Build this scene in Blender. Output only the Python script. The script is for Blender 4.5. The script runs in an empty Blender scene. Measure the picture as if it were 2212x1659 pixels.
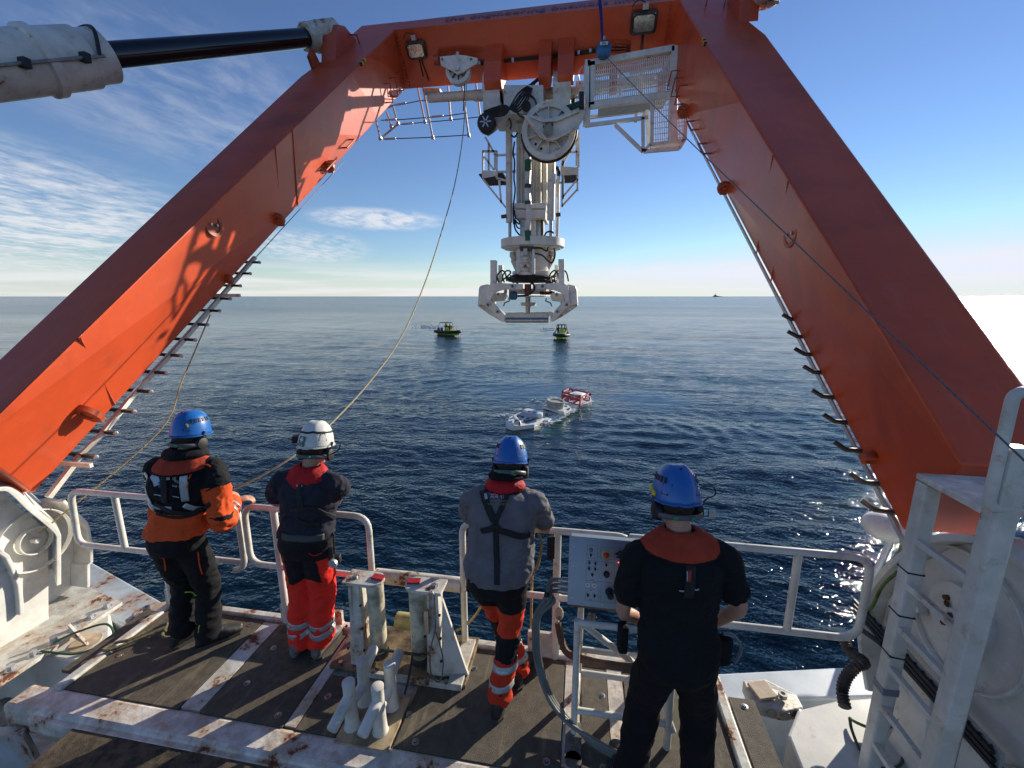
import bpy, bmesh, math, random
from mathutils import Vector, Matrix, noise
V = Vector
random.seed(7)
R = math.radians
scene = bpy.context.scene
col = scene.collection

# ---------------------------------------------------------------- camera, world, sun, exposure
FPX = 920.0; PITCH = math.atan(189.5 / FPX); YAW = R(9.3); CAMH = 2.6   # x to starboard of the picture, y astern, z above platform
WATER_Z = -3.8
cam_d = bpy.data.cameras.new('camera'); cam = bpy.data.objects.new('camera', cam_d); col.objects.link(cam)
cam.location = (0, 0, CAMH); cam.rotation_euler = (math.pi / 2 - PITCH, 0, YAW)
cam_d.sensor_width = 36; cam_d.lens = 36 * FPX / 2212; cam_d.clip_start = 0.05; cam_d.clip_end = 60000
scene.camera = cam
SUN_AZ, SUN_EL = R(40), R(17.5)
sun_d = bpy.data.lights.new('sun', 'SUN'); sun_d.energy = 5.0; sun_d.angle = R(0.53); sun_d.color = (1, .93, .80)
sun = bpy.data.objects.new('sun', sun_d); col.objects.link(sun)
sdir = V((math.sin(SUN_AZ) * math.cos(SUN_EL), math.cos(SUN_AZ) * math.cos(SUN_EL), math.sin(SUN_EL)))
sun.rotation_euler = (-sdir).to_track_quat('-Z', 'Y').to_euler(); sun.location = sdir * 50
scene.view_settings.view_transform = 'Standard'; scene.view_settings.look = 'None'
scene.view_settings.exposure = 0.4; scene.view_settings.gamma = 1; scene.view_settings.use_curve_mapping = False
scene.render.resolution_x = 1024; scene.render.resolution_y = 768

W = bpy.data.worlds.new('World'); scene.world = W; W.use_nodes = True
def world_nodes():
    nt = W.node_tree; nt.nodes.clear(); N = nt.nodes.new; L = nt.links.new
    def math_(op, a, b=None, c=None):
        n = N('ShaderNodeMath'); n.operation = op
        for i, v in enumerate((a, b, c)):
            if v is None: continue
            if isinstance(v, (int, float)): n.inputs[i].default_value = v
            else: L(v, n.inputs[i])
        return n.outputs[0]
    def mrange(v, a, b, c=0., d=1.):
        n = N('ShaderNodeMapRange'); n.interpolation_type = 'SMOOTHSTEP'; L(v, n.inputs[0])
        for i, q in enumerate((a, b, c, d)): n.inputs[i + 1].default_value = q
        return n.outputs[0]
    sky = N('ShaderNodeTexSky'); sky.sky_type = 'NISHITA'; sky.sun_disc = False
    sky.sun_elevation = SUN_EL; sky.sun_rotation = SUN_AZ; sky.air_density = 1.0; sky.dust_density = 0.0; sky.ozone_density = 4.0
    tc = N('ShaderNodeTexCoord'); sep = N('ShaderNodeSeparateXYZ'); L(tc.outputs['Generated'], sep.inputs[0])
    x, y, z = sep.outputs
    zc = math_('MAXIMUM', z, 0.0)
    # thin cloud sheet seen on a flat layer: direction / (z + k)
    den = math_('ADD', zc, 0.07)
    cb = N('ShaderNodeCombineXYZ'); L(math_('DIVIDE', x, den), cb.inputs[0]); L(math_('DIVIDE', y, den), cb.inputs[1])
    def nz(scale, det, rough, mp, dist=0.):
        m = N('ShaderNodeMapping'); L(cb.outputs[0], m.inputs[0]); m.inputs['Scale'].default_value = mp; m.inputs['Rotation'].default_value = (0, 0, R(25))
        n = N('ShaderNodeTexNoise'); n.inputs['Scale'].default_value = scale; n.inputs['Detail'].default_value = det
        n.inputs['Roughness'].default_value = rough; n.inputs['Distortion'].default_value = dist; L(m.outputs[0], n.inputs['Vector']); return n.outputs['Fac']
    wisp = nz(1.1, 9, .62, (1.0, .35, 1), .6)
    puff = nz(8.0, 7, .62, (1, .6, 1), .3)
    az = math_('ARCTAN2', x, y)                                   # azimuth from the stern axis
    el = math_('ARCSINE', zc)
    def blob(a0, e0, ra, re):
        da = math_('DIVIDE', math_('SUBTRACT', az, R(a0)), R(ra)); de = math_('DIVIDE', math_('SUBTRACT', el, R(e0)), R(re))
        d = math_('ADD', math_('MULTIPLY', da, da), math_('MULTIPLY', de, de)); return mrange(d, 1.0, 0.0)
    def add(a, b): return math_('MAXIMUM', a, b)
    mask = blob(-60, 6.6, 19, 7.4)                                   # mackerel bank, left
    mask = add(mask, math_('MULTIPLY', blob(-44, 19, 15, 8), .25))
    mask = add(mask, math_('MULTIPLY', blob(-26, 9.1, 9.5, 1.5), 1.0))
    mask = add(mask, math_('MULTIPLY', blob(-34, 5.6, 8.5, 2.4), .8))
    mask = add(mask, math_('MULTIPLY', blob(14, 3.2, 15, 1.1), .8))
    mask = add(mask, math_('MULTIPLY', blob(45, 3.4, 12, 1.3), .8))
    dens = math_('ADD', math_('MULTIPLY', wisp, .58), math_('MULTIPLY', puff, .56))
    dens = mrange(dens, .44, .74)
    cloud = math_('MULTIPLY', mask, dens)
    # long low bands just above the horizon
    m2 = N('ShaderNodeCombineXYZ'); L(math_('MULTIPLY', az, 2.2), m2.inputs[0]); L(math_('MULTIPLY', el, 42.), m2.inputs[1])
    nb = N('ShaderNodeTexNoise'); nb.inputs['Scale'].default_value = 1.3; nb.inputs['Detail'].default_value = 5; L(m2.outputs[0], nb.inputs['Vector'])
    band = math_('MULTIPLY', mrange(nb.outputs['Fac'], .43, .62), mrange(el, R(5.0), R(1.2)))
    cloud = math_('MINIMUM', add(cloud, math_('MULTIPLY', band, .75)), .78)
    hz = math_('MULTIPLY', mrange(el, R(5.0), R(0.0)), .55)           # pale air close to the horizon
    mix = N('ShaderNodeMixRGB'); L(cloud, mix.inputs[0])
    sat = N('ShaderNodeHueSaturation'); sat.inputs['Saturation'].default_value = 1.02; sat.inputs['Hue'].default_value = .510; L(sky.outputs[0], sat.inputs['Color'])
    mh = N('ShaderNodeMixRGB'); L(hz, mh.inputs[0]); L(sat.outputs[0], mh.inputs[1]); mh.inputs[2].default_value = (5.0, 5.6, 6.0, 1)
    dk = N('ShaderNodeMixRGB'); dk.blend_type = 'DARKEN'; dk.inputs[0].default_value = 1; dk.inputs[2].default_value = (5.9, 6.3, 7.3, 1); L(mh.outputs[0], dk.inputs[1])
    L(dk.outputs[0], mix.inputs[1]); mix.inputs[2].default_value = (6.3, 6.3, 6.5, 1)
    bg = N('ShaderNodeBackground'); bg.inputs['Strength'].default_value = 0.105; L(mix.outputs[0], bg.inputs[0])
    out = N('ShaderNodeOutputWorld'); L(bg.outputs[0], out.inputs[0])
world_nodes()

# ---------------------------------------------------------------- measuring: where a line of sight meets a plane of the real place
def ray(px, py):
    x = (px - 1106) / FPX; y = -(py - 829.5) / FPX
    Y = math.cos(PITCH) + y * math.sin(PITCH); Z = y * math.cos(PITCH) - math.sin(PITCH)
    return V((x * math.cos(YAW) - Y * math.sin(YAW), x * math.sin(YAW) + Y * math.cos(YAW), Z))
def P(px, py, x=None, y=None, z=None):
    r = ray(px, py)
    t = (z - CAMH) / r.z if z is not None else (y / r.y if y is not None else x / r.x)
    return V((r.x * t, r.y * t, CAMH + r.z * t))
# A-frame axes: lateral x, v up along the leaning frame, w through its thickness
AL = math.atan(1.1); SA, CA = math.sin(AL), math.cos(AL); Y1 = 8.5; Z1 = CAMH + .564 * Y1; TH = .95
def F(x, v, w): return V((x, Y1 + v * SA + w * CA, Z1 + v * CA - w * SA))
def PF(px, py, w=0.):
    r = ray(px, py); t = (w + Y1 * CA - (Z1 - CAMH) * SA) / (r.y * CA - r.z * SA); p = V((0, 0, CAMH)) + r * t
    return p.x, (p.y - Y1) * SA + (p.z - Z1) * CA, w
def PU(px, py, v=0.):
    r = ray(px, py); t = (v + Y1 * SA + (Z1 - CAMH) * CA) / (r.y * SA + r.z * CA); p = V((0, 0, CAMH)) + r * t
    return p.x, v, (p.y - Y1) * CA - (p.z - Z1) * SA

# ---------------------------------------------------------------- materials
MATS = {}
def mat(name, base, rough=.5, metal=0., var=.12, vscale=6., bump=0., bscale=60., rust=0., rscale=3., coat=0., spec=.5, stain=None, sheen=0., streak=False, rustcol=(.16, .045, .015), halo=(.42, .22, .08), scrape=None):
    if name in MATS: return MATS[name]
    m = bpy.data.materials.new(name); m.use_nodes = True; nt = m.node_tree; N = nt.nodes.new; L = nt.links.new
    b = nt.nodes['Principled BSDF']; b.inputs['Roughness'].default_value = rough; b.inputs['Metallic'].default_value = metal
    b.inputs['Specular IOR Level'].default_value = spec
    if coat: b.inputs['Coat Weight'].default_value = coat; b.inputs['Coat Roughness'].default_value = .12
    if sheen: b.inputs['Sheen Weight'].default_value = sheen
    g = N('ShaderNodeNewGeometry'); pos = g.outputs['Position']
    def noi(s, d=5, r=.6, sc=(1, 1, 1)):
        mp = N('ShaderNodeMapping'); L(pos, mp.inputs[0]); mp.inputs['Scale'].default_value = sc
        n = N('ShaderNodeTexNoise'); n.inputs['Scale'].default_value = s; n.inputs['Detail'].default_value = d; n.inputs['Roughness'].default_value = r
        L(mp.outputs[0], n.inputs['Vector']); return n.outputs['Fac']
    def ramp(v, a, b_, c=0., d=1.):
        n = N('ShaderNodeMapRange'); L(v, n.inputs[0]); n.interpolation_type = 'SMOOTHSTEP'
        for i, q in enumerate((a, b_, c, d)): n.inputs[i + 1].default_value = q
        return n.outputs[0]
    def mixc(f, c1, c2):
        n = N('ShaderNodeMixRGB'); L(f, n.inputs[0])
        for i, c in ((1, c1), (2, c2)):
            if isinstance(c, tuple): n.inputs[i].default_value = (*c, 1)
            else: L(c, n.inputs[i])
        return n.outputs[0]
    cur = tuple(base)
    if var:
        lo = tuple(c * (1 - var * 1.6) for c in base); hi = tuple(min(1, c * (1 + var)) for c in base)
        cur = mixc(ramp(noi(vscale, 6, .65), .3, .7), lo, hi)
    if stain:
        cur = mixc(ramp(noi(vscale * .35 + .7, 7, .7), .5, .68, 0, .75), cur, tuple(stain))
    if scrape:
        cur = mixc(ramp(noi(3.2, 8, .72, (3.5, .55, 1)), .55, .66, 0, .6), cur, tuple(scrape)); cur = mixc(ramp(noi(1.1, 4, .6, (.8, 1.6, 1)), .5, .75, 0, .5), cur, tuple(c * .45 for c in base))
    rl = None
    if rust:
        n1 = noi(rscale, 9, .72, (1, 1, .45) if streak else (1, 1, 1))
        f1 = ramp(n1, .70 - rust * .14, .76 - rust * .14)
        hm_ = ramp(n1, .60 - rust * .14, .74 - rust * .14, 0, .55)
        cur = mixc(hm_, cur, halo); cur = mixc(f1, cur, rustcol)
        rl = ramp(f1, 0, 1, rough, .9); L(rl, b.inputs['Roughness'])
    if isinstance(cur, tuple): b.inputs['Base Color'].default_value = (*cur, 1)
    else: L(cur, b.inputs['Base Color'])
    if bump:
        bn = N('ShaderNodeBump'); bn.inputs['Strength'].default_value = bump; bn.inputs['Distance'].default_value = .01
        L(noi(bscale, 5, .6), bn.inputs['Height']); L(bn.outputs[0], b.inputs['Normal'])
    MATS[name] = m; return m
WHITE = mat('white_paint', (.68, .645, .57), .38, var=.10, vscale=4, rust=.48, rscale=9, bump=.06, stain=(.50, .46, .38))
WHITE_DK = mat('white_deck_paint', (.68, .62, .54), .55, var=.22, vscale=9, rust=.92, rscale=4, bump=.35, bscale=35, stain=(.42, .36, .29))
WHITE_RUST = mat('white_paint_rusting', (.62, .60, .53), .5, var=.18, vscale=7, rust=1.0, rscale=5.5, bump=.3, bscale=40, stain=(.45, .36, .25))
WHITE_CL = mat('white_paint_clean', (.70, .68, .62), .4, var=.10, vscale=3, rust=.30, rscale=7, bump=.05, stain=(.52, .50, .46))
GREYBLUE = mat('hull_grey_paint', (.42, .47, .50), .45, var=.12, vscale=5, rust=1.0, rscale=3.2, bump=.1, streak=True)
ORANGE = mat('orange_marine_paint', (.60, .076, .018), .42, var=.07, vscale=1.6, bump=.14, bscale=9, coat=.16, spec=.5, rust=.02, rscale=7, stain=(.47, .075, .028), rustcol=(.20, .045, .02), halo=(.42, .10, .04), scrape=(.62, .105, .045))
ORANGE_D = mat('orange_rusty_fitting', (.42, .07, .02), .5, var=.2, vscale=12, rust=.3, rscale=9)
MAT = mat('dark_antislip', (.115, .090, .060), .75, var=.2, vscale=18, bump=.9, bscale=220, scrape=(.26, .21, .13))
BLACK = mat('black_rubber', (.012, .012, .013), .55, var=.1)
BLACKGL = mat('black_chrome_rod', (.012, .014, .018), .12, metal=.6, var=0, coat=.6)
STEEL = mat('bare_steel', (.38, .37, .35), .35, metal=.9, var=.15, vscale=15)
GALV = mat('galvanised_steel', (.50, .51, .52), .42, metal=.55, var=.12, vscale=20)
DKSTEEL = mat('dark_steel', (.07, .06, .055), .5, metal=.5, var=.3, rust=.3, rscale=12)
ROPE = mat('rope_fibre', (.38, .29, .12), .85, var=.3, vscale=60, bump=.8, bscale=180)
ROPE_OLD = mat('old_rope', (.20, .16, .085), .9, var=.35, vscale=60, bump=.8, bscale=150)
WIRE = mat('wire_rope', (.16, .16, .15), .45, metal=.6, var=.25, vscale=90)
GREEN = mat('green_cloth', (.02, .12, .07), .8, var=.2)
GREENCAB = mat('earth_cable', (.10, .16, .03), .5, var=.35, vscale=14)
REDP = mat('red_paint', (.42, .02, .02), .45, var=.2, vscale=12)
BLUEP = mat('blue_plastic', (.02, .09, .33), .4)
GLASS = mat('lamp_glass', (.35, .36, .33), .08, metal=.75, var=.3, vscale=25, bump=.3, bscale=40)
LETTER = mat('faded_blue_lettering', (.14, .15, .26), .5, var=.2)
LETTER_DK = mat('stencil_lettering', (.09, .03, .02), .6)
YELLOW = mat('yellow_paint', (.75, .55, .05), .45)

# ---------------------------------------------------------------- mesh building
def frame_of(d):
    d = d.normalized(); a = V((0, 0, 1)) if abs(d.z) < .9 else V((1, 0, 0))
    s = d.cross(a).normalized(); return s, s.cross(d).normalized()
class MB:
    def __init__(s): s.v = []; s.f = []; s.mi = []; s.cur = 0
    def _add(s, vs, fs):
        o = len(s.v); s.v += [V(q) for q in vs]
        for f in fs: s.f.append([i + o for i in f]); s.mi.append(s.cur)
        return s
    def m(s, i): s.cur = i; return s
    def obox(s, o, a, b, c):
        o, a, b, c = V(o), V(a), V(b), V(c)
        vs = [o, o + a, o + a + b, o + b, o + c, o + a + c, o + a + b + c, o + b + c]
        fl = a.cross(b).dot(c) < 0
        fs = [(0, 3, 2, 1), (4, 5, 6, 7), (0, 1, 5, 4), (1, 2, 6, 5), (2, 3, 7, 6), (3, 0, 4, 7)]
        return s._add(vs, [f[::-1] for f in fs] if fl else fs)
    def box(s, c, d, rz=0., rot=None):
        M = rot if rot else Matrix.Rotation(rz, 3, 'Z'); a, b, e = (M @ V((d[0], 0, 0)), M @ V((0, d[1], 0)), M @ V((0, 0, d[2])))
        return s.obox(V(c) - (a + b + e) / 2, a, b, e)
    def bar(s, p0, p1, w, h=None, up=(0, 0, 1)):
        h = h or w; p0, p1 = V(p0), V(p1); d = p1 - p0; u = V(up)
        if abs(d.normalized().dot(u)) > .97: u = V((0, 1, 0))
        sd = d.cross(u).normalized(); uu = sd.cross(d).normalized()
        return s.obox(p0 - sd * w / 2 - uu * h / 2, d, sd * w, uu * h)
    def prism(s, poly, ext):
        poly = [V(q) for q in poly]; ext = V(ext); n = len(poly)
        nrm = V((0, 0, 0))
        for i in range(n): nrm += (poly[i] - poly[0]).cross(poly[(i + 1) % n] - poly[0])
        if nrm.dot(ext) > 0: poly = poly[::-1]
        vs = poly + [q + ext for q in poly]
        fs = [tuple(range(n)), tuple(range(2 * n - 1, n - 1, -1))] + [(i, i + n, (i + 1) % n + n, (i + 1) % n) for i in range(n)]
        return s._add(vs, fs)
    def hexa(s, bot, top):
        vs = [V(q) for q in bot] + [V(q) for q in top]; n = len(bot)
        return s._add(vs, [tuple(range(n))[::-1], tuple(range(n, 2 * n))] + [(i, (i + 1) % n, (i + 1) % n + n, i + n) for i in range(n)])
    def tube(s, pts, r, n=8, cap=True, closed=False, ell=None):
        pts = [V(q) for q in pts]; k = len(pts); rs = list(r) if hasattr(r, '__len__') else [r] * k
        T = []
        for i in range(k):
            a = pts[(i - 1) % k] if (closed or i) else pts[0]; b = pts[(i + 1) % k] if (closed or i < k - 1) else pts[-1]
            T.append((b - a).normalized())
        sd, up = frame_of(T[0]); vs = []; fs = []
        if ell is not None and len(ell) == 3 and isinstance(ell[2], Vector):
            sd = ell[2] - T[0] * ell[2].dot(T[0]); sd.normalize(); up = T[0].cross(sd).normalized()
        for i in range(k):
            sd = (sd - T[i] * sd.dot(T[i])).normalized(); up = T[i].cross(sd).normalized()
            ea, eb = (ell[0], ell[1]) if ell is not None else (1, 1)
            for j in range(n):
                a = 2 * math.pi * j / n; vs.append(pts[i] + (sd * math.cos(a) * ea + up * math.sin(a) * eb) * rs[i])
        for i in range(k if closed else k - 1):
            i2 = (i + 1) % k
            for j in range(n): j2 = (j + 1) % n; fs.append((i * n + j, i * n + j2, i2 * n + j2, i2 * n + j))
        if cap and not closed: fs.append(tuple(range(n))[::-1]); fs.append(tuple(range((k - 1) * n, k * n)))
        return s._add(vs, fs)
    def cyl(s, p0, p1, r0, r1=None, n=20): return s.tube([p0, p1], [r0, r0 if r1 is None else r1], n)
    def lathe(s, o, ax, prof, n=28):
        o, ax = V(o), V(ax).normalized(); sd, up = frame_of(ax); vs = []; fs = []; k = len(prof)
        for r, h in prof:
            for j in range(n):
                a = 2 * math.pi * j / n; vs.append(o + ax * h + (sd * math.cos(a) + up * math.sin(a)) * max(r, 1e-4))
        for i in range(k - 1):
            for j in range(n): j2 = (j + 1) % n; fs.append((i * n + j, i * n + j2, (i + 1) * n + j2, (i + 1) * n + j))
        fs.append(tuple(range(n))[::-1]); fs.append(tuple(range((k - 1) * n, k * n)))
        return s._add(vs, fs)
    def ring(s, o, ax, ro, ri, h, n=28):
        o, ax = V(o), V(ax).normalized(); sd, up = frame_of(ax); vs = []; fs = []
        for r, q in ((ri, 0), (ro, 0), (ro, h), (ri, h)):
            for j in range(n):
                a = 2 * math.pi * j / n; vs.append(o + ax * q + (sd * math.cos(a) + up * math.sin(a)) * r)
        for i in range(4):
            i2 = (i + 1) % 4
            for j in range(n): j2 = (j + 1) % n; fs.append((i * n + j, i * n + j2, i2 * n + j2, i2 * n + j))
        return s._add(vs, fs)
    def ball(s, c, r, n=12, m=8):
        r = V(r) if hasattr(r, '__len__') else V((r, r, r)); vs = []; fs = []
        for i in range(m + 1):
            t = math.pi * i / m
            for j in range(n):
                a = 2 * math.pi * j / n; q = V((math.sin(t) * math.cos(a) * r.x, math.sin(t) * math.sin(a) * r.y, math.cos(t) * r.z)); vs.append(V(c) + q)
        for i in range(m):
            for j in range(n): j2 = (j + 1) % n; fs.append((i * n + j, (i + 1) * n + j, (i + 1) * n + j2, i * n + j2))
        return s._add(vs, fs)
    def bbox_base(s):
        xs = [q.x for q in s.v]; ys = [q.y for q in s.v]; zs = [q.z for q in s.v]
        return V(((min(xs) + max(xs)) / 2, (min(ys) + max(ys)) / 2, min(zs)))
    def build(s, name, mats, parent=None, smooth=False, bevel=0., label=None, kind=None, cat=None, group=None):
        if parent is None: org = s.bbox_base()
        else: org = wloc(parent)
        me = bpy.data.meshes.new(name); me.from_pydata([q - org for q in s.v], [], s.f)
        for m in (mats if isinstance(mats, (list, tuple)) else [mats]): me.materials.append(m)
        me.polygons.foreach_set('material_index', s.mi)
        bm = bmesh.new(); bm.from_mesh(me); bmesh.ops.remove_doubles(bm, verts=bm.verts, dist=1e-6); bmesh.ops.recalc_face_normals(bm, faces=bm.faces); bm.to_mesh(me); bm.free()
        o = bpy.data.objects.new(name, me); col.objects.link(o)
        if smooth:
            me.polygons.foreach_set('use_smooth', [True] * len(me.polygons)); me.set_sharp_from_angle(angle=R(38))
        if parent is None: o.location = org
        else: o.parent = parent
        if bevel:
            b = o.modifiers.new('bevel', 'BEVEL'); b.width = bevel; b.segments = 2; b.limit_method = 'ANGLE'; b.angle_limit = R(35); b.harden_normals = False
        tag(o, label, cat, group, kind); return o
def wloc(o):
    p = V(o.location)
    while o.parent: o = o.parent; p += V(o.location)
    return p
def tag(o, label=None, cat=None, group=None, kind=None):
    if label: o['label'] = label
    if cat: o['category'] = cat
    if group: o['group'] = group
    if kind: o['kind'] = kind
def thing(name, loc, label, cat, group=None):
    o = bpy.data.objects.new(name, None); col.objects.link(o); o.location = loc; o.empty_display_size = .1; tag(o, label, cat, group); return o
def curve_pts(ctrl, n=8):
    ctrl = [V(c) for c in ctrl]; out = []; k = len(ctrl)
    for i in range(k - 1):
        p0, p1, p2, p3 = ctrl[max(i - 1, 0)], ctrl[i], ctrl[i + 1], ctrl[min(i + 2, k - 1)]
        for j in range(n):
            t = j / n; out.append(.5 * ((2 * p1) + (p2 - p0) * t + (2 * p0 - 5 * p1 + 4 * p2 - p3) * t * t + (-p0 + 3 * p1 - 3 * p2 + p3) * t ** 3))
    out.append(ctrl[-1]); return out
def text_mesh(txt, size, o, right, up, m, name, parent=None, depth=.002, align='CENTER', **kw):
    c = bpy.data.curves.new('text', 'FONT'); c.body = txt; c.size = size; c.align_x = align; c.align_y = 'CENTER'; c.extrude = depth; c.resolution_u = 2; c.fill_mode = 'BOTH'
    to = bpy.data.objects.new('text', c); col.objects.link(to); me = bpy.data.meshes.new_from_object(to); bpy.data.objects.remove(to); bpy.data.curves.remove(c)
    right, up = V(right).normalized(), V(up).normalized(); nn = right.cross(up)
    org = wloc(parent) if parent is not None else V((0, 0, 0))
    for q in me.vertices: q.co = V(o) + right * q.co.x + up * q.co.y + nn * q.co.z - org
    me.materials.clear(); me.materials.append(m)
    ob = bpy.data.objects.new(name, me); col.objects.link(ob)
    if parent is not None: ob.parent = parent
    tag(ob, **kw); return ob
# ---------------------------------------------------------------- the sea
SUBC = V((-1.45, 24.0, WATER_Z))       # middle of the submersible
def make_water():
    az0, az1 = -62, 66; na = 620; nr = 620
    verts = []; faces = []
    rs = [2.2]
    while rs[-1] < 30000:
        r = rs[-1]; rs.append(r + max(.10, r * .0105 if r < 250 else r * .05))
    azs = [R(az0 + (az1 - az0) * i / na) for i in range(na + 1)]
    k = 40; azs += [azs[-1] + (2 * math.pi - R(az1 - az0)) * (i + 1) / k for i in range(k - 1)]
    n = len(azs)
    import numpy as np
    A, RR = np.meshgrid(np.array(azs), np.array(rs)); X = np.sin(A) * RR; Y = np.cos(A) * RR
    Zz = np.zeros_like(X); rg = random.Random(3)
    fade = np.clip(1.25 - RR / 160., 0, 1)
    for lam, amp, cnt in ((9, .022, 4), (4.2, .014, 6), (2.1, .010, 8), (1.1, .011, 9), (.7, .008, 8)):
        for _ in range(cnt):
            th = R(rg.gauss(188, 26)); kk = 2 * math.pi / (lam * rg.uniform(.75, 1.3)); ph = rg.uniform(0, 7)
            s = np.sin((X * math.sin(th) + Y * math.cos(th)) * kk + ph + .6 * np.sin(X * .11 + Y * .07 + ph))
            a = amp / math.sqrt(cnt) * 1.5
            if lam < 3: a = a * np.clip(1.3 - RR / (lam * 45), 0, 1)
            Zz += a * (s + .25 * s * s)
    # slick, calmer water ahead of the submersible, rings of wash round it
    dx, dy = X - SUBC.x, Y - SUBC.y
    slick = np.exp(-(((X + 3.6) / 6.0) ** 2 + ((Y - 28.5) / 6.5) ** 2)) + .8 * np.exp(-(((X - 4.5) / 3.6) ** 2 + ((Y - 27) / 4.5) ** 2)) + .7 * np.exp(-(((X + 3) / 4) ** 2 + ((Y - 43) / 9) ** 2))
    Zz *= (1 - .88 * np.clip(slick, 0, 1))
    d = np.sqrt(dx * dx + (dy * .8) ** 2)
    wob = 1.6 * np.sin(np.arctan2(dy, dx) * 3 + .8) + .8 * np.sin(np.arctan2(dy, dx) * 5 + X * .2)
    ringw = np.exp(-((d - 9 - wob) / 4.2) ** 2)
    Zz += .022 * np.sin((d + wob * .8 + .5 * np.sin(X * 1.3 + 2) * np.sin(Y * .9)) * 2 * math.pi / 1.25) * ringw * np.clip(.6 + .6 * np.sin(np.arctan2(dy, dx) * 2 + 2.6), .12, 1)
    Zz += .012 * np.sin((d + wob * 1.3) * 2 * math.pi / 2.3) * np.exp(-((d - 13) / 6) ** 2)
    Zz *= fade
    co = np.stack([X, Y, Zz + WATER_Z], -1).reshape(-1, 3)
    nrr = len(rs)
    idx = np.arange(nrr * n).reshape(nrr, n); a = idx[:-1, :]; b = np.roll(idx, -1, 1)[:-1, :]; c = np.roll(idx, -1, 1)[1:, :]; dd = idx[1:, :]
    fc = np.stack([a, dd, c, b], -1).reshape(-1, 4)
    me = bpy.data.meshes.new('sea'); me.vertices.add(len(co)); me.vertices.foreach_set('co', co.ravel())
    me.loops.add(fc.size); me.loops.foreach_set('vertex_index', fc.ravel()); me.polygons.add(len(fc))
    me.polygons.foreach_set('loop_start', np.arange(0, fc.size, 4)); me.polygons.foreach_set('use_smooth', np.ones(len(fc), bool)); me.update(); me.validate()
    if me.polygons[0].normal.z < 0: me.flip_normals()
    o = bpy.data.objects.new('sea_water', me); col.objects.link(o); o['kind'] = 'structure'
    m = bpy.data.materials.new('sea_water'); m.use_nodes = True; nt = m.node_tree; N = nt.nodes.new; L = nt.links.new
    p = nt.nodes['Principled BSDF']; p.inputs['IOR'].default_value = 1.34; p.inputs['Roughness'].default_value = .06
    g = N('ShaderNodeNewGeometry'); pos = g.outputs['Position']
    def mp(sc, rot=0, loc=(0, 0, 0)):
        q = N('ShaderNodeMapping'); q.inputs['Scale'].default_value = sc; q.inputs['Rotation'].default_value = (0, 0, rot); q.inputs['Location'].default_value = loc; L(pos, q.inputs[0]); return q.outputs[0]
    def noi(v, s, d, r=.6, dist=0):
        q = N('ShaderNodeTexNoise'); q.inputs['Scale'].default_value = s; q.inputs['Detail'].default_value = d; q.inputs['Roughness'].default_value = r; q.inputs['Distortion'].default_value = dist; L(v, q.inputs['Vector']); return q.outputs['Fac']
    def rng(v, a, b, c=0., d=1.):
        q = N('ShaderNodeMapRange'); q.interpolation_type = 'SMOOTHSTEP'; L(v, q.inputs[0])
        for i, t in enumerate((a, b, c, d)): q.inputs[i + 1].default_value = t
        return q.outputs[0]
    def ma(op, a, b):
        q = N('ShaderNodeMath'); q.operation = op
        for i, t in enumerate((a, b)):
            if isinstance(t, (int, float)): q.inputs[i].default_value = t
            else: L(t, q.inputs[i])
        return q.outputs[0]
    def gauss(cx, cy, sx, sy, rot=0.):
        q = N('ShaderNodeMapping'); q.vector_type = 'TEXTURE'; q.inputs['Location'].default_value = (cx, cy, WATER_Z); q.inputs['Rotation'].default_value = (0, 0, rot); q.inputs['Scale'].default_value = (sx, sy, 1e3); L(pos, q.inputs[0])
        l = N('ShaderNodeVectorMath'); l.operation = 'LENGTH'; L(q.outputs[0], l.inputs[0]); return rng(l.outputs['Value'], 1.3, .25)
    big = rng(noi(mp((.010, .05, 1), R(8)), 1.0, 4), .36, .64, .45, 1.15)      # wind streaks
    calm = ma('MAXIMUM', gauss(-3.8, 28.5, 5, 5.5), ma('MAXIMUM', gauss(4.5, 27, 3.2, 4), ma('MULTIPLY', gauss(-3, 43, 4, 8), .5)))
    amp = ma('MULTIPLY', big, ma('SUBTRACT', 1.0, ma('MULTIPLY', calm, .72)))
    cd_ = N('ShaderNodeVectorMath'); cd_.operation = 'LENGTH'; L(pos, cd_.inputs[0]); L(rng(cd_.outputs['Value'], 18., 260., .04, .16), p.inputs['Roughness'])
    # slopes from finite differences of layered noise, the same at any distance
    def height(off):
        tot = None
        for sc, rot, scale, det, wgt in (((.42, 1, 1), R(-14), 2.1, 2.5, .105), ((.55, 1, 1), R(9), 4.8, 2.5, .066), ((.8, 1, 1), R(-30), 12.0, 2, .038), ((.35, 1, 1), R(4), .33, 2, .22)):
            q = N('ShaderNodeVectorMath'); q.operation = 'ADD'; L(pos, q.inputs[0]); q.inputs[1].default_value = off
            t = N('ShaderNodeMapping'); t.inputs['Scale'].default_value = sc; t.inputs['Rotation'].default_value = (0, 0, rot); L(q.outputs[0], t.inputs[0])
            hh = ma('MULTIPLY', noi(t.outputs[0], scale, det, .55, .35), wgt); tot = hh if tot is None else ma('ADD', tot, hh)
        return tot
    E_ = .03; h0, hx, hy = height((0, 0, 0)), height((E_, 0, 0)), height((0, E_, 0))
    sx = ma('MULTIPLY', ma('MULTIPLY', ma('SUBTRACT', h0, hx), 1 / E_), amp); sy = ma('MULTIPLY', ma('MULTIPLY', ma('SUBTRACT', h0, hy), 1 / E_), amp)
    cv = N('ShaderNodeCombineXYZ'); L(sx, cv.inputs[0]); L(sy, cv.inputs[1])
    va = N('ShaderNodeVectorMath'); va.operation = 'ADD'; L(g.outputs['Normal'], va.inputs[0]); L(cv.outputs[0], va.inputs[1])
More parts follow.
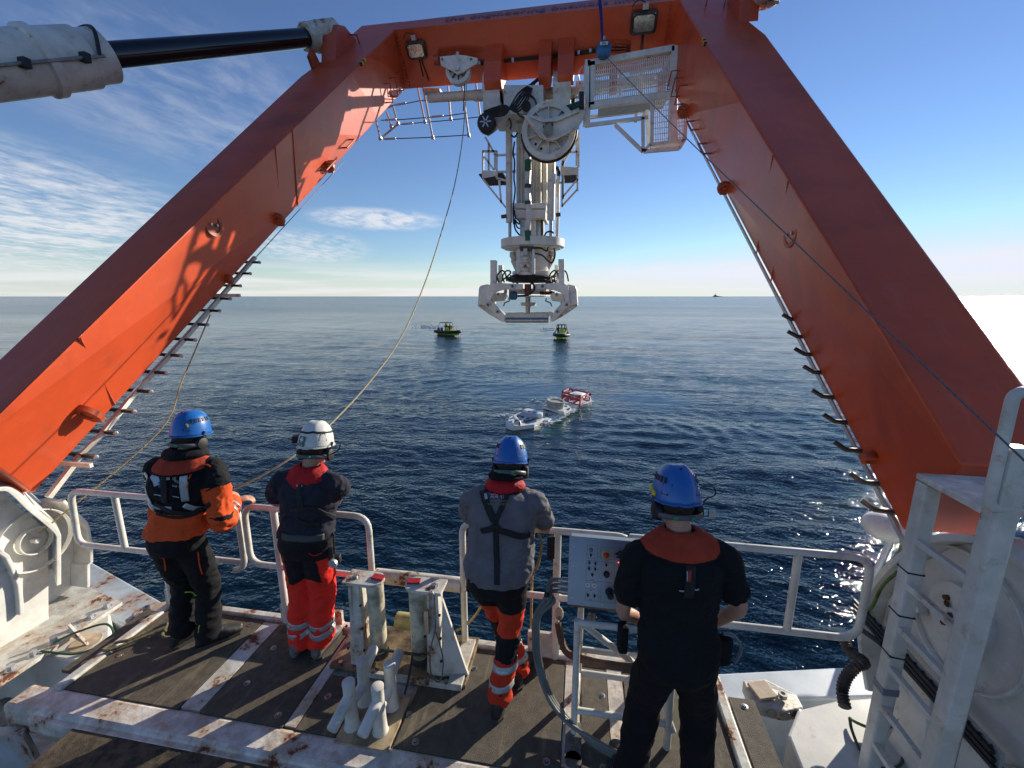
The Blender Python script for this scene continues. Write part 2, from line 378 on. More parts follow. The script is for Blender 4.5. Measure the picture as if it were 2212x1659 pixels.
    vn = N('ShaderNodeVectorMath'); vn.operation = 'NORMALIZE'; L(va.outputs[0], vn.inputs[0]); L(vn.outputs[0], p.inputs['Normal'])
    # body colour of the water: deep blue green, with the submerged white hull's green glow painted in
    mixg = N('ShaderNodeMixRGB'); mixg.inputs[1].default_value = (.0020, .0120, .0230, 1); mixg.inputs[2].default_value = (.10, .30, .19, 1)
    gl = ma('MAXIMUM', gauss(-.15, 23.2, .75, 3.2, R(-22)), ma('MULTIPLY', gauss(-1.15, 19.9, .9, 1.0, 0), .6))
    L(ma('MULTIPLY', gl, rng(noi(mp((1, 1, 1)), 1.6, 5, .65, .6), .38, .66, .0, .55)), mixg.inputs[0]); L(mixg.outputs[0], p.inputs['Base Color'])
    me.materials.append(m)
    return o
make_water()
# ---------------------------------------------------------------- the A-frame
LA = lambda v: -4.56 + .007 * v
LB = lambda v: -3.58 + .0623 * v
LC = lambda v: -3.68 + .123 * v
RR_ = lambda v: 2.277 - .0157 * v
RM = lambda v: 1.41 - .0567 * v
RL = lambda v: 1.27 - .105 * v
AF = thing('a_frame', F(-1.2, -8.6, 0), 'huge orange steel A-frame leaning out over the stern, spanning the whole picture', 'a-frame')
def leg(lo_o, lo_i, hi_i, v0, v1, chamf):
    m = MB()
    # ring of the section at v: outer-front, inner-front, inner-aft, outer-aft
    def sec(v, oo=0.):
        return [F(lo_o(v) + oo, v, 0), F(lo_i(v), v, 0), F(hi_i(v), v, TH), F(hi_i(v) + (lo_o(v) - lo_i(v)) + oo, v, TH)]
    vs = [v0, -4, -2.0, -1.3, v1]; sg = 1 if lo_o(0) < 0 else -1
    secs = [sec(v, o) for v, o in zip(vs, (0, 0, 0, .10 * sg, .16 * sg))]
    vv = [q for s_ in secs for q in s_]; fs = [(0, 1, 2, 3)]
    for i in range(len(vs) - 1):
        for j in range(4): fs.append((i * 4 + j, i * 4 + (j + 1) % 4, (i + 1) * 4 + (j + 1) % 4, (i + 1) * 4 + j))
    e = (len(vs) - 1) * 4; fs.append((e, e + 1, e + 2, e + 3)); m._add(vv, fs); return m
LEG_L = leg(LA, LB, LC, -8.62, .48, 0).build('leg', ORANGE, AF, bevel=.018)
LEG_R = leg(RR_, RM, RL, -8.35, .62, 0).build('leg', ORANGE, AF, bevel=.018)
m = MB(); m.prism([F(-3.75, 0, .004), F(1.6, 0, .004), F(1.6, .60, .004), F(-4.0, .45, .004)], F(0, 0, TH - .004) - F(0, 0, .004))
BEAM = m.build('crossbeam', ORANGE, AF)
# corner stiffener plates where beam meets legs
m = MB()
for x0, sg in ((-3.62, 1), (1.33, -1)):
    for k in range(14): m.box(F(x0 + .05 * sg, -.012, .05 + k * .065), (.03, .022, .022))
m.build('bolt_row', ORANGE_D, AF, kind='stuff')
# long weld seams round the lower legs
m = MB()
for v in (-4.05, -4.5): m.bar(F(LB(v) + .006, v + .1, .01), F(LC(v) + .006, v - .12, TH - .01), .012, .012)
for v in (-5.3, -5.75): m.bar(F(RM(v) - .006, v + .1, .01), F(RL(v) - .006, v - .12, TH - .01), .012, .012)
m.bar(F(LB(-7.65) + .006, -7.62, .01), F(LC(-7.65) + .006, -7.68, TH - .01), .02, .02)
m.build('weld_seam', ORANGE_D, AF, kind='stuff')
# lettering on the narrow forward face of the beam
text_mesh('the engineering business limited', .30, F(-.75, .27, -.008), (1, 0, 0), F(0, 1, 0) - F(0, 0, 0), LETTER, 'lettering', AF, kind='stuff')
tx = PF(98 + 0, 958, TH * .5)
c = F(LC(-7.3) * .5 + LB(-7.3) * .5 + .012, -7.35, TH * .50)
rgt = (F(LC(-7.3), -7.3, TH) - F(LB(-7.3), -7.3, 0)).normalized(); upv = (F(LB(-7), -7, 0) - F(LB(-8), -8, 0)).normalized()
text_mesh('FA35-30', .13, c, rgt, upv, LETTER_DK, 'stencil_mark', AF)
for i, t in enumerate(('WLL 20T', 'LIFT 30')):
    v = -6.15 - i * .13; text_mesh(t, .065, F(LB(v) * .72 + LC(v) * .28 + .012, v, TH * .28), rgt, upv, LETTER_DK, 'stencil_mark', AF)
# pad eyes: ring lugs on the inboard and front edges
def padeye(p, ax, r, name='padeye', th=.05):
    q = MB(); p = V(p); ax = V(ax).normalized(); q.ring(p - ax * th / 2, ax, r, r * .48, th, 20)
    return q.build(name, ORANGE_D, AF, smooth=True)
def inb(side, v, w, out=0.):
    f0, f1 = (LB, LC) if side < 0 else (RM, RL)
    return F(f0(v) * (1 - w / TH) + f1(v) * (w / TH) + (out if side < 0 else -out), v, w)
for side, v, w, r in ((-1, -4.72, .80, .085), (-1, -3.25, .84, .08), (-1, -7.95, .66, .11), (-1, -5.85, .88, .06), (1, -4.25, .86, .075), (1, -2.05, .86, .09), (1, -7.9, .80, .055)):
    padeye(inb(side, v, w, r * .75), (0, SA, CA), r)
    q = MB(); q.obox(inb(side, v, w, 0) - V((0, .02, .0)), (r * 1.1 * (1 if side < 0 else -1), 0, 0), F(0, .05, 0) - F(0, 0, 0), F(0, 0, r * 1.3) - F(0, 0, 0)); q.build('lug_plate', ORANGE_D, AF)
for side, v, w in ((-1, -5.82, .16), (1, -6.0, .30)):      # round sockets with two bolts
    c = inb(side, v, w, .0); sx = 1 if side < 0 else -1
    q = MB(); q.ring(c - V((.02 * sx, 0, 0)), (sx, 0, 0), .12, .085, .05, 20); q.cyl(c - V((.02 * sx, 0, 0)), c + V((.018 * sx, 0, 0)), .09); sk = q.build('socket', ORANGE_D, AF, smooth=True)
    for d in (-.04, .04): q = MB(); q.cyl(c + V((.0, d, 0)), c + V((.04 * sx, d, 0)), .016, n=8); q.build('bolt', STEEL, sk)
# U-shaped steps
def step(a, b, out):
    q = MB(); q.tube([a, V(a) + V(out), V(b) + V(out), b], .013, 6); q.build('rung', ORANGE_D, AF)
for v in (-.35, -.62, -.89): step(inb(-1, v, .55), inb(-1, v, .85), (.13, 0, 0))
for v in (-.55, -.85, -1.15, -1.45, -1.75): step(inb(1, v, .62), inb(1, v, .88), (-.13, 0, 0))
for v in (-2.45, -3.15): step(inb(-1, v, .80), inb(-1, v - .28, .80), (.11, 0, 0)); step(inb(1, v, .84), inb(1, v - .28, .84), (-.11, 0, 0))
for x in (-4.3, 1.75): step(F(x, -.5, 0), F(x + .25, -.62, 0), F(0, 0, -.12) - F(0, 0, 0))
for x in (-4.35, 2.2):       # front lug plates the rams pin to
    q = MB(); q.prism([F(x - .12, -1.4, .01), F(x - .12, -1.08, -.26), F(x - .12, -.85, -.34), F(x - .12, -.62, -.26), F(x - .12, -.35, .01)], (.26, 0, 0)); q.build('ram_lug', ORANGE, AF, bevel=.01)
for x, v in ((-4.50, -1.62), (2.26, -.95)):
    q = MB(); q.prism([F(x, v - .12, .02), F(x, v - .10, -.17), F(x, v + .10, -.22), F(x, v + .15, .02)], (.05, 0, 0)); q.build('stop_plate', ORANGE_D, AF)
for side, v in ((-1, -1.62), (1, -2.1)):                      # black and yellow hazard marks on the front edge
    f0 = LB if side < 0 else RM
    for k in range(4):
        q = MB(); q.box(F(f0(v) , v + k * .055, .02), (.035, .05, .05), rot=Matrix.Rotation(R(30), 3, 'X')); q.build('hazard_mark', YELLOW if k % 2 else BLACK, AF)
# lugs under the beam that carry the launching head
for x0, x1 in ((-1.92, -1.60), (-.92, -.70), (-.58, -.30)):
    q = MB(); q.prism([F(x0, .02, .35), F(x0, -.38, .50), F(x0, -.62, .72), F(x0, -.62, .90), F(x0, .02, .94)], (x1 - x0, 0, 0)); q.build('hanger_lug', ORANGE, AF, bevel=.008)
# floodlights
def flood(px, py, s, label):
    x, v, w = PU(px, py, -.10); c = F(x, v, w)
    up = (F(0, 0, -1) - F(0, 0, 0)).normalized(); nrm = (F(0, -1, 0) - F(0, 0, 0)).normalized(); rg = V((1, 0, 0))
    t = thing('floodlight', c, label, 'lamp', 'floodlights under the crossbeam')
    q = MB(); q.obox(c - rg * s * .5 - up * s * .38 - nrm * .10, rg * s, up * s * .76, nrm * .09); q.build('housing', DKSTEEL, t, bevel=s * .16)
    q = MB(); q.tube([c + rg * a * s * .42 + up * b * s * .30 for a, b in ((-1, -.7), (-.7, -1), (.7, -1), (1, -.7), (1, .7), (.7, 1), (-.7, 1), (-1, .7))], s * .045, 6, closed=True); q.build('bezel', DKSTEEL, t, smooth=True)
    q = MB(); q.obox(c - rg * s * .42 - up * s * .30 - nrm * .012, rg * s * .84, up * s * .60, nrm * .012); q.build('lens', GLASS, t, bevel=s * .08)
    q = MB(); q.obox(c + up * s * .40 - rg * s * .1 - nrm * .08, rg * s * .22, up * s * .2, nrm * .05); q.build('junction_box', GALV, t)
    q = MB(); q.tube(curve_pts([c + up * s * .6 - nrm * .05, c + up * s * .7 - rg * s * .3 - nrm * .05, c + up * s * .5 - rg * s * .5 - nrm * .06]), .008, 5); q.tube([c - up * s * .4 - nrm * .08, c - up * s * 1.15 - nrm * .08], .009, 5); q.build('lead', BLACK, t)
flood(898, 110, .38, 'small dirty floodlight under the left end of the orange crossbeam')
flood(1391, 51, .44, 'large bright-glassed floodlight under the right end of the orange crossbeam')
# ladder hung along the aft side of the left leg
T_ = thing('leg_ladder', F(-4.6, -8.8, TH + .15), 'long white ladder with dark rungs running along the left orange leg', 'ladder')
ST = [PF((100 + X / 1.659) / 1.8228, (1000 + Y / 1.659) / 1.8228, TH + .10) for X, Y in ((150, 1590), (365, 1310), (500, 1178), (720, 900), (960, 645), (1250, 312), (1500, 22))]
for a_, b_ in zip(ST, ST[1:]): q = MB(); q.bar(F(*a_), F(*b_), .045, .04); q.build('stringer', WHITE, T_)
q = MB(); q.bar(F(ST[0][0] - .40, ST[0][1], TH + .10), F(ST[-1][0] - .40, ST[-1][1], TH + .10), .05, .05); q.build('stringer', WHITE, T_)
R_ = [(1525, 55), (1465, 128), (1400, 208), (1335, 293), (1265, 372), (1185, 463), (1105, 562), (1012, 665), (918, 778), (815, 900), (705, 1030), (585, 1170), (455, 1325)]
for X, Y in R_:
    x, v, w = PF((100 + X / 1.659) / 1.8228, (1000 + Y / 1.659) / 1.8228, TH + .10)
    q = MB(); q.bar(F(x, v, TH + .10), F(x - .62, v + .03, TH + .10), .035, .03); q.build('rung', DKSTEEL, T_)
    q = MB(); q.ball(F(x + .01, v, TH + .10), .022, 6, 4); q.build('rung_cap', GALV, T_)
for i in range(4):
    x, v, w = PF(*[(757, 296), (742, 318), (722, 345), (702, 372)][i], TH + .05); q = MB(); q.bar(F(x, v, TH + .05), F(x - .3, v, TH + .05), .03, .03); q.build('rung', DKSTEEL, T_)
for v in (-8.3, -6.0):
    q = MB(); q.bar(F(LC(v) - .3, v, TH + .06), F(LC(v) + .25, v, TH + .06), .03, .04); q.build('bracket', WHITE, T_)
for pts, nm, mt, r in (([F(LC(-8.9) + .12, -8.9, TH + .2), F(LC(-7.8) + .35, -7.8, TH + .3), F(LC(-7.2) + .25, -7.2, TH + .2), F(LC(-6.3) + .02, -6.3, TH + .1)], 'safety_line', ROPE, .0065),
                       ([F(LC(-7.6) + .02, -7.6, TH + .03), F(LC(-2.8) + .05, -2.8, TH + .03)], 'safety_wire', GALV, .006)):
    q = MB(); q.tube(curve_pts(pts, 6), r, 6); q.build(nm, mt, T_)
# hooks along the aft edge of the right leg
T_ = thing('hook_row', F(RL(-8.6) - .1, -8.6, TH), 'row of dark J-shaped cable hooks down the inner edge of the right leg', 'hooks')
for px, py in ((1714, 693), (1726, 730), (1742, 768), (1762, 807), (1782, 860), (1808, 914), (1833, 975), (1868, 1045), (1895, 1105)):
    x, v, w = PF(px, py, TH); e = RL(v) ; a = F(e + .10, v, TH - .02); b = F(x + .02, v, TH - .01)
    q = MB(); q.tube([a, F(x + .10, v, TH - .01), F(x - .02, v + .01, TH - .01), F(x - .08, v + .07, TH - .01)], .020, 6); q.build('hook', DKSTEEL, T_)
q = MB(); q.bar(F(RL(-8.6) - .015, -8.6, TH + .02), F(RL(-1.6) - .015, -1.6, TH + .02), .016, .03); q.build('cable_rail', GALV, T_)
# hydraulic rams
def ram(c0, c1, c2, c3, label):
    t = thing('hydraulic_ram', c0, label, 'hydraulic ram', None)
    d = (c3 - c0).normalized()
    q = MB(); q.lathe(c0, d, [(.30, 0), (.30, (c1 - c0).length - .7), (.335, (c1 - c0).length - .68), (.335, (c1 - c0).length - .60), (.30, (c1 - c0).length - .58), (.30, (c1 - c0).length - .22), (.27, (c1 - c0).length - .2), (.27, (c1 - c0).length)], 36); q.build('cylinder', WHITE_CL, t, smooth=True)
    q = MB(); q.cyl(c1 - d * .05, c2, .135, n=32); q.build('rod', BLACKGL, t, smooth=True)
    sd = V((1, 0, 0))
    q = MB(); q.lathe(c2 - d * .02, d, [(.19, 0), (.21, .03), (.21, .16), (.17, .20), (.17, .45)], 24)
    for k in range(8):
        a = k * math.pi / 4; s1, u1 = frame_of(d); q.cyl(c2 + (s1 * math.cos(a) + u1 * math.sin(a)) * .19 - d * .03, c2 + (s1 * math.cos(a) + u1 * math.sin(a)) * .19 + d * .19, .018, n=6)
    q.build('rod_end', WHITE_RUST, t, smooth=True)
    q = MB(); q.cyl(c3 - sd * .20, c3 + sd * .20, .23, n=28); q.build('eye', WHITE_RUST, t, smooth=True)
    q = MB(); q.cyl(c3 + sd * .19, c3 + sd * .225, .20, n=24); q.cyl(c3 - sd * .225, c3 - sd * .19, .20, n=24); q.build('pin_cap', WHITE_CL, t, smooth=True)
    s1, u1 = frame_of(d); off = (V((.8, -.35, -.2))); off = (off - d * off.dot(d)).normalized() * .33
    q = MB(); q.cyl(c0 + off, c1 - d * .15 + off, .018, n=8)
    q.build('feed_pipe', STEEL, t)
    for k in (.35, .9):
        q = MB(); q.box(c1 + off - d * k, (.09, .06, .09)); q.build('pipe_clamp', BLACK, t)
    q = MB(); q.tube(curve_pts([c1 - d * .2 + off, c1 - d * .1 + off * .6 + V((.05, -.1, .2)), c1 - d * .15 + V((0, 0, .31)), c1 - d * .4 + V((0, .1, .3))]), .02, 7); q.build('hose', BLACK, t)
    return t
e3 = P(703, 78, y=7.75); r0 = P(225, 121, y=4.85); dd = (e3 - r0).normalized()
ram(r0 - dd * 4.2, r0, e3 - dd * .42, e3, 'white hydraulic ram with black rod reaching in from the left to the crossbeam')
e4 = V((2.33, e3.y, e3.z)); dd2 = V((-dd.x, dd.y, dd.z)); 
ram(e4 - dd2 * 9.6, e4 - dd2 * 4.3, e4 - dd2 * .42, e4, 'hydraulic ram at the right top corner, only its dirty eye end in sight')
# ---------------------------------------------------------------- launching head hanging from the beam
YT = 8.9
def A3(X, Y, dy=0.): return P(987.5 + X * .2480, 137.2 + Y * .2480, y=YT + dy)     # upper part
def A4(X, Y, dy=0.): return P(960.1 + X * .19836, 438.9 + Y * .19836, y=YT + dy)   # lower part
LH = thing('launch_head', A4(905, 1300), 'white telescopic launching head hanging from the middle of the orange beam', 'launching head')
def plate(A, pts, dy, th, name, m=WHITE, par=None, bevel=.006):
    q = MB(); q.prism([A(x, y, dy) for x, y in pts], (0, th, 0)); return q.build(name, m, par or LH, bevel=bevel)
def vbox(A, x0, y0, x1, y1, dy, th, name, m=WHITE, par=None, bevel=.008): return plate(A, [(x0, y0), (x1, y0), (x1, y1), (x0, y1)], dy, th, name, m, par, bevel)
def vcyl(A, x0, x1, y0, y1, dy, name, m=WHITE, par=None, n=20):
    a = A(x0, y0, dy); b = A(x1, y0, dy); c = A((x0 + x1) / 2, y1, dy); top = (a + b) / 2; r = (b - a).length / 2
    q = MB(); q.cyl((top.x, top.y, top.z), (top.x, top.y, c.z), r, n=n); return q.build(name, m, par or LH, smooth=True)
# yoke
vbox(A3, 405, 185, 750, 440, -.45, .9, 'yoke_block')
q = MB(); q.cyl(A3(600, 372, -.62), A3(600, 372, -.43), .085, n=20); q.ring(A3(600, 372, -.47), (0, 1, 0), .20, .17, .03); q.build('yoke_pin', DKSTEEL, LH, smooth=True)
for x in (283, 880):
    q = MB(); c = A3(x + 38, 290, 0); q.cyl(c + V((-.16, 0, .12)), c + V((.16, 0, .12)), .30, n=24); q.box(c + V((0, 0, -.18)), (.32, .5, .5)); q.build('hinge_block', WHITE, LH, smooth=True)
q = MB(); q.cyl(A3(150, 280, .1), A3(1130, 250, .1), .10, n=16); q.build('cross_shaft', WHITE, LH, smooth=True)
q = MB(); q.cyl(A3(-250, 300, .1), A3(270, 270, .1), .085, n=14); q.build('cross_shaft', WHITE, LH, smooth=True)
# main sheave
def sheave(c, r, w, name, par, spokes=10, holes=True, m=WHITE):
    s = MB(); s.ring(c - V((0, w / 2, 0)), (0, 1, 0), r, r * .80, w, 40); s.cyl(c - V((0, w * .2, 0)), c + V((0, w * .2, 0)), r * .82, n=40)
    s.cyl(c - V((0, w * .8, 0)), c + V((0, w * .8, 0)), r * .16, n=18); o = s.build(name, m, par, smooth=True)
    for k in range(spokes):
        a = 2 * math.pi * (k + .5) / spokes; d = V((math.cos(a), 0, math.sin(a))); b = MB(); b.bar(c + d * r * .15 - V((0, w * .42, 0)), c + d * r * .80 - V((0, w * .42, 0)), .016, w * .45, up=(0, 1, 0)); b.build('spoke', m, o)
    if holes:
        for k in range(7):
            a = math.pi * (1.08 + k * .14); d = V((math.cos(a), 0, math.sin(a))); b = MB(); b.cyl(c + d * r * .64 - V((0, w * .24, 0)), c + d * r * .64 - V((0, w * .205, 0)), r * .05, n=12); b.build('hole_rim', GALV if k > 2 else BLACK, o)
    t = MB(); t.tube([c + V((math.cos(a), 0, math.sin(a))) * (r + .01) for a in [math.pi * (1 + i / 16) for i in range(17)]], w * .14, 8); t.build('cable', BLACK, o, smooth=True)
    return o
sheave(A3(800, 600, -.62), .47, .20, 'main_sheave', LH)
q = MB(); c = A3(835, 500, .35); q.ring(c, (0, 1, 0), .40, .28, .16, 32); q.cyl(c + V((0, .05, 0)), c + V((0, .1, 0)), .29, n=30); q.build('rear_sheave', WHITE, LH, smooth=True)
arm = [(575, 445), (690, 455), (760, 480), (850, 470), (1055, 385), (1112, 380), (1112, 450), (1060, 545), (940, 600), (850, 668), (780, 672), (720, 640), (650, 560)]
plate(A3, arm, -.80, .07, 'sheave_arm'); plate(A3, arm, -.46, .05, 'sheave_arm')
for a, b in (((650, 465), (740, 505)), ((740, 505), (860, 500)), ((860, 500), (1060, 415)), ((600, 475), (780, 660)), ((860, 655), (1060, 555))):
    q = MB(); q.bar(A3(*a, -.83), A3(*b, -.83), .03, .05, up=(0, 1, 0)); q.build('arm_rib', WHITE, LH)
q = MB(); q.cyl(A3(795, 578, -.92), A3(795, 578, -.80), .085, n=20); q.build('sheave_pin', STEEL, LH, smooth=True)
for k in range(4):
    q = MB(); c = A3(755 + k * 24, 548 - (k % 2) * 18, -.82); q.cyl(c, c + V((0, .03, 0)), .022, n=8); q.build('grease_nipple', DKSTEEL, LH)
vbox(A3, 1062, 240, 1105, 380, -.9, .35, 'buffer', BLACK); vbox(A3, 985, 300, 1028, 380, .0, .3, 'buffer', BLACK)
# small guide wheel on its arm
plate(A3, [(440, 400), (470, 430), (320, 580), (260, 620), (215, 590), (205, 500), (250, 430)], -.62, .10, 'guide_arm'); vbox(A3, 340, 430, 430, 540, -.4, .3, 'guide_bracket')
q = MB(); c = A3(258, 525, -.72); q.lathe(c - V((0, .09, 0)), (0, 1, 0), [(.12, 0), (.155, .015), (.165, .05), (.165, .15), (.15, .18)], 28); gw = q.build('guide_wheel', BLACK, LH, smooth=True)
q = MB(); q.cyl(c - V((0, .11, 0)), c, .035, n=12)
for k in range(6): a = k * math.pi / 3; q.bar(c + V((0, -.10, 0)), c + V((math.cos(a) * .1, -.10, math.sin(a) * .1)), .022, .02, up=(0, 1, 0))
q.build('hub', STEEL, gw); q = MB(); q.cyl(c - V((0, .12, 0)), c - V((0, .1, 0)), .02, n=8); q.build('hub_cap', REDP, gw)
# hose bundle
for k in range(6):
    o = (k - 2.5) * .028
    q = MB(); q.tube(curve_pts([A3(700 + k * 9, 130, .1), A3(640 + k * 6, 180, -.3), A3(575, 290, -.75) + V((o, 0, -o)), A3(500, 385, -.85) + V((o * .6, 0, -o)), A3(420, 405, -.85) + V((0, 0, o)), A3(320, 425, -.80) + V((0, 0, o)), A3(235, 455, -.75) + V((0, 0, o))], 6), .0145, 6); q.build('hose', BLACK, LH, smooth=True)
for k in range(3):
    q = MB(); q.tube(curve_pts([A3(870, 395, -.3) + V((0, .05 * k, 0)), A3(960, 400, -.5) + V((0, 0, .02 * k)), A3(1075, 365, -.7) + V((0, 0, .025 * k))], 5), .03, 6); q.build('wrapped_hose', GREEN, LH, smooth=True)
# mast
vcyl(A3, 423, 482, 560, 1385, -.35, 'lift_cylinder'); vcyl(A3, 790, 858, 830, 1365, -.30, 'lift_cylinder')
vbox(A3, 515, 520, 600, 1220, -.25, .6, 'mast_column'); vbox(A3, 640, 520, 735, 1220, -.15, .55, 'mast_column'); vbox(A3, 596, 530, 644, 1220, -.05, .4, 'mast_column')
for x in (528, 560, 590, 660, 690, 722): vbox(A3, x, 540, x + 9, 1215, -.30, .08, 'mast_rib')
vbox(A3, 742, 800, 782, 1215, -.1, .4, 'mast_column')
vbox(A3, 500, 1215, 770, 1262, -.42, .85, 'collar'); vbox(A3, 504, 1270, 766, 1345, -.40, .80, 'collar')
vcyl(A3, 870, 897, 955, 1500, -.1, 'side_pipe'); vcyl(A3, 858, 872, 1010, 1160, -.15, 'side_pipe')
q = MB(); q.tube(curve_pts([A3(862, 905, -.2), A3(875, 915, -.2), A3(884, 940, -.15), A3(884, 975, -.1)]), .035, 8); q.build('elbow_hose', BLACK, LH)
q = MB(); q.tube(curve_pts([A3(612, 700, -.55), A3(620, 900, -.52), A3(614, 1100, -.55), A3(624, 1300, -.6), A3(612, 1500, -.55)], 6), .055, 8); q.build('wrapped_pipe', WHITE_CL, LH, smooth=True)
for y in (885, 1065, 1213, 1500):
    q = MB(); q.tube([A3(616, y - (45 if y in (885, 1500) else 14), -.6), A3(616, y + (45 if y in (885, 1500) else 14), -.6)], .06, 8); q.build('green_tape', GREEN, LH)
for ctrl in ([(500, 680), (488, 780), (500, 860), (495, 1000), (505, 1100), (490, 1250), (492, 1400)], [(440, 450), (470, 520), (462, 570)], [(530, 600), (500, 640), (470, 620)], [(500, 1350), (520, 1420), (545, 1438)], [(505, 1340), (540, 1370), (545, 1390)]):
    q = MB(); q.tube(curve_pts([A3(x, y, -.5) for x, y in ctrl], 6), .016, 6); q.build('hose', BLACK, LH)
for x, y in ((405, 1335), (880, 1320)):
    q = MB(); q.cyl(A3(x - 20, y, -.4), A3(x + 22, y - 6, -.4), .035, n=8); q.cyl(A3(x, y - 16, -.4), A3(x, y + 14, -.4), .02, n=8); q.build('shackle_pin', DKSTEEL, LH)
# side platforms
def members(A, segs, dy, w, name, par, m=WHITE):
    for (a, b) in segs:
        q = MB(); q.bar(A(*a, dy), A(*b, dy), w, w); q.build(name, m, par)
for sgn, segs, grate, kick in ((-1, [((225, 755), (225, 990)), ((345, 762), (345, 1000)), ((225, 765), (345, 765)), ((245, 640), (335, 800)), ((275, 700), (275, 930)), ((235, 810), (320, 925)), ((330, 790), (330, 925)), ((345, 800), (510, 790)), ((345, 945), (510, 940)), ((222, 1005), (425, 1255)), ((365, 1005), (385, 1215)), ((345, 1000), (425, 1020))],
                         [(225, 1003), (352, 980), (420, 1020), (420, 1130), (340, 1130)], [(220, 930), (352, 938), (352, 975), (220, 1000)]),
                        (1, [((1058, 600), (1058, 900)), ((1050, 650), (912, 890)), ((915, 845), (915, 1250)), ((915, 770), (1050, 770)), ((925, 780), (925, 1180)), ((1050, 1010), (915, 1170)), ((1045, 1100), (912, 1245)), ((1050, 900), (1048, 1110)), ((860, 1035), (915, 1040)), ((1040, 660), (1040, 890))],
                         [(920, 975), (1045, 965), (1045, 1105), (920, 1105)], [(900, 895), (1056, 905), (1056, 965), (900, 975)])):
    pf = bpy.data.objects.new('side_platform', None); col.objects.link(pf); pf.parent = LH; pf.location = A3(*segs[0][0]) - wloc(LH)
    members(A3, segs, -.30, .035, 'frame_bar', pf); members(A3, segs[:4], .35, .03, 'frame_bar', pf)
    plate(A3, kick, -.33, .02, 'kick_plate', WHITE, pf, 0)
    q = MB(); z0 = A3(*grate[2], 0).z; xs = [A3(x, y).x for x, y in grate]; x0, x1 = min(xs), max(xs); zt = A3(*grate[0]).z
    for k in range(9): q.bar((x0 + (x1 - x0) * k / 8, YT - .3, zt), (x0 + (x1 - x0) * k / 8, YT + .55, zt), .018, .03)
    for k in range(10): q.bar((x0, YT - .3 + .09 * k, zt), (x1, YT - .3 + .09 * k, zt), .018, .025)
    q.build('grating', DKSTEEL, pf, kind='stuff')
# lower assembly
vcyl(A4, 695, 730, 200, 380, -.3, 'piston_rod', STEEL); vcyl(A4, 1143, 1180, 180, 380, -.3, 'piston_rod', STEEL); vcyl(A4, 1215, 1250, 0, 380, -.1, 'side_pipe')
vbox(A4, 822, 175, 890, 372, -.25, .5, 'inner_mast', STEEL); vbox(A4, 940, 175, 1000, 372, -.22, .45, 'inner_mast', WHITE_CL); vbox(A4, 986, 175, 1072, 372, -.1, .4, 'inner_mast', STEEL)
vbox(A4, 1048, 178, 1078, 372, -.2, .3, 'guide_rail', DKSTEEL)
a, b = A4(620, 430), A4(1306, 430); RC = (a + b) / 2; RAD = (b - a).length / 2; zt, zb = A4(900, 400).z, A4(900, 490).z
def CZ(z): return V((RC.x, YT, z))
def zy(Y): return A4(900, Y).z
q = MB(); q.lathe(CZ(zb), (0, 0, 1), [(RAD, 0), (RAD, zt - zb)], 56); q.lathe(CZ(zb + .02), (0, 0, 1), [(RAD * .9, -.05), (RAD * .9, 0)], 40); q.build('ring_flange', WHITE_CL, LH, smooth=True, bevel=.012)
q = MB(); q.lathe(CZ(zy(800)), (0, 0, 1), [(RAD * .64, 0), (RAD * .64, zy(745) - zy(800)), (RAD * .54, zy(735) - zy(800)), (RAD * .54, zb - zy(800))], 40); q.build('swivel_drum', WHITE, LH, smooth=True)
for sx in (-1, 1):
    q = MB(); q.prism([CZ(zy(Y)) + V((sx * RAD * x, -.05, 0)) for x, Y in ((.54, 520), (.66, 540), (.68, 600), (.68, 640), (.54, 740))], (0, .16, 0)); q.build('gusset', WHITE, LH, bevel=.01)
    q = MB(); q.cyl(CZ(zy(600)) + V((sx * RAD * .58, -.16, 0)), CZ(zy(600)) + V((sx * RAD * .58, -.04, 0)), .045, n=12); q.cyl(CZ(zy(590)) + V((sx * RAD * .62, 0, 0)), CZ(zy(530)) + V((sx * RAD * .62, 0, 0)), .07, n=14); q.build('clamp', WHITE_RUST, LH, smooth=True)
vbox(A4, 818, 470, 965, 515, -.62, .2, 'bracket', DKSTEEL); vbox(A4, 793, 500, 822, 770, -.62, .06, 'strut', GALV, bevel=0); vbox(A4, 955, 500, 983, 770, -.62, .06, 'strut', GALV, bevel=0)
q = MB(); c = A4(880, 780, -.62); h = (zy(560) - zy(780)); q.lathe(c, (0, 0, 1), [(.13, 0), (.13, h * .12), (.10, h * .14), (.10, h * .3), (.12, h * .32), (.12, h * .5), (.09, h * .54), (.105, h * .58), (.105, h * .8), (.05, h * .9), (.035, h * 1.2)], 22); q.build('slew_motor', WHITE_RUST, LH, smooth=True)
for ctrl, dy in (([(960, 490), (1050, 490), (1110, 520), (1130, 480)], -.5), ([(950, 545), (1060, 565), (1140, 640), (1180, 640), (1205, 560), (1195, 490)], -.6), ([(1085, 365), (1110, 320), (1160, 308), (1190, 330)], -.4), ([(820, 350), (770, 280), (755, 170)], -.4), ([(820, 230), (790, 210), (770, 180)], -.4), ([(750, 0), (765, 120), (775, 170)], -.4)):
    q = MB(); q.tube(curve_pts([A4(x, y, dy) for x, y in ctrl], 6), .017, 6); q.build('hose', BLACK, LH)
rg = random.Random(5)
q = MB(); q.lathe(CZ(zy(865)), (0, 0, 1), [(RAD * .60, 0), (RAD * .72, .05), (RAD * .72, .10), (RAD * .6, .14)], 36); q.build('hose_tray', BLACK, LH, smooth=True)
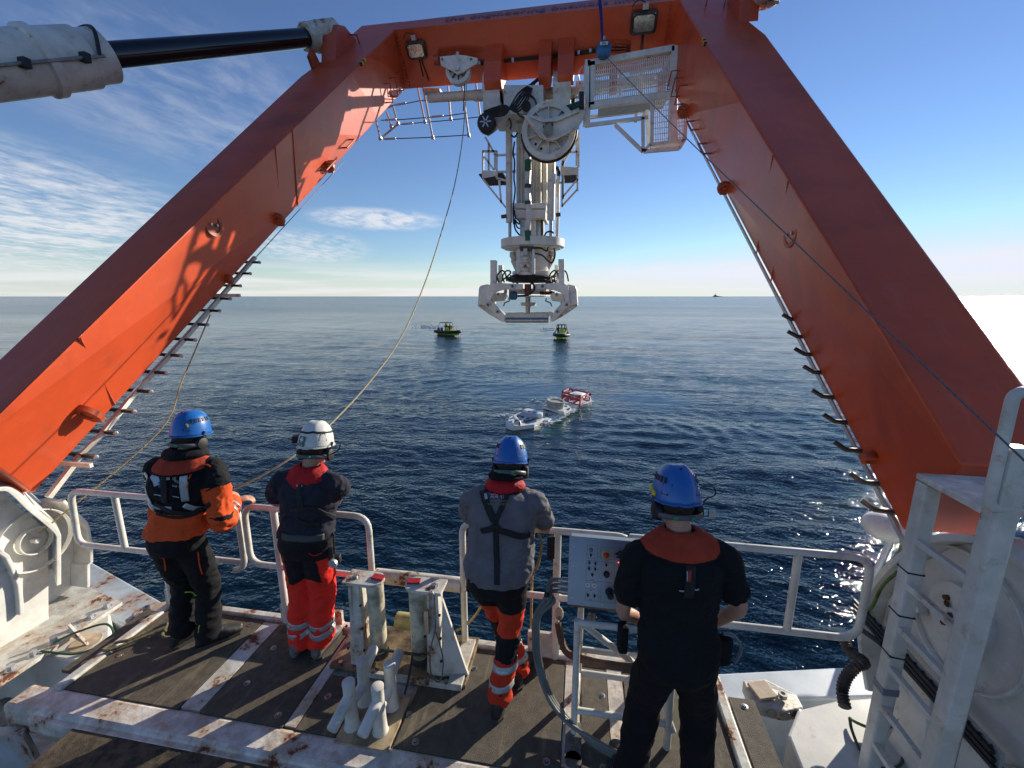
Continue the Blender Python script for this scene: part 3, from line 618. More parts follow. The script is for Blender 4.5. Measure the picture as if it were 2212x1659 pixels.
for k in range(16):                                     # hoses coiled in the tray
    a0 = rg.uniform(0, 6.3); pts = [CZ(zy(845) + rg.uniform(-.03, .09)) + V((math.cos(a0 + t * .5) * RAD * rg.uniform(.66, .80), math.sin(a0 + t * .5) * RAD * rg.uniform(.66, .80), rg.uniform(-.03, .04))) for t in range(7)]
    q = MB(); q.tube(curve_pts(pts, 4), .019, 5); q.build('coiled_hose', BLACK, LH)
for x, dx in ((620, 1), (680, -1), (1190, 1), (1240, 1), (1290, 1)):
    q = MB(); q.tube(curve_pts([A4(x + 60 * dx, 850, -.45), A4(x + 40, 760, -.5), A4(x, 735, -.5), A4(x - 45, 790, -.5), A4(x - 30, 862, -.4)], 6), .016, 6); q.build('looped_hose', BLACK, LH)
for x0, x1, y0, y1, dy in ((498, 560, 620, 885, -.55), (585, 632, 675, 870, .5), (1240, 1305, 608, 885, -.55), (1198, 1236, 670, 870, .5)): vbox(A4, x0, y0, x1, y1, dy, .14, 'guide_post', WHITE_CL)
armL = [(462, 905), (510, 872), (560, 868), (850, 880), (850, 942), (700, 938), (620, 948), (545, 975), (515, 1010), (498, 1062), (535, 1085), (655, 1225), (655, 1292), (620, 1285), (452, 1105)]
for k, dy in enumerate((-.60, .45)):
    plate(A4, armL, dy, .07, 'claw_arm', WHITE_CL); plate(A4, [(1811 - x, y) for x, y in armL], dy, .07, 'claw_arm', WHITE_CL)
for sx in (0, 1):
    fx = (lambda x: 1811 - x) if sx else (lambda x: x)
    plate(A4, [(fx(x), y) for x, y in ((385, 900), (470, 880), (485, 905), (462, 1110), (440, 1120), (360, 1100), (372, 930))], -.45, .95, 'bumper_pad', WHITE_CL, bevel=.03)
    plate(A4, [(fx(x), y) for x, y in ((360, 1100), (445, 1108), (655, 1285), (625, 1292), (480, 1205), (360, 1120))], -.42, .9, 'lower_skid', WHITE_RUST, bevel=.01)
    plate(A4, [(fx(x), y) for x, y in ((515, 985), (640, 975), (660, 1010), (640, 1065), (505, 1078))], -.30, .35, 'pivot_block', WHITE)
    for x, y, r in ((742, 905, .055), (588, 995, .04), (478, 1105, .05), (580, 1180, .042)):
        c = A4(fx(x), y, -.62); q = MB(); q.cyl(c - V((0, .03, 0)), c + V((0, .02, 0)), r, n=14); o = q.build('pivot_pin', STEEL, LH, smooth=True); q = MB(); q.cyl(c - V((0, .045, 0)), c - V((0, .03, 0)), r * .5, n=8); q.build('pin_centre', DKSTEEL, o)
    for k, (x, y) in enumerate(((600, 1045), (640, 1000), (660, 960))): vbox(A4, fx(x) - 14, y - 22, fx(x) + 14, y + 22, -.15, .12, 'valve', DKSTEEL if k % 2 else WHITE)
    vcyl(A4, fx(540) - 8, fx(540) + 8, 1060, 1100, -.2, 'jack_rod', STEEL)
    q = MB(); q.tube(curve_pts([A4(fx(700), 1035, -.5), A4(fx(705), 1065, -.5), A4(fx(660), 1085, -.5), A4(fx(645), 1120, -.45)]), .012, 5); q.build('hose', BLACK, LH)
vbox(A4, 700, 930, 1110, 990, -.1, .25, 'cross_member', WHITE); vbox(A4, 790, 1005, 1080, 1022, -.35, .8, 'base_plate', WHITE)
vbox(A4, 872, 880, 940, 1000, -.45, .1, 'hydraulic_unit', DKSTEEL); vbox(A4, 895, 890, 915, 980, -.48, .03, 'red_spring', REDP)
vcyl(A4, 878, 940, 1020, 1200, 0, 'centre_rod', STEEL)
q = MB(); a = A4(830, 1080); b = A4(998, 1118); q.lathe(V(((a.x + b.x) / 2, YT, b.z)), (0, 0, 1), [((b.x - a.x) / 2, 0), ((b.x - a.x) / 2, a.z - b.z)], 26); q.build('centre_collar', WHITE_RUST, LH, smooth=True)
q = MB(); c0, c1 = A4(705, 1005, -.65), A4(790, 1005, -.60); q.lathe(c0, c1 - c0, [(.06, 0), (.085, .03), (.085, (c1 - c0).length - .03), (.06, (c1 - c0).length)], 18); q.build('blue_float', mat('blue_float', (.03, .10, .16), .5), LH, smooth=True)
q = MB(); q.tube(curve_pts([A4(940, 870, -.6), A4(975, 890, -.65), A4(970, 950, -.65), A4(900, 1000, -.65), A4(800, 1010, -.6)]), .02, 6); q.build('hose', BLACK, LH)
for k in range(9):
    q = MB(); x = 1040 + k * 16; q.tube(curve_pts([A4(x, 970 + rg.randint(-10, 10), -.2), A4(x + 10, 990, -.25), A4(x + 26, 968 + rg.randint(-8, 14), -.2)], 4), .018, 5); q.build('loose_cable', BLACK if k % 3 else REDP, LH)
for dy in (-.62, .5):
    plate(A4, [(660, 1215), (700, 1200), (1125, 1200), (1130, 1222), (1130, 1302), (662, 1302), (655, 1250)] if dy < 0 else [(640, 1190), (1180, 1180), (1190, 1230), (640, 1230)], dy, .10, 'bottom_beam', STEEL if dy < 0 else WHITE)
q = MB(); q.cyl(A4(665, 1275, -.66), A4(1130, 1275, -.66), .045, n=16); q.build('bottom_roller', STEEL, LH, smooth=True)

# ---------------------------------------------------------------- things on and under the beam
def U(px, py, off=.0): return F(*PU(px, py, -off))
# snatch block
SB = thing('pulley_block', U(991, 178, .3), 'white pulley block with a grooved wheel hung under the beam, left of the launching head', 'pulley block')
def Z2(X, Y, y): return P(658.3 + X * .3968, Y * .3968, y=y)
yb = 8.68
for dy in (-.10, .10):
    q = MB(); q.prism([Z2(x, y, yb + dy) for x, y in ((735, 308), (790, 302), (830, 296), (880, 302), (940, 315), (940, 345), (900, 365), (860, 395), (830, 405), (800, 385), (740, 355))], (0, .03, 0)); q.build('side_plate', WHITE, SB, bevel=.004)
c = Z2(838, 388, yb + .0)
q = MB(); q.ring(c - V((0, .06, 0)), (0, 1, 0), .235, .17, .12, 30); q.cyl(c - V((0, .02, 0)), c + V((0, .02, 0)), .18, n=30); q.cyl(c - V((0, .15, 0)), c + V((0, .15, 0)), .05, n=14); wh = q.build('wheel', WHITE_CL, SB, smooth=True)
for k in range(8): a = k * math.pi / 4; q = MB(); q.bar(c + V((0, -.04, 0)), c + V((math.cos(a) * .18, -.04, math.sin(a) * .18)), .014, .03, up=(0, 1, 0)); q.build('spoke', DKSTEEL, wh)
for x in (748, 905): q = MB(); q.cyl(Z2(x, 322, yb - .12), Z2(x, 322, yb + .14), .022, n=8); q.build('bolt', STEEL, SB)
q = MB(); q.cyl(Z2(708, 328, yb), Z2(735, 328, yb), .09, n=14); q.build('mount', ORANGE_D, SB, smooth=True); q = MB(); q.tube([Z2(832, 285, yb), Z2(832, 300, yb)], .03, 8); q.build('mount', WHITE, SB)
# control cables along the underside
CB = thing('beam_cable', U(1150, 130, .05), 'three black cables clipped along the underside of the orange crossbeam', 'cables')
for k in range(3):
    q = MB(); q.tube(curve_pts([U(1035, 134 + k * 3, .05), U(1080, 130 + k * 2.4, .06), U(1115, 127 + k * 2, .05), U(1170, 121 + k * 2.6, .06), U(1250, 113 + k * 2.5, .05), U(1290, 106 + k * 3, .06), U(1330, 104 + k * 4, .05), U(1362, 98 + k * 6, .06)], 6), .015, 6); q.build('cable', BLACK, CB)
for x, y in ((1036, 136), (1108, 129), (1173, 121), (1250, 113), (1275, 109)): q = MB(); q.box(U(x, y + 1, .05), (.04, .06, .05)); q.build('clip', GALV, CB)
for k in range(4): q = MB(); q.tube(curve_pts([U(1290 + k * 4, 104, .05), U(1320, 112 - k * 7, .06), U(1355 + k * 3, 110 - k * 5, .06)], 5), .010, 5); q.build('sensor_lead', ORANGE_D, CB)
q = MB(); q.tube([U(910, 128, .03), U(926, 175, .03)], .01, 5); q.tube([U(1390, 70, .03), U(1388, 110, .03)], .01, 5); q.build('drop_lead', BLACK, CB, kind=None)
# fall arrest block on its blue strap
yf = 8.15
FB = thing('fall_arrester', P(1304, 121, y=yf), 'round blue fall-arrest block hanging on a blue strap in front of the beam', 'fall arrester')
q = MB(); q.bar(P(1294, -20, y=yf), P(1299, 40, y=yf), .05, .006, up=(0, 1, 0)); q.bar(P(1299, 40, y=yf), P(1302, 93, y=yf), .045, .006, up=(0, 1, 0)); q.build('strap', mat('blue_webbing', (.012, .02, .16), .8), FB)
q = MB(); c = P(1304, 108, y=yf); q.lathe(c - V((0, .07, 0)), (0, 1, 0), [(.09, 0), (.125, .02), (.125, .12), (.09, .14)], 22); q.build('casing', mat('blue_casing', (.02, .12, .26), .4, var=.3), FB, smooth=True)
q = MB(); q.box(c + V((0, -.075, .06)), (.13, .006, .05)); pl = q.build('label_plate', WHITE_CL, FB); text_mesh('SRL', .045, c + V((0, -.08, .06)), (1, 0, 0), (0, 0, 1), BLACK, 'lettering', FB)
q = MB(); q.tube([c + V((0, 0, .12)), c + V((0, 0, .2))], .02, 6); q.build('swivel', STEEL, FB)
# wires and ropes
q = MB(); a = P(1309, 122, y=yf); b = P(2260, 1040, y=1.15)
q.tube([a + (b - a) * t - V((0, 0, .10 * math.sin(math.pi * t))) * .3 for t in [i / 24 for i in range(25)]], [.006 - .0035 * i / 24 for i in range(25)], 6); q.build('wire_rope', WIRE, label='thin steel wire falling from the blue fall-arrest block across the right leg', cat='wire')
q = MB(); q.tube([P(1490, 255, y=8.7), P(1590, 440, y=6.9), P(1700, 650, y=5.5), P(1715, 690, y=5.3)], .012, 6); q.build('wire_rope', WIRE, label='dark steel wire hanging down along the inner edge of the right leg', cat='wire')
rp = [(1008, 180), (1000, 290), (984, 390), (960, 480), (922, 600), (870, 722), (800, 823), (705, 925), (640, 981), (560, 1030), (492, 1063), (480, 1072)]
ys = [8.68, 7.9, 7.25, 6.65, 5.85, 5.0, 4.25, 3.55, 3.2, 2.95, 2.78, 2.75]
q = MB(); q.tube(curve_pts([P(x, y, y=w) for (x, y), w in zip(rp, ys)], 6), [.0085 + .001 * min(1, i / 40) for i in range(6 * 11 + 1)], 7)
HANDLINE = q.build('hand_line', mat('pale_rope', (.48, .42, .26), .85, var=.25, vscale=60), label='pale hand line sagging from the pulley block down to the man in orange', cat='rope', smooth=True)
q = MB(); q.tube([P(1004, 180, y=8.7), P(1001, 240, y=8.7)], .01, 5); q.build('tail_line', BLACK, SB)
# guard frame of tubes and wires behind the beam, left
GF = thing('wire_guard_frame', P(980, 300, y=9.6), 'galvanised tube and wire safety frame hanging behind the left half of the beam', 'guard frame')
for a, b, y in (((615, 480), (655, 665), 9.9), ((640, 455), (697, 750), 9.3), ((780, 470), (795, 650), 9.9), ((852, 440), (893, 738), 9.3), ((930, 440), (957, 642), 9.9), ((383, 640), (412, 755), 9.3), ((480, 580), (508, 675), 9.8), ((445, 610), (472, 690), 9.6), ((412, 755), (508, 675), 9.5)):
    q = MB(); q.cyl(Z2(*a, y), Z2(*b, y), .022, n=8); q.build('tube', GALV, GF)
    q = MB(); q.cyl(Z2(b[0] - 7, b[1], y), Z2(b[0] + 7, b[1] - 3, y), .038, n=8); q.build('clamp', GALV, GF)
for a, b, y in (((470, 575), (620, 550), 9.9), ((620, 550), (985, 500), 9.9), ((415, 655), (660, 640), 9.6), ((508, 678), (970, 635), 9.9), ((410, 758), (900, 735), 9.3), ((665, 640), (885, 615), 9.3), ((400, 600), (480, 575), 9.8)):
    q = MB(); q.tube([Z2(*a, y), (Z2(*a, y) + Z2(*b, y)) / 2 - V((0, 0, .01)), Z2(*b, y)], .010, 5); q.build('wire', DKSTEEL, GF)
    q = MB(); c0, c1 = Z2(*a, y), Z2(*b, y); d = (c1 - c0).normalized(); q.cyl(c0 + d * .1, c0 + d * .35, .020, n=6); q.build('turnbuckle', GALV, GF)
q = MB(); q.obox(Z2(640, 478, 9.3), Z2(735, 480, 9.3) - Z2(640, 478, 9.3), (0, .2, 0), (0, 0, -.05)); q.build('top_rail', WHITE_RUST, GF)
# access cage, right
CG = thing('access_cage', P(1360, 230, y=8.6), 'white access walkway and ladder cage with barred sides under the right end of the beam', 'access cage')
def cb(a, b, y, w, name='frame_bar', m=WHITE_CL, par=CG, h=None): q = MB(); q.bar(Z2(*a, y), Z2(*b, y), w, h or w); return q.build(name, m, par)
yc, yd = 8.25, 9.25
for s in (((1540, 350), (2010, 265)), ((1545, 578), (2005, 520))): cb(*s, yc, .09, 'top_rail'); cb(*s, yd, .06, 'top_rail')
for s in (((1540, 330), (1540, 690)), ((1565, 340), (1562, 575)), ((2012, 255), (1998, 520))): cb(*s, yc, .09, 'post')
cb((2028, 260), (2012, 500), yc, .07, 'post'); cb((2040, 262), (2080, 235), yc, .08, 'bracket', DKSTEEL); cb((2010, 510), (2040, 500), yc, .08, 'bracket', DKSTEEL)
q = MB(); q.prism([Z2(x, y, yc + .02) for x, y in ((1565, 330), (2005, 255), (2002, 292), (1565, 365))], (0, .03, 0)); q.build('header_plate', WHITE_CL, CG)
def grille(tl, tr, br, bl, n, mrows, y, w, name):
    q = MB(); L_ = lambda a, b, t: (a[0] + (b[0] - a[0]) * t, a[1] + (b[1] - a[1]) * t)
    for i in range(n): t = (i + .5) / n; q.bar(Z2(*L_(tl, tr, t), y), Z2(*L_(bl, br, t), y), w, w * 1.4)
    for j in range(mrows): t = (j + .5) / mrows; q.bar(Z2(*L_(tl, bl, t), y + .02), Z2(*L_(tr, br, t), y + .02), w, w)
    q.build(name, WHITE, CG, kind='stuff')
grille((1568, 372), (1995, 300), (1990, 515), (1568, 568), 40, 6, yc, .018, 'barred_panel')
grille((1888, 535), (1988, 520), (1982, 770), (1882, 778), 10, 8, yc, .012, 'barred_panel'); grille((2022, 640), (2070, 630), (2066, 755), (2018, 765), 6, 6, yc, .012, 'barred_panel')
for s, y in ((((1570, 400), (1990, 345)), yd), (((1570, 455), (1990, 400)), yd), (((1570, 500), (1990, 430)), yd), (((1770, 400), (1990, 345)), 8.8), (((1560, 585), (1870, 560)), yd), (((1720, 395), (1715, 520)), yd), (((1830, 400), (1825, 510)), yd), (((1540, 640), (1870, 600)), yd), (((1540, 682), (1870, 640)), yc), (((1690, 680), (1842, 826)), yc), (((1808, 570), (1800, 665)), yd), (((1870, 560), (1840, 640)), yd), (((1840, 640), (1842, 830)), yc), (((1862, 600), (1872, 800)), yc + .4), (((1845, 825), (2040, 808)), yc), (((1880, 790), (2060, 765)), yc), (((2040, 808), (2068, 760)), yc), (((1845, 825), (1882, 785)), yc), (((2075, 640), (2068, 765)), yc), (((2022, 635), (2075, 625)), yc), (((1860, 805), (2050, 790)), yd), (((1560, 585), (1850, 545)), yc + .2)):
    cb(*s, y, .055)
q = MB(); q.obox(Z2(1985, 500, yc - .05), Z2(2030, 500, yc - .05) - Z2(1985, 500, yc - .05), (0, .1, 0), Z2(1985, 775, yc - .05) - Z2(1985, 500, yc - .05)); q.build('main_post', WHITE_CL, CG, bevel=.01)
q = MB(); q.obox(Z2(1885, 520, yc - .03), Z2(1905, 520, yc - .03) - Z2(1885, 520, yc - .03), (0, .08, 0), Z2(1880, 780, yc - .03) - Z2(1885, 520, yc - .03)); q.build('main_post', WHITE_CL, CG)
q = MB(); q.obox(Z2(1600, 565, 8.5), Z2(1980, 515, 8.5) - Z2(1600, 565, 8.5), (0, .5, 0), (0, 0, -.03)); q.build('walkway', GALV, CG)
cb((1475, 478), (1600, 470), 9.0, .16, 'walkway_beam'); cb((1600, 470), (1900, 430), 9.2, .14, 'walkway_beam')
for x in (1680, 1940): cb((x, 400), (x - 2, 510), 9.0, .12, 'orange_stay', ORANGE)
q = MB(); q.tube(curve_pts([Z2(1515, 360, 8.6), Z2(1490, 400, 8.6), Z2(1500, 470, 8.7), Z2(1480, 520, 8.7)]), .012, 5); q.tube([Z2(1525, 360, 8.4), Z2(1520, 690, 8.4)], .02, 6); q.build('lead', GALV, CG)
# ---------------------------------------------------------------- ship's stern: hull, working platform, mats
q = MB(); q.prism([(-6.0, -2, -.92), (2.9, -2, -.92), (2.9, 2.9, -.92), (1.02, 2.62, -.92), (-3.4, 2.62, -.92), (-6.0, 3.0, -.92)], (0, 0, -.06)); q.build('lower_deck', WHITE_DK, kind='structure')
HULL = MB(); HULL.prism([(-8.2, 4.35, -.5), (-6.06, 3.79, -.5), (-4.2, 3.23, -.5), (-3.36, 2.95, -.5), (-3.36, 2.74, -.5), (-4.1, 2.86, -.5), (-5.28, 3.12, -.5), (-8.2, 3.7, -.5)], (0, 0, -3.9)); HULL = HULL.build('stern_hull', GREYBLUE, kind='structure', bevel=.02)
q = MB(); q.prism([(.96, 2.76, -.5), (1.0, 3.22, -.5), (1.25, 3.26, -.5), (2.5, 3.54, -.5), (4.2, 3.9, -.5), (4.2, 3.5, -.5), (2.41, 3.23, -.5), (1.35, 3.02, -.5)], (0, 0, -3.9)); q.build('stern_hull', mat('hull_pale_paint', (.50, .56, .60), .4, var=.08, rust=.15, rscale=3), kind='structure', bevel=.02)
q = MB(); q.box((-1.2, 2.60, -2.3), (4.4, .12, 4.3)); q.build('transom', GREYBLUE, kind='structure')
# working platform
DK = MB().box((-1.19, 2.19, -.075), (4.42, 1.0, .10)).build('platform_deck', WHITE_DK, kind='structure', bevel=.006)
q = MB(); q.box((-1.1, 1.805, -.10), (5.1, .175, .20)); q.build('front_beam', WHITE_DK, DK, bevel=.03)
q = MB(); q.box((-1.1, 1.805, -.26), (4.9, .03, .14)); q.build('front_beam_web', WHITE, DK)
for x in (-3.42, .985):
    q = MB(); q.box((x, 2.30, -.004), (.07, .86, .045)); q.build('edge_kerb', WHITE_RUST, DK, bevel=.012)
q = MB(); q.box((-2.4, 2.70, -.01), (2.04, .06, .07)); q.build('stern_kerb', WHITE_RUST, DK, bevel=.01)
q = MB(); q.box((.15, 2.70, -.01), (1.72, .06, .07)); q.build('stern_kerb', WHITE_RUST, DK, bevel=.01)
q = MB(); q.box((-3.55, 2.30, -.2), (.22, .9, .02)); q.build('side_ledge', WHITE_DK, DK)
def mat_panel(x0, y0, x1, y1, z=0., cut=None):
    m_ = MB(); m_.box(((x0 + x1) / 2, (y0 + y1) / 2, z - .012), (x1 - x0, y1 - y0, .024)); o = m_.build('deck_mat', MAT, DK, bevel=.003)
    return o
def stud(par, x, y, z=0.):
    m_ = MB(); m_.lathe((x, y, z - .002), (0, 0, 1), [(.022, 0), (.022, .004), (.012, .006), (.012, .002), (.008, .002), (.008, .010)], 16); m_.build('washer_bolt', STEEL, par, smooth=True)
M1 = mat_panel(-3.38, 1.885, -2.49, 2.665); [stud(M1, *p) for p in ((-3.30, 2.18), (-2.57, 2.6), (-3.28, 2.6))]
M2 = mat_panel(-2.33, 1.885, -1.745, 2.64); [stud(M2, *p) for p in ((-2.22, 2.42), (-2.19, 2.12), (-1.82, 1.95))]
M3 = mat_panel(-1.655, 1.885, -1.39, 2.28); [stud(M3, *p) for p in ((-1.585, 2.12),)]
M4 = mat_panel(-1.02, 1.885, -.045, 2.66); [stud(M4, *p) for p in ((-.90, 1.935), (-1.0, 2.09), (-.68, 2.49), (-.12, 1.95))]
M5 = mat_panel(.075, 1.885, .245, 2.64, .001); stud(M5, .21, 2.42); stud(M5, .2, 1.97)
M6 = mat_panel(.36, 1.885, .945, 2.64); [stud(M6, *p) for p in ((.90, 2.5), (.45, 2.5), (.90, 1.98), (.45, 1.98))]
q = MB(); q.box((.30, 2.27, -.005), (.10, .76, .014)); q.build('centre_strip', WHITE_DK, DK); q = MB(); q.box((.015, 2.27, -.005), (.10, .76, .014)); q.build('centre_strip', WHITE_DK, DK)
q = MB(); q.box((-2.41, 2.27, -.012), (.14, .74, .02)); q.build('centre_strip', WHITE_RUST, DK); q = MB(); q.box((-1.70, 2.27, -.012), (.075, .74, .02)); q.build('centre_strip', WHITE_RUST, DK)
PK = mat_panel(-3.64, 2.04, -3.47, 2.66, -.05); stud(PK, -3.54, 2.12, -.05); stud(PK, -3.55, 2.55, -.05)
PK = mat_panel(1.04, 1.2, 1.20, 2.56, -.01); stud(PK, 1.12, 2.5, -.01)
NM = MB(); NM.box((-.52, 1.33, -.045), (5.05, .76, .03)); NM = NM.build('deck_mat', mat('gritty_antislip', (.10, .072, .042), .85, var=.45, vscale=14, bump=.8, bscale=260), DK, bevel=.004)
q = MB(); q.box((-.52, 1.33, -.09), (5.02, .72, .06)); q.build('near_deck_plate', WHITE_DK, DK)
# hinge latches outboard of each platform edge
def latch(x, sx):
    t = thing('latch', (x, 2.75, -.12), 'rusty pinned latch block at the %s outer corner of the platform' % ('left' if sx < 0 else 'right'), 'latch')
    q = MB(); q.prism([(x, 2.62, -.10), (x + sx * .20, 2.60, -.10), (x + sx * .34, 2.66, -.12), (x + sx * .34, 2.76, -.12), (x + sx * .16, 2.84, -.10), (x, 2.80, -.10)], (0, 0, -.09)); q.build('block', WHITE_RUST, t, bevel=.01)
    q = MB(); q.box((x + sx * .10, 2.72, -.085), (.14, .13, .02), rz=.3); q.build('cover_plate', mat('rusty_cream', (.55, .42, .28), .6, var=.2, rust=.5, rscale=14), t, bevel=.004)
    for k in range(3): q = MB(); q.cyl((x + sx * (.12 + .09 * k), 2.60, -.145), (x + sx * (.12 + .09 * k), 2.64, -.145), .032, n=12); q.build('pin', STEEL, t, smooth=True)
    q = MB(); q.ring((x + sx * .22, 2.70, -.095), (0, 0, 1), .028, .015, .03, 14); q.build('eye', STEEL, t)
latch(-3.47, -1); latch(1.22, 1)

# ---------------------------------------------------------------- railings
def rail(name, label, loops, posts, extra=()):
    t = thing(name, (posts[0][0], 2.68, 0), label, 'railing', 'white tube railings along the stern')
    for pts in loops:
        q = MB(); q.tube(pts, .024, 10); q.build('rail_tube', WHITE, t, smooth=True)
    for x, z0, z1 in posts:
        q = MB(); q.tube([(x, 2.68, z0), (x, 2.68, z1)], .024 if z0 > .1 else .027, 10); q.build('post', WHITE, t, smooth=True)
    for x0, x1, z1 in extra:
        q = MB(); q.box(((x0 + x1) / 2, 2.68, z1 / 2), (x1 - x0, .03, z1)); q.build('toe_plate', WHITE_RUST, t, bevel=.003)
    return t
Y_ = 2.68
def rnd(corners, r=.10, k=5):
    out = []
    for i, c in enumerate(corners):
        c = V(c)
        if i in (0, len(corners) - 1): out.append(c); continue
        a = (V(corners[i - 1]) - c).normalized(); b = (V(corners[i + 1]) - c).normalized(); 
        for j in range(k + 1):
            t = j / k; out.append((c + a * r) * (1 - t) ** 2 + c * 2 * t * (1 - t) + (c + b * r) * t * t)
    return out
rail('stern_railing', 'white tube railing panel at the far left, its end hanging out past the platform',
     [rnd([(-2.64, Y_, .50), (-4.24, Y_, .50), (-4.20, Y_, 1.0), (-2.70, Y_, 1.0)]), rnd([(-3.3, Y_, 1.0), (-2.62, Y_, 1.0), (-2.62, Y_, .45), (-2.72, Y_, .42)], .09)],
     [(-3.76, .5, 1.0), (-3.38, .0, 1.0)], [(-3.43, -3.33, .16)])
rail('stern_railing', 'white tube railing panel between the man in orange and the man with the white helmet',
     [rnd([(-1.52, Y_, .0), (-1.52, Y_, 1.0), (-2.56, Y_, 1.0), (-2.56, Y_, .50), (-1.52, Y_, .50)], .11)],
     [(-2.30, 0, 1.0)], [(-2.34, -1.80, .16)])
rail('stern_railing', 'white tube railing panel the grey shirted man leans on, behind the control box',
     [rnd([(-.80, Y_, .0), (-.80, Y_, 1.02), (.36, Y_, 1.02), (.42, Y_, .90), (.42, Y_, .5)], .09), [(-.80, Y_, .50), (.42, Y_, .50)]],
     [(-.12, 0, 1.02)], [(-.32, -.09, .20)])
rail('stern_railing', 'white tube railing panel at the far right reaching out beyond the platform over the water',
     [rnd([(.36, Y_, 1.02), (1.81, Y_, 1.02), (1.81, Y_, .44), (.36, Y_, .44)], .12)], [(1.395, .44, 1.02), (.62, 0, 1.02)])
q = MB(); q.cyl((-1.52, 2.70, .52), (-.80, 2.70, .52), .045, n=14); q.cyl((-1.52, 2.70, .52), (-.80, 2.70, .52), .0451, n=6); q = MB().cyl((-1.50, 2.70, .50), (-.82, 2.70, .50), .055, n=16).build('crossbar', WHITE_RUST, smooth=True, label='thick white crossbar behind the two fairlead posts', cat='crossbar')

# ---------------------------------------------------------------- roller fairlead, bitts
FL = thing('roller_fairlead', (-1.2, 2.45, 0), 'dirty white roller fairlead with two upright rollers and red greased tops', 'fairlead')
q = MB(); q.box((-1.2, 2.53, .012), (1.0, .42, .03)); q.build('base_plate', mat('oily_plate', (.20, .14, .07), .45, var=.5, vscale=8, rust=.35, rscale=7, bump=.3), FL, bevel=.005)
q = MB(); q.box((-.77, 2.50, .02), (.10, .40, .05)); q.box((-1.1, 2.31, .02), (.72, .03, .04)); q.build('base_rim', WHITE_RUST, FL, bevel=.004)
ROLL = mat('stained_roller', (.55, .50, .36), .5, var=.35, vscale=9, rust=.3, rscale=9, stain=(.20, .17, .12))
for sx, xr, xc in ((-1, -1.37, -1.50), (1, -1.06, -.93)):
    q = MB(); q.prism([(xc - .055, 2.36, .03), (xc + .055, 2.36, .03), (xc + .04, 2.40, .66), (xc - .04, 2.40, .66)], (0, .025, 0)); q.prism([(xc - .05, 2.38, .03), (xc - .05, 2.54, .03), (xc - .04, 2.47, .66), (xc - .04, 2.38, .66)], (.02, 0, 0)); q.prism([(xc + .03, 2.38, .03), (xc + .03, 2.50, .03), (xc + .02, 2.47, .66), (xc + .02, 2.38, .66)], (.02, 0, 0)); q.build('bracket', WHITE_RUST, FL, bevel=.003)
    q = MB(); q.lathe((xr, 2.44, .10), (0, 0, 1), [(.052, 0), (.058, .01), (.058, .25), (.055, .26), (.055, .28), (.058, .29), (.058, .54), (.05, .555)], 22); q.build('roller', ROLL, FL, smooth=True)
    q = MB(); q.lathe((xr, 2.44, .06), (0, 0, 1), [(.066, 0), (.066, .03), (.045, .045)], 18); q.build('lower_collar', DKSTEEL, FL)
    pts = [(xr - sx * .065 * math.cos(a), 2.42 - .085 * math.sin(a), .66) if False else None for a in ()]
    cap = [V((xr + .075 * math.cos(a), 2.43 + .075 * math.sin(a), .662)) for a in [(-math.pi / 2 if sx < 0 else math.pi / 2) + i * math.pi / 8 for i in range(9)]] + [V((xc + sx * .07, 2.505, .662)) if sx < 0 else V((xc + .07, 2.355, .662)), V((xc + sx * .07, 2.355, .662)) if sx < 0 else V((xc + .07, 2.505, .662))]
    q = MB(); q.prism(cap, (0, 0, .022)); q.build('top_plate', WHITE_RUST, FL, bevel=.003)
    q = MB(); q.box((xr + (.03 if sx < 0 else -.02), 2.44, .692), (.085, .05, .012), rz=.1 * sx); q.build('red_grease', REDP, FL)
    q = MB(); q.cyl((xc - .0 * sx, 2.42, .684), (xc, 2.42, .70), .018, n=6); q.cyl((xc, 2.42, .684), (xc, 2.42, .688), .028, n=12); q.build('bolt', STEEL, FL)
q = MB(); q.prism([(-.88, 2.36, .03), (-.70, 2.40, .03), (-.72, 2.40, .09), (-.86, 2.38, .62)], (0, .02, 0)); q.build('brace', WHITE, FL)
q = MB(); q.box((-.965, 2.352, .46), (.03, .02, .18)); q.build('latch_bar', STEEL, FL); q = MB(); q.tube([(-1.37, 2.40, .11), (-1.30, 2.38, .16), (-1.0, 2.38, .16)], .010, 6); q.build('bent_rod', DKSTEEL, FL)
q = MB(); q.tube(curve_pts([(-.93, 2.36, .70), (-.90, 2.34, .66), (-.895, 2.32, .45), (-.93, 2.30, .28), (-.92, 2.28, .12), (-.86, 2.28, .08), (-.85, 2.32, .22), (-.90, 2.34, .40), (-.92, 2.35, .36)]), .005, 5); q.build('lanyard', WIRE, FL)
q = MB(); q.cyl((-1.31, 2.62, .20), (-1.10, 2.62, .20), .06, n=18); q.build('cross_roller', mat('worn_yellow', (.42, .36, .14), .5, var=.25, vscale=12, rust=.55, rscale=12), FL, smooth=True)
for x, y in ((-1.62, 2.34), (-1.36, 2.31), (-.96, 2.30), (-.83, 2.31), (-.80, 2.50)): q = MB(); q.cyl((x, y, .02), (x, y, .055), .016, n=6); q.build('bolt', STEEL, FL)
q = MB(); q.tube(curve_pts([(-1.06, 2.31, .22), (-1.07, 2.26, .10), (-1.08, 2.20, .02)]), .008, 5); q.build('lanyard', BLACK, FL)
for x in (-1.56, -1.44, -.985, -.875):
    for z in (.16, .34, .52): q = MB(); q.cyl((x, 2.361, z), (x, 2.350, z), .009, n=6); q.build('bolt_head', DKSTEEL, FL)
for y0 in (2.315, 2.36): q = MB(); q.tube([(-1.55, y0 + .045, .031), (-1.45, y0 + .045, .031)], .006, 5); q.build('weld_bead', WHITE_RUST, FL)
BT = thing('mooring_bitts', (-1.22, 2.0, 0), 'white cross bitts, four stubby posts with slanting horns, before the roller fairlead', 'bitts')
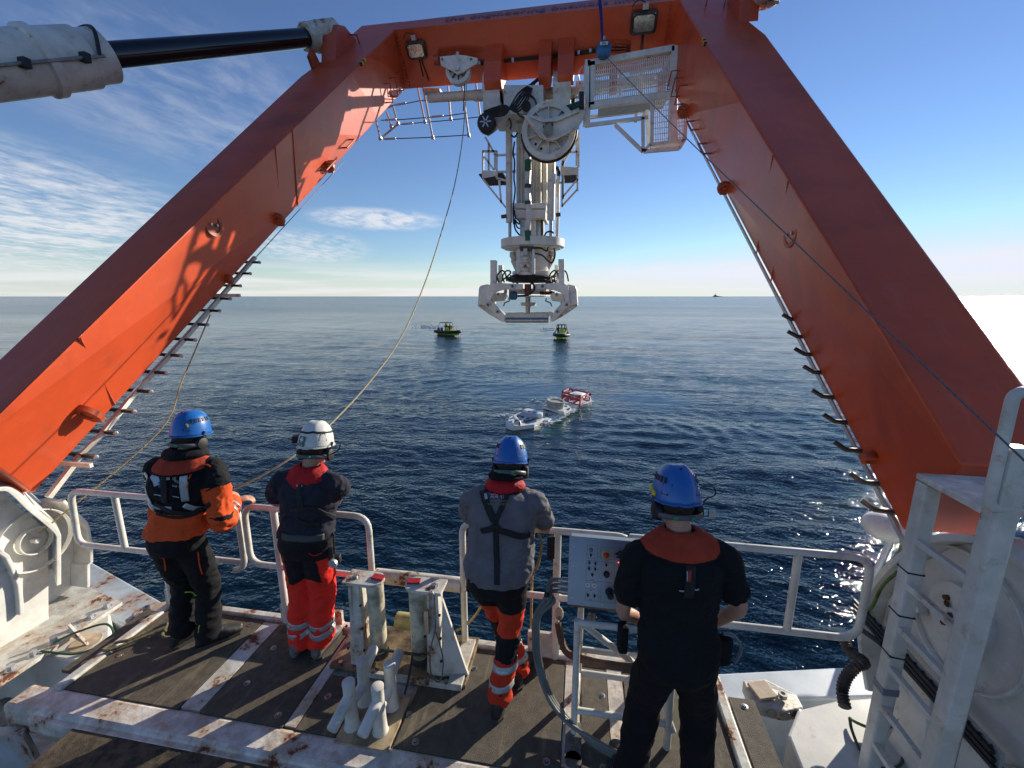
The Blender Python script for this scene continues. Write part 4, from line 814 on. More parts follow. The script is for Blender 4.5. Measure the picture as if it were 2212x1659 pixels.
q = MB(); q.box((-1.205, 2.02, .004), (.34, .34, .02)); q.build('base_plate', mat('worn_base', (.42, .32, .19), .6, var=.35, vscale=8, rust=.4, rscale=8), BT)
for x in (-1.315, -1.13):
    for y in (1.955, 2.115):
        q = MB(); q.lathe((x, y, .01), (0, 0, 1), [(.050, 0), (.043, .02), (.038, .10), (.036, .25), (.036, .30), (.038, .31), (.038, .325), (.030, .33)], 20); q.build('post', WHITE, BT, smooth=True)
    for y, d in ((1.955, -1), (2.115, 1)):
        q = MB(); q.lathe((x, y + d * .015, .235), (-.10, d * 1, .10 if d > 0 else -.34), [(.034, 0), (.034, .16), (.029, .168)], 18); q.build('horn', WHITE, BT, smooth=True)
        q = MB(); q.lathe((x, y - d * .02, .17), (-.05, -d * 1, -.35), [(.026, 0), (.03, .06)], 12); q.build('horn_root', WHITE_CL, BT, smooth=True)

# ---------------------------------------------------------------- A-frame feet: pivot brackets
def px_outline(conv, pts, x): return [P(*conv(*p), x=x) for p in pts]
def c1(X, Y): return (X / 2.074 / 1.8228, (1800 + Y / 2.074) / 1.8228)
def c2(X, Y): return ((3300 + X / 1.0888) / 1.8228, (1500 + Y / 1.0888) / 1.8228)
BL = thing('pivot_bracket', (-5.0, 2.7, -.45), 'big cream cast pivot bracket at the foot of the left orange leg', 'pivot bracket')
rimL = [(-120, 260), (0, 245), (80, 250), (150, 300), (250, 400), (370, 500), (470, 590), (500, 640), (500, 1040)]
near = px_outline(c1, rimL, -4.6); W0 = near + [V((-4.6, 2.66, -.30)), V((-4.6, 2.35, -.30)), V((-4.6, 1.9, -.30)), V((-4.6, 1.7, .9))]
q = MB(); q.prism([p + V((-.14, 0, 0)) for p in W0], (-.05, 0, 0)); q.build('cheek_plate', WHITE_CL, BL, bevel=.006)
def strip(pts, ext, inn, mat_, par, name):     # a bent flange following an outline
    q = MB(); n = len(pts); vs = []
    for i, p in enumerate(pts):
        a = pts[max(i - 1, 0)]; b = pts[min(i + 1, n - 1)]; t = (b - a).normalized(); nn = t.cross(V((1, 0, 0))).normalized() * inn
        vs += [p, p + ext, p + ext + nn, p + nn]
    fs = [(0, 1, 2, 3), (4 * n - 1, 4 * n - 2, 4 * n - 3, 4 * n - 4)]
    for i in range(n - 1):
        for j in range(4): fs.append((4 * i + j, 4 * i + (j + 1) % 4, 4 * i + 4 + (j + 1) % 4, 4 * i + 4 + j))
    q._add(vs, fs); return q.build(name, mat_, par, bevel=.006)
def smooth_pl(pts, k=4): return curve_pts(pts, k)
strip(smooth_pl(near[:-1], 3) + [near[-1]], V((-.58, .33, -.03)), .035, WHITE_CL, BL, 'rim_flange')
g2 = px_outline(c1, [(-60, 745), (0, 745), (80, 800), (130, 900), (180, 1030), (195, 1160), (200, 1275)], -4.45)
strip(g2, V((-.30, 0, 0)), .03, WHITE_CL, BL, 'front_flange'); q = MB(); q.prism([p + V((-.05, 0, 0)) for p in g2] + [V((-4.5, 1.8, -.30)), V((-4.5, 1.9, .6))], (-.03, 0, 0)); q.build('front_web', WHITE_CL, BL)
bc = P(*c1(290, 680), x=-4.70)
q = MB(); q.ring(bc + V((-.03, 0, 0)), (1, 0, 0), .125, .112, .05, 36); q.cyl(bc + V((-.03, 0, 0)), bc + V((.03, 0, 0)), .025, n=16); q.ring(bc + V((-.03, 0, 0)), (1, 0, 0), .27, .262, .05, 40); q.build('pivot_boss', WHITE_CL, BL, smooth=True, bevel=.006)
# outer fork behind, seen above and right of the inner cheek
far = px_outline(c1, [(395, 335), (440, 380), (520, 455), (585, 520), (600, 560), (628, 700), (630, 840), (604, 862), (604, 1040)], -4.98)
q = MB(); q.prism(far + [V((-4.98, 2.7, -.35)), V((-4.98, 2.75, .5))], (-.05, 0, 0)); q.build('rear_cheek', WHITE_CL, BL, bevel=.006); strip(far, V((.20, 0, 0)), .03, WHITE_CL, BL, 'rear_flange')
q = MB(); q.prism([(-4.30, 1.4, -.33), (-4.30, 2.95, -.33), (-5.6, 3.25, -.33), (-6.3, 2.6, -.33), (-6.3, 1.4, -.33)], (0, 0, .035)); q.build('foot_flange', WHITE_RUST, BL, bevel=.004)
for k in range(9):
    q = MB(); y = 1.75 + k * .14; q.cyl((-4.37, y, -.30), (-4.37, y, -.255), .026, n=6); q.cyl((-4.37, y, -.30), (-4.37, y, -.29), .04, n=14); q.build('anchor_bolt', GALV, BL)
q = MB(); q.prism([(-4.30, 2.52, -.295), (-4.14, 2.52, -.37), (-4.30, 2.52, -.18)], (0, .02, 0)); q.build('gusset', WHITE_RUST, BL)
FO = MB(); FO.prism([(-4.34, 2.86, -.37), (-4.05, 2.63, -.37), (-4.05, 2.38, -.37), (-4.9, 2.36, -.37), (-6.2, 1.2, -.37), (-6.3, 3.4, -.37), (-4.6, 3.0, -.37)], (0, 0, -.5)); FO.build('foundation', WHITE_CL, kind='structure', bevel=.015)
q = MB(); q.cyl((-4.2, 2.55, -.37), (-4.2, 2.55, -.364), .11, n=28); q.build('stained_pad', mat('rust_stained_pad', (.58, .46, .30), .6, var=.25, vscale=12, rust=.2), label='round rust-stained pad on the white foundation beside the left bracket', cat='deck pad')
q = MB(); q.tube(curve_pts([(-4.30, 2.40, -.25), (-4.22, 2.52, -.24), (-4.05, 2.62, -.22), (-3.96, 2.60, -.30), (-4.0, 2.52, -.34), (-4.12, 2.42, -.35), (-4.28, 2.36, -.30), (-4.34, 2.34, -.28)], 8), .009, 7); q.build('earth_cable', GREEN if False else mat('green_hose', (.03, .09, .04), .5), smooth=True, label='green earth cable looped on the deck at the foot of the left bracket', cat='cable')

BR = thing('pivot_bracket', (2.3, 2.7, -.45), 'big white cast pivot bracket at the foot of the right orange leg, behind the ladder', 'pivot bracket')
arch = [P(*c2(*p), x=1.95) for p in [(130, 1330), (100, 1150), (98, 1060), (125, 935), (180, 850), (260, 772), (360, 712), (430, 690), (520, 690), (610, 705), (700, 745), (797, 830)]]
arch += [V((1.95, 1.60, arch[-1].z - .12)), V((1.95, 1.45, .5))]; body_ = [V((1.95, arch[0].y, -.33))] + arch + [V((1.95, 1.40, -.33))]
q = MB(); q.prism([p + V((.12, 0, 0)) for p in body_], (.05, 0, 0)); q.build('cheek_plate', WHITE_CL, BR, bevel=.006)
strip(smooth_pl(arch, 4), V((.34, 0, 0)), .04, WHITE_CL, BR, 'rim_flange')
bc = P(*c2(540, 1010), x=2.06)
q = MB(); q.cyl(bc + V((.02, 0, 0)), bc + V((-.05, 0, 0)), .17, n=36); q.cyl(bc, bc + V((-.06, 0, 0)), .04, n=20); q.ring(bc, (-1, 0, 0), .36, .345, .03, 44); q.build('pivot_boss', WHITE_CL, BR, smooth=True, bevel=.006)
for dy, dz in ((0, 0), (.05, .07), (.03, -.07)): q = MB(); q.cyl(bc + V((-.05, dy, dz)), bc + V((-.07, dy, dz)), .014, n=8); q.build('rusty_bolt', mat('rust', (.12, .045, .015), .9, var=.4, vscale=30), BR)
q = MB(); q.lathe(bc + V((-.06, .04, .04)), (-1, 0, 0), [(.020, 0), (.014, .004)], 7); q.build('rust_patch', MATS['rust'], BR)
for y0, z0 in ((2.62, .78), (1.9, .42)):
    q = MB(); q.box((2.03, y0, z0), (.05, .14, .10), rot=Matrix.Rotation(R(-35), 3, 'X')); o = q.build('bolt_plate', WHITE_CL, BR)
    for k in (-.03, .03): q = MB(); q.cyl((2.0, y0 + k, z0 + k * .6), (1.985, y0 + k, z0 + k * .6), .018, n=6); q.build('bolt', DKSTEEL, o)
q = MB(); q.prism([(1.96, 2.2, -.33), (1.96, 2.55, -.33), (1.96, 2.42, .30), (1.96, 2.30, .42)], (.10, 0, 0)); q.build('stiffener', WHITE_CL, BR, bevel=.01)
q = MB(); q.prism([(1.96, 1.55, -.33), (1.96, 1.9, -.33), (1.96, 1.80, .42), (1.96, 1.6, .5)], (.10, 0, 0)); q.build('stiffener', WHITE_CL, BR, bevel=.01)
q = MB(); q.prism([(1.36, 2.43, -.10), (1.50, 2.62, -.10), (1.80, 2.74, -.10), (2.3, 2.86, -.10), (2.9, 2.9, -.10), (2.9, 1.2, -.10), (1.5, 1.2, -.10), (1.33, 2.0, -.10)], (0, 0, -.8)); q.build('foundation', WHITE_CL, kind='structure', bevel=.015)
# cable tray climbing past the right bracket
CT = thing('cable_tray', (1.9, 2.9, .1), 'perforated tray with black cables slanting behind the right hand ladder', 'cable tray')
ta, tb = P(*c2(130, 1010), x=1.93), P(*c2(700, 1640), x=1.93)
d = (tb - ta); 
q = MB(); q.bar(ta, tb, .015, .10, up=(0, .6, .8)); q.build('tray', GALV, CT)
for k in range(3): q = MB(); o = V((-.02, .012 * k, -.035 + .03 * k)); q.tube([ta + o - d.normalized() * .1, ta + d * .5 + o, tb + o], .013, 6); q.build('cable', BLACK, CT)
for k in range(16): q = MB(); c = ta + d * (k + .5) / 16 + V((-.011, .02, .035)); q.box(c, (.004, .025, .012), rot=Matrix.Rotation(R(-50), 3, 'X')); q.build('slot', DKSTEEL, CT)
# ladder in the right foreground
LD = thing('boarding_ladder', (1.71, 2.08, -.1), 'white square-tube ladder in the right foreground with flat slanting rungs', 'ladder')
for y, zt, w in ((2.26, 1.70, .075), (1.90, 2.02, .085)):
    q = MB(); q.box((1.71, y, (zt - .1) / 2), (w, .075, zt + .1)); q.build('stringer', WHITE, LD, bevel=.012)
for k in range(7):
    z = 1.40 - .25 * k; q = MB(); q.box((1.69, 2.08, z), (.03, .34, .03)); q.build('rung', WHITE, LD, bevel=.003)
tp = [(1.71 - .035, 2.30, 1.705), (2.15, 2.30, 1.705), (2.15, 1.93, 1.705), (1.71 - .035, 1.93, 1.705)]
q = MB(); q.prism(tp, (0, 0, .03)); q.build('top_step', WHITE_DK, LD, bevel=.004)
q = MB(); a = P(*c2(735, 545), y=1.88); b = P(*c2(640, 545), y=1.88); c = P(*c2(755, 45), y=1.88); q.tube(rnd([a, b, c, c + V((.3, 0, .01))], .04, 4), .021, 10); q.build('hand_hold', WHITE, LD, smooth=True)
for z in (1.22, .97, .72): q = MB(); q.box((1.71, 2.26, z), (.079, .079, .008), rot=Matrix.Rotation(R(6), 3, 'Y')); q.build('cable_tie', BLACK, LD)
q = MB(); q.box((1.71, 2.26, .50), (.0785, .079, .04)); q.build('grey_band', mat('grey_tape', (.22, .23, .25), .6), LD)
q = MB(); q.tube([(1.765, 1.90, 2.0), (1.765, 1.90, 1.1), (1.77, 1.9, .4)], .012, 6); q.build('conduit', mat('grey_conduit', (.25, .26, .26), .5), LD)
# earth cables, corrugated hose, radome
def cab(pts, r, m_, label, name='cable', cat='cable'): q = MB(); q.tube(curve_pts(pts, 8), r, 7); return q.build(name, m_, label=label, cat=cat, smooth=True)
cab([P(*c2(175, 455), x=2.35), P(*c2(185, 520), x=2.35), P(*c2(240, 580), x=2.3), P(*c2(268, 660), x=2.25), P(*c2(262, 740), x=2.15), P(*c2(190, 850), x=2.05), P(*c2(130, 920), x=1.98), P(*c2(118, 975), x=1.95), P(*c2(145, 970), x=1.9), P(*c2(190, 880), x=1.9), P(*c2(255, 820), x=1.88)], .010, GREENCAB, 'green and yellow earth cable hanging off the foot of the right leg', 'earth_cable')
cab([P(*c2(50, 1445), z=-.07), P(*c2(80, 1465), z=-.05), P(*c2(150, 1490), z=-.04), P(*c2(230, 1480), z=-.04), P(*c2(285, 1435), z=-.03)], .009, GREENCAB, 'short earth cable across the white base plate at the ladder foot', 'earth_cable')
cab([P(*c2(50, 1445), z=-.07), P(*c2(60, 1500), z=-.08), P(*c2(100, 1590), z=-.09), P(*c2(170, 1655), z=-.09), P(*c2(260, 1650), z=-.09), P(*c2(280, 1580), z=-.08), P(*c2(268, 1480), z=-.02)], .009, mat('dark_green_cable', (.03, .06, .03), .5), 'long dark earth cable looping over the edge of the white base plate', 'earth_cable')
q = MB(); ctrl = curve_pts([P(*c2(25, 1110), x=1.86), P(*c2(55, 1165), x=1.86), P(*c2(110, 1205), x=1.86), P(*c2(75, 1225), x=1.80), P(*c2(35, 1270), x=1.76), P(*c2(18, 1330), x=1.74), P(*c2(30, 1400), x=1.72)], 9)
q.tube(ctrl, [.030 + (.007 if i % 2 else 0) for i in range(len(ctrl))], 10); q.build('corrugated_hose', DKSTEEL, smooth=False, label='thick dark segmented hose curling down beside the right bracket', cat='hose')
q = MB(); q.tube([P(*c2(100, 1065), x=1.9), P(*c2(190, 1130), x=1.9)], .016, 7); q.build('cable', BLACK, label='short black cable entering the right hand bracket', cat='cable')
RD = thing('radome', P(1905, 1165, y=4.6), 'white rounded radome on a bracket, half hidden behind the foot of the right leg', 'radome')
rc = P(1918, 1138, y=4.6)
q = MB(); q.ball(rc, (.22, .22, .14), 24, 12); q.build('shell', WHITE_CL, RD, smooth=True)
q = MB(); q.prism([rc + V((-.02, -.2, -.02)), rc + V((.3, -.2, -.04)), rc + V((.3, -.2, -.12)), rc + V((.03, -.2, -.1))], (0, .3, 0)); q.cyl(rc + V((.02, -.05, -.12)), rc + V((-.12, -.1, -.55)), .03, n=10); q.build('mount', GALV, RD)
# near-left clutter under the beam end
q = MB(); q.obox((-3.72, 1.62, -.42), (.34, .06, 0), (-.03, -.02, .30), (-.05, .05, 0)); q.build('angle_bracket', GREYBLUE, label='grey-blue steel bracket below the left end of the white front beam', cat='bracket')
for k in range(4):
    cab([(-4.3, 1.45 - .05 * k, -.55 + .02 * (k % 2)), (-3.6, 1.50 - .05 * k, -.53), (-3.1, 1.42 - .05 * k, -.56)], .018, mat('grey_hose', (.10, .11, .11), .5), ['outermost','second','third','nearest'][k] + ' of four grey hoses lying side by side in the bottom left corner', 'hose', 'hose')['group'] = 'four grey hoses side by side at the bottom left'

# ---------------------------------------------------------------- coiled rope on the mat
q = MB(); pts = []
for i in range(70):
    a = i * .33; r = .085 + .03 * math.sin(i * .37) + .012 * math.sin(i * 1.1); pts.append(V((-3.07 + r * math.cos(a) * 1.15 + .03 * math.sin(i * .2), 2.44 + r * math.sin(a) * .9, .016 + .012 * (i // 19) + .004 * math.sin(i))))
pts += [V((-3.18, 2.45, .05)), V((-3.27, 2.38, .035)), V((-3.33, 2.27, .04)), V((-3.40, 2.24, .035)), V((-3.42, 2.16, .04)), V((-3.36, 2.20, .03)), V((-3.24, 2.34, .03)), V((-3.15, 2.40, .03))]
q.tube(curve_pts(pts, 3), .0115, 7); q.build('rope_coil', ROPE_OLD, label='frayed brown rope coiled on the deck at the boots of the man in orange', cat='rope', smooth=True)
CK = thing('carabiner', (-3.07, 2.44, .03), 'shiny steel carabiner lying in the coiled rope', 'carabiner')
q = MB(); q.tube([V((-3.07, 2.43, .055)) + V((math.cos(a) * .035, math.sin(a) * .02, 0)) for a in [i * math.pi / 6 for i in range(12)]], .006, 6, closed=True); q.build('body', GALV, CK, smooth=True)

# ---------------------------------------------------------------- control box on its stand
CS = thing('control_console', (.1, 2.33, 0), 'stainless control box with switches and a red emergency button on a white tube stand', 'control box')
PN = mat('brushed_panel', (.24, .27, .32), .36, metal=.55, var=.08, vscale=3)
a = P(1233, 1160, y=2.44); b = P(1235, 1303, y=2.30); Wd = .60
xr = V((1, 0, 0)); dn = (b - a); dn.x = 0; hgt = dn.length; dn.normalize(); nn = xr.cross(dn).normalized()
if nn.y > 0: nn = -nn
bx = MB(); bx.obox(a, xr * Wd, dn * hgt, -nn * .16); bx = bx.build('box', PN, CS, bevel=.006)
q = MB(); q.obox(a - xr * .008 - dn * .008 + nn * .002, xr * (Wd + .016), dn * (hgt + .016), nn * .006); lid = q.build('front_panel', PN, CS, bevel=.003)
def on(u, v, h=0.): return a + xr * u + dn * v + nn * (.008 + h)
KW, KB = WHITE_CL, BLACK
def lab(u, v, t, s=.009): text_mesh(t, s, on(u, v, .0008), xr, -dn, KB, 'label_text', lid, depth=.0004)
sc = hgt / 143. * 1.0
def uv(px, py): return ((px - 1233) * .00285, (py - 1160) * hgt / 143.)
SW = [(1277, 1184, 'lamp'), (1277, 1196, 'sw'), (1274, 1213, 'sw'), (1287, 1213, 'sw'), (1274, 1225, 'sw'), (1287, 1225, 'sw'), (1281, 1238, 'sw'), (1310, 1214, 'sw'), (1272, 1259, 'key'), (1286, 1259, 'key'), (1273, 1282, 'sw'), (1287, 1282, 'sw'), (1311, 1233, 'knob'), (1339, 1187, 'rot')]
for px_, py_, k in SW:
    u, v = uv(px_, py_)
    if k == 'sw':
        q = MB(); q.cyl(on(u, v), on(u, v, .006), .009, n=14); o = q.build('switch_collar', STEEL, lid); q = MB(); q.cyl(on(u, v, .006), on(u, v - .004, .016), .007, n=12); q.box(on(u, v - .004, .02), (.004, .012, .014)); q.build('switch', KB, o)
    elif k == 'key': q = MB(); q.ring(on(u, v), nn, .014, .007, .008, 18); q.build('key_switch', GALV, lid, smooth=True)
    elif k == 'lamp': q = MB(); q.lathe(on(u, v), nn, [(.012, 0), (.012, .005), (.008, .012), (.002, .014)], 16); q.build('indicator', mat('green_lens', (.10, .22, .16), .2), lid, smooth=True)
    elif k == 'knob': q = MB(); q.lathe(on(u, v), nn, [(.019, 0), (.017, .02), (.013, .026)], 18); q.build('knob', KB, lid, smooth=True)
    else: q = MB(); q.lathe(on(u, v), nn, [(.018, 0), (.016, .03)], 18); q.box(on(u, v, .003), (.06, .008, .012)); q.box(on(u, v + .02, .003), (.05, .003, .008)); q.build('rotary_switch', KB, lid)
u, v = uv(1309, 1191); q = MB(); q.cyl(on(u, v), on(u, v, .006), .024, n=22); q.cyl(on(u, v), on(u, v, .02), .016, n=18); q.build('stop_collar', YELLOW, lid); q = MB(); q.lathe(on(u, v, .02), nn, [(.015, 0), (.018, .006), (.015, .014), (.004, .017)], 18); q.build('emergency_stop', mat('red_button', (.55, .01, .01), .3), lid, smooth=True)
u, v = uv(1318, 1270); q = MB(); q.lathe(on(u, v), nn, [(.026, 0), (.022, .012), (.012, .02), (.012, .055), (.018, .06), (.02, .085), (.012, .10)], 18); q.build('joystick', KB, lid, smooth=True)
for w0, h0, w1, h1 in ((1269, 1174, 1291, 1202), (1297, 1176, 1327, 1200), (1335, 1176, 1352, 1250), (1268, 1207, 1327, 1250), (1268, 1266, 1296, 1292), (1300, 1250, 1330, 1292)):
    (u0, v0), (u1, v1) = uv(w0, h0), uv(w1, h1)
    q = MB(); ring_ = [on(u0, v0), on(u1, v0), on(u1, v1), on(u0, v1)]
    for i in range(4): q.bar(ring_[i], ring_[(i + 1) % 4], .0016, .001)
    q.build('engraved_frame', DKSTEEL, lid)
for px_, py_, t in ((1281, 1248, 'LATCH'), (1279, 1270, 'SPEED'), (1311, 1203, 'STOP'), (1279, 1290, 'LOCK')): lab(*uv(px_, py_), t, .008)
for px_, py_ in ((1241, 1180), (1241, 1222), (1241, 1290), (1304, 1298), (1302, 1224)): u, v = uv(px_, py_); q = MB(); q.cyl(on(u, v), on(u, v, .003), .004, n=8); q.build('screw', GALV, lid)
u, v = uv(1335, 1205); q = MB(); q.cyl(on(u, v), on(u, v, .004), .003, n=8); rl = bpy.data.materials.new('red_led'); rl.use_nodes = True; rl.node_tree.nodes['Principled BSDF'].inputs['Emission Color'].default_value = (1, .05, .05, 1); rl.node_tree.nodes['Principled BSDF'].inputs['Emission Strength'].default_value = 4; q.build('red_led', rl, lid)
for k, py_ in enumerate((1262, 1274, 1286)):
    u, v = 0, (py_ - 1160) * hgt / 143.; c = a + dn * v - nn * .06; q = MB(); q.cyl(c, c - xr * .045, .020, n=12); q.cyl(c - xr * .045, c - xr * .07, .015, n=10); q.build('cable_gland', STEEL, CS, smooth=True)
cg = mat('grey_sheath', (.16, .165, .15), .5, var=.15)
for k in range(3):
    v = (1262 + 12 * k - 1160) * hgt / 143.; s = a + dn * v - nn * .06 - xr * .06; o = .014 * k
    pts = [s, s + V((-.06, -.01, -.01)), P(1180 + k * 8, 1288 + k * 6, y=2.30), P(1156 + k * 5, 1330, y=2.28), P(1153 + k * 5, 1380, y=2.26), P(1160 + k * 5, 1440, y=2.24), P(1185 + k * 5, 1510, y=2.17 + o), P(1225 + k * 5, 1560, y=2.12 + o), P(1280, 1596 + k * 6, y=2.04 + o), P(1340, 1628 + k * 6, y=1.98 + o), P(1400, 1650 + k * 6, y=1.94)]
    q = MB(); q.tube(curve_pts(pts, 8), .0125, 9); q.build('supply_hose', cg, CS, smooth=True)
q = MB(); c = P(1181, 1283, y=2.3); q.box(c, (.03, .05, .012)); q.build('cable_tie', BLACK, CS)
# stand: four legs, cross tubes, diagonals
sx0, sx1, sy0, sy1 = .03, .57, 2.14, 2.42
zt = (a + dn * hgt).z - .02
def st(p0, p1, r=.019, name='tube'): q = MB(); q.tube([p0, p1], r, 10); q.build(name, WHITE, CS, smooth=True)
for x, y in ((sx0, sy0), (sx1, sy0), (sx0 + .02, sy1), (sx1, sy1)): st((x, y, .0), (x, y + (.05 if y < 2.3 else 0), zt), .021, 'stand_leg')
st((sx0, sy0 + .03, zt), (sx1, sy0 + .03, zt)); st((sx0, sy0 + .01, .16), (sx1, sy0 + .01, .16)); st((sx0 + .02, sy1, .34), (sx1, sy1, .34)); st((sx0 + .04, sy0 + .05, zt - .03), (sx1, sy1, .16)); st((sx0, sy1, .16), (sx1, sy1, .16)); st((sx0, sy0, .16), (sx0 + .02, sy1, .16)); st((sx1, sy0, .16), (sx1, sy1, .16))
st((.42, sy1, .5), (.60, sy0, .12), .017)
q = MB(); q.prism([(sx0 - .05, 1.98, .004), (sx0 + .045, 1.98, .004), (sx0 + .045, 2.2, .004), (sx0 - .05, 2.2, .004)], (0, 0, .008)); q.cyl((sx0, 1.98, .004), (sx0, 1.98, .012), .048, n=18); q.build('foot_plate', mat('worn_foot', (.16, .145, .125), .6, var=.3, vscale=20), CS)
q = MB(); c = a + dn * (hgt + .05) + xr * .14 + nn * .01; q.cyl(c + V((0, 0, .02)), c - V((0, 0, .07)), .020, n=12); q.box(c - V((0, 0, .03)), (.05, .02, .05)); q.build('clamp', STEEL, CS, bevel=.003)
q = MB(); q.prism([a + dn * (hgt + .0) + nn * .0, a + dn * hgt + xr * Wd, a + dn * (hgt + .035) + xr * Wd - nn * .05, a + dn * (hgt + .035) - nn * .05], V((0, .1, 0))); q.build('drip_tray', DKSTEEL, CS)
q = MB(); q.ball(P(1208, 1325, y=2.5), (.03, .02, .05), 10, 8); q.build('tape_wrap', WHITE_RUST, CS)
cab([P(1205, 1345, y=2.5), P(1212, 1380, y=2.45), P(1225, 1410, y=2.40), P(1262, 1425, y=2.32), P(1330, 1438, y=2.2), P(1400, 1444, y=2.14)], .024, mat('brown_strap', (.14, .075, .04), .8, var=.3), 'brown lashing strap running from the rail behind the control stand', 'lashing_strap', 'strap')
# rope hanging at the grey man's side
cab([P(1163, 1150, y=2.64), P(1170, 1180, y=2.60), P(1160, 1225, y=2.60), P(1146, 1245, y=2.62)], .010, ROPE, 'short loop of yellowish rope hanging by the right elbow of the man in grey', 'rope', 'rope')
cab([P(1152, 1150, y=2.70), P(1150, 1200, y=2.70), P(1148, 1300, y=2.72), P(1147, 1400, y=2.72)], .010, ROPE, 'long yellowish rope hanging straight down behind the rail beside the man in grey', 'rope', 'rope')
cab([P(985, 1362, y=2.75), P(1005, 1352, y=2.75), P(1030, 1325, y=2.72), P(1050, 1290, y=2.7)], .010, ROPE, 'short curved rope end between the fairlead and the man in grey', 'rope', 'rope')
# ---------------------------------------------------------------- people
from mathutils.bvhtree import BVHTree
def loft(mb, rings):
    n = len(rings[0]); vs = [q for r in rings for q in r]; fs = [tuple(range(n))[::-1], tuple(range((len(rings) - 1) * n, len(rings) * n))]
    for i in range(len(rings) - 1):
        for j in range(n): j2 = (j + 1) % n; fs.append((i * n + j, i * n + j2, (i + 1) * n + j2, (i + 1) * n + j))
    mb._add(vs, fs)
def ring_at(c, sd, fw, a, b, n=26, sq=1.0):
    out = []
    for j in range(n):
        t = 2 * math.pi * j / n; ct, s_ = math.cos(t), math.sin(t)
        out.append(V(c) + sd * a * math.copysign(abs(ct) ** sq, ct) + fw * b * math.copysign(abs(s_) ** sq, s_))
    return out
def limb(mb, pts, rs, n=14):
    P_ = []; R2 = []; k = 5
    cp = curve_pts(pts, k)
    for i in range(len(pts) - 1):
        for j in range(k): t = j / k; R2.append(rs[i] * (1 - t) + rs[i + 1] * t)
    R2.append(rs[-1]); mb.tube(cp, R2, n); mb.ball(cp[0], rs[0] * .98, 12, 8); mb.ball(cp[-1], rs[-1] * .98, 12, 8)
def organic(mb, name, mats, parent, voxel=.0075, smooth=5, wr=None, idx=None, fac=.6):
    o = mb.build(name, mats, parent)
    r = o.modifiers.new('r', 'REMESH'); r.mode = 'VOXEL'; r.voxel_size = voxel
    s = o.modifiers.new('s', 'SMOOTH'); s.factor = fac; s.iterations = smooth
    tmp = bpy.data.scenes.new('workbench'); tmp.collection.objects.link(o); vl = tmp.view_layers[0]; vl.update(); me = bpy.data.meshes.new_from_object(o.evaluated_get(vl.depsgraph)); bpy.data.scenes.remove(tmp); o.modifiers.clear(); o.data = me
    org = wloc(o)
    if wr:
        cos = [q.co.copy() for q in me.vertices]; nos = [q.normal.copy() for q in me.vertices]; flat = []
        for c_, n_ in zip(cos, nos): flat.extend(c_ + n_ * wr(c_ + org, n_))
        me.vertices.foreach_set('co', flat)
        me.update()
    me.materials.clear()
    for m_ in (mats if isinstance(mats, (list, tuple)) else [mats]): me.materials.append(m_)
    if idx:
        me.polygons.foreach_set('material_index', [idx(f.center + org) for f in me.polygons])
    else: me.polygons.foreach_set('material_index', [0] * len(me.polygons))
    me.polygons.foreach_set('use_smooth', [True] * len(me.polygons)); me.update()
    return o
def folds(amp, sc=(9, 9, 15), extra=None, seed=0.):
    def f(p, n):
        q = V((p.x * sc[0] + seed, p.y * sc[1], p.z * sc[2] + seed)); a = amp * (noise.noise(q) + .55 * (1 - abs(noise.noise(q * 1.9)) * 2.2) - .25)
        if extra:
            for c, r, s_ in extra: a *= 1 + s_ * math.exp(-((p - V(c)).length / r) ** 2)
        return a
    return f
def bvh(o):
    org = wloc(o); me = o.data; return BVHTree.FromPolygons([q.co + org for q in me.vertices], [tuple(f.vertices) for f in me.polygons])
def hit(tree, px, py):
    h = tree.ray_cast(V((0, 0, CAMH)), ray(px, py).normalized()); return h[0], h[1]
def ribbon(tree, pts, width, m_, name, parent, off=.005, thick=.004, closed=False, step=.012, seam=None):
    """pts: pixels (2-tuples, sighted on to the cloth) or 3-D points; the strip hugs the cloth"""
    P3 = []
    for p in pts:
        if len(p) == 2:
            c, n = hit(tree, *p)
            if c is None: continue
            P3.append(c)
        else: P3.append(V(p))
    cp = curve_pts(P3 + ([P3[0]] if closed else []), 4); out = [cp[0]]
    for q in cp[1:]:
        L_ = (q - out[-1]).length; k = max(1, int(L_ / step)); a = out[-1]
        for i in range(1, k + 1): out.append(a + (q - a) * i / k)
    vs = []; fs = []; K = 4; prev = None
    for i, q in enumerate(out):
        c, n, _, _ = tree.find_nearest(q); t = (out[min(i + 1, len(out) - 1)] - out[max(i - 1, 0)]).normalized(); n2 = (n if prev is None else (prev * .6 + n * .4)).normalized(); prev = n2
        w = n2.cross(t).normalized()
        for j in range(K + 1):
            cc, nn, _, _ = tree.find_nearest(c + w * width * (j / K - .5)); vs.append(cc + n2 * off)
    for _ in range(2):                                     # relax so straps stay flat
        nv = list(vs)
        for i in range(1, len(out) - 1):
            for j in range(K + 1): k_ = i * (K + 1) + j; nv[k_] = (vs[k_] * 2 + vs[k_ - K - 1] + vs[k_ + K + 1]) / 4
        vs = nv
    for i in range(len(out) - 1):
        for j in range(K): a = i * (K + 1) + j; fs.append((a, a + 1, a + K + 2, a + K + 1))
    q = MB(); q._add(vs, fs); o = q.build(name, m_, parent, smooth=True); s = o.modifiers.new('solid', 'SOLIDIFY'); s.thickness = thick; s.offset = 0; return o
def decal_text(tree, txt, size, px, py, rightpx, m_, parent, name='lettering', off=.006, align='CENTER'):
    c, n = hit(tree, px, py); c2, _ = hit(tree, *rightpx)
    if c is None or c2 is None: return
    rg_ = (c2 - c).normalized(); up = n.cross(rg_).normalized(); rg_ = up.cross(n).normalized(); return text_mesh(txt, size, c + n * off, rg_, up, m_, name, parent, depth=.0006, align=align)
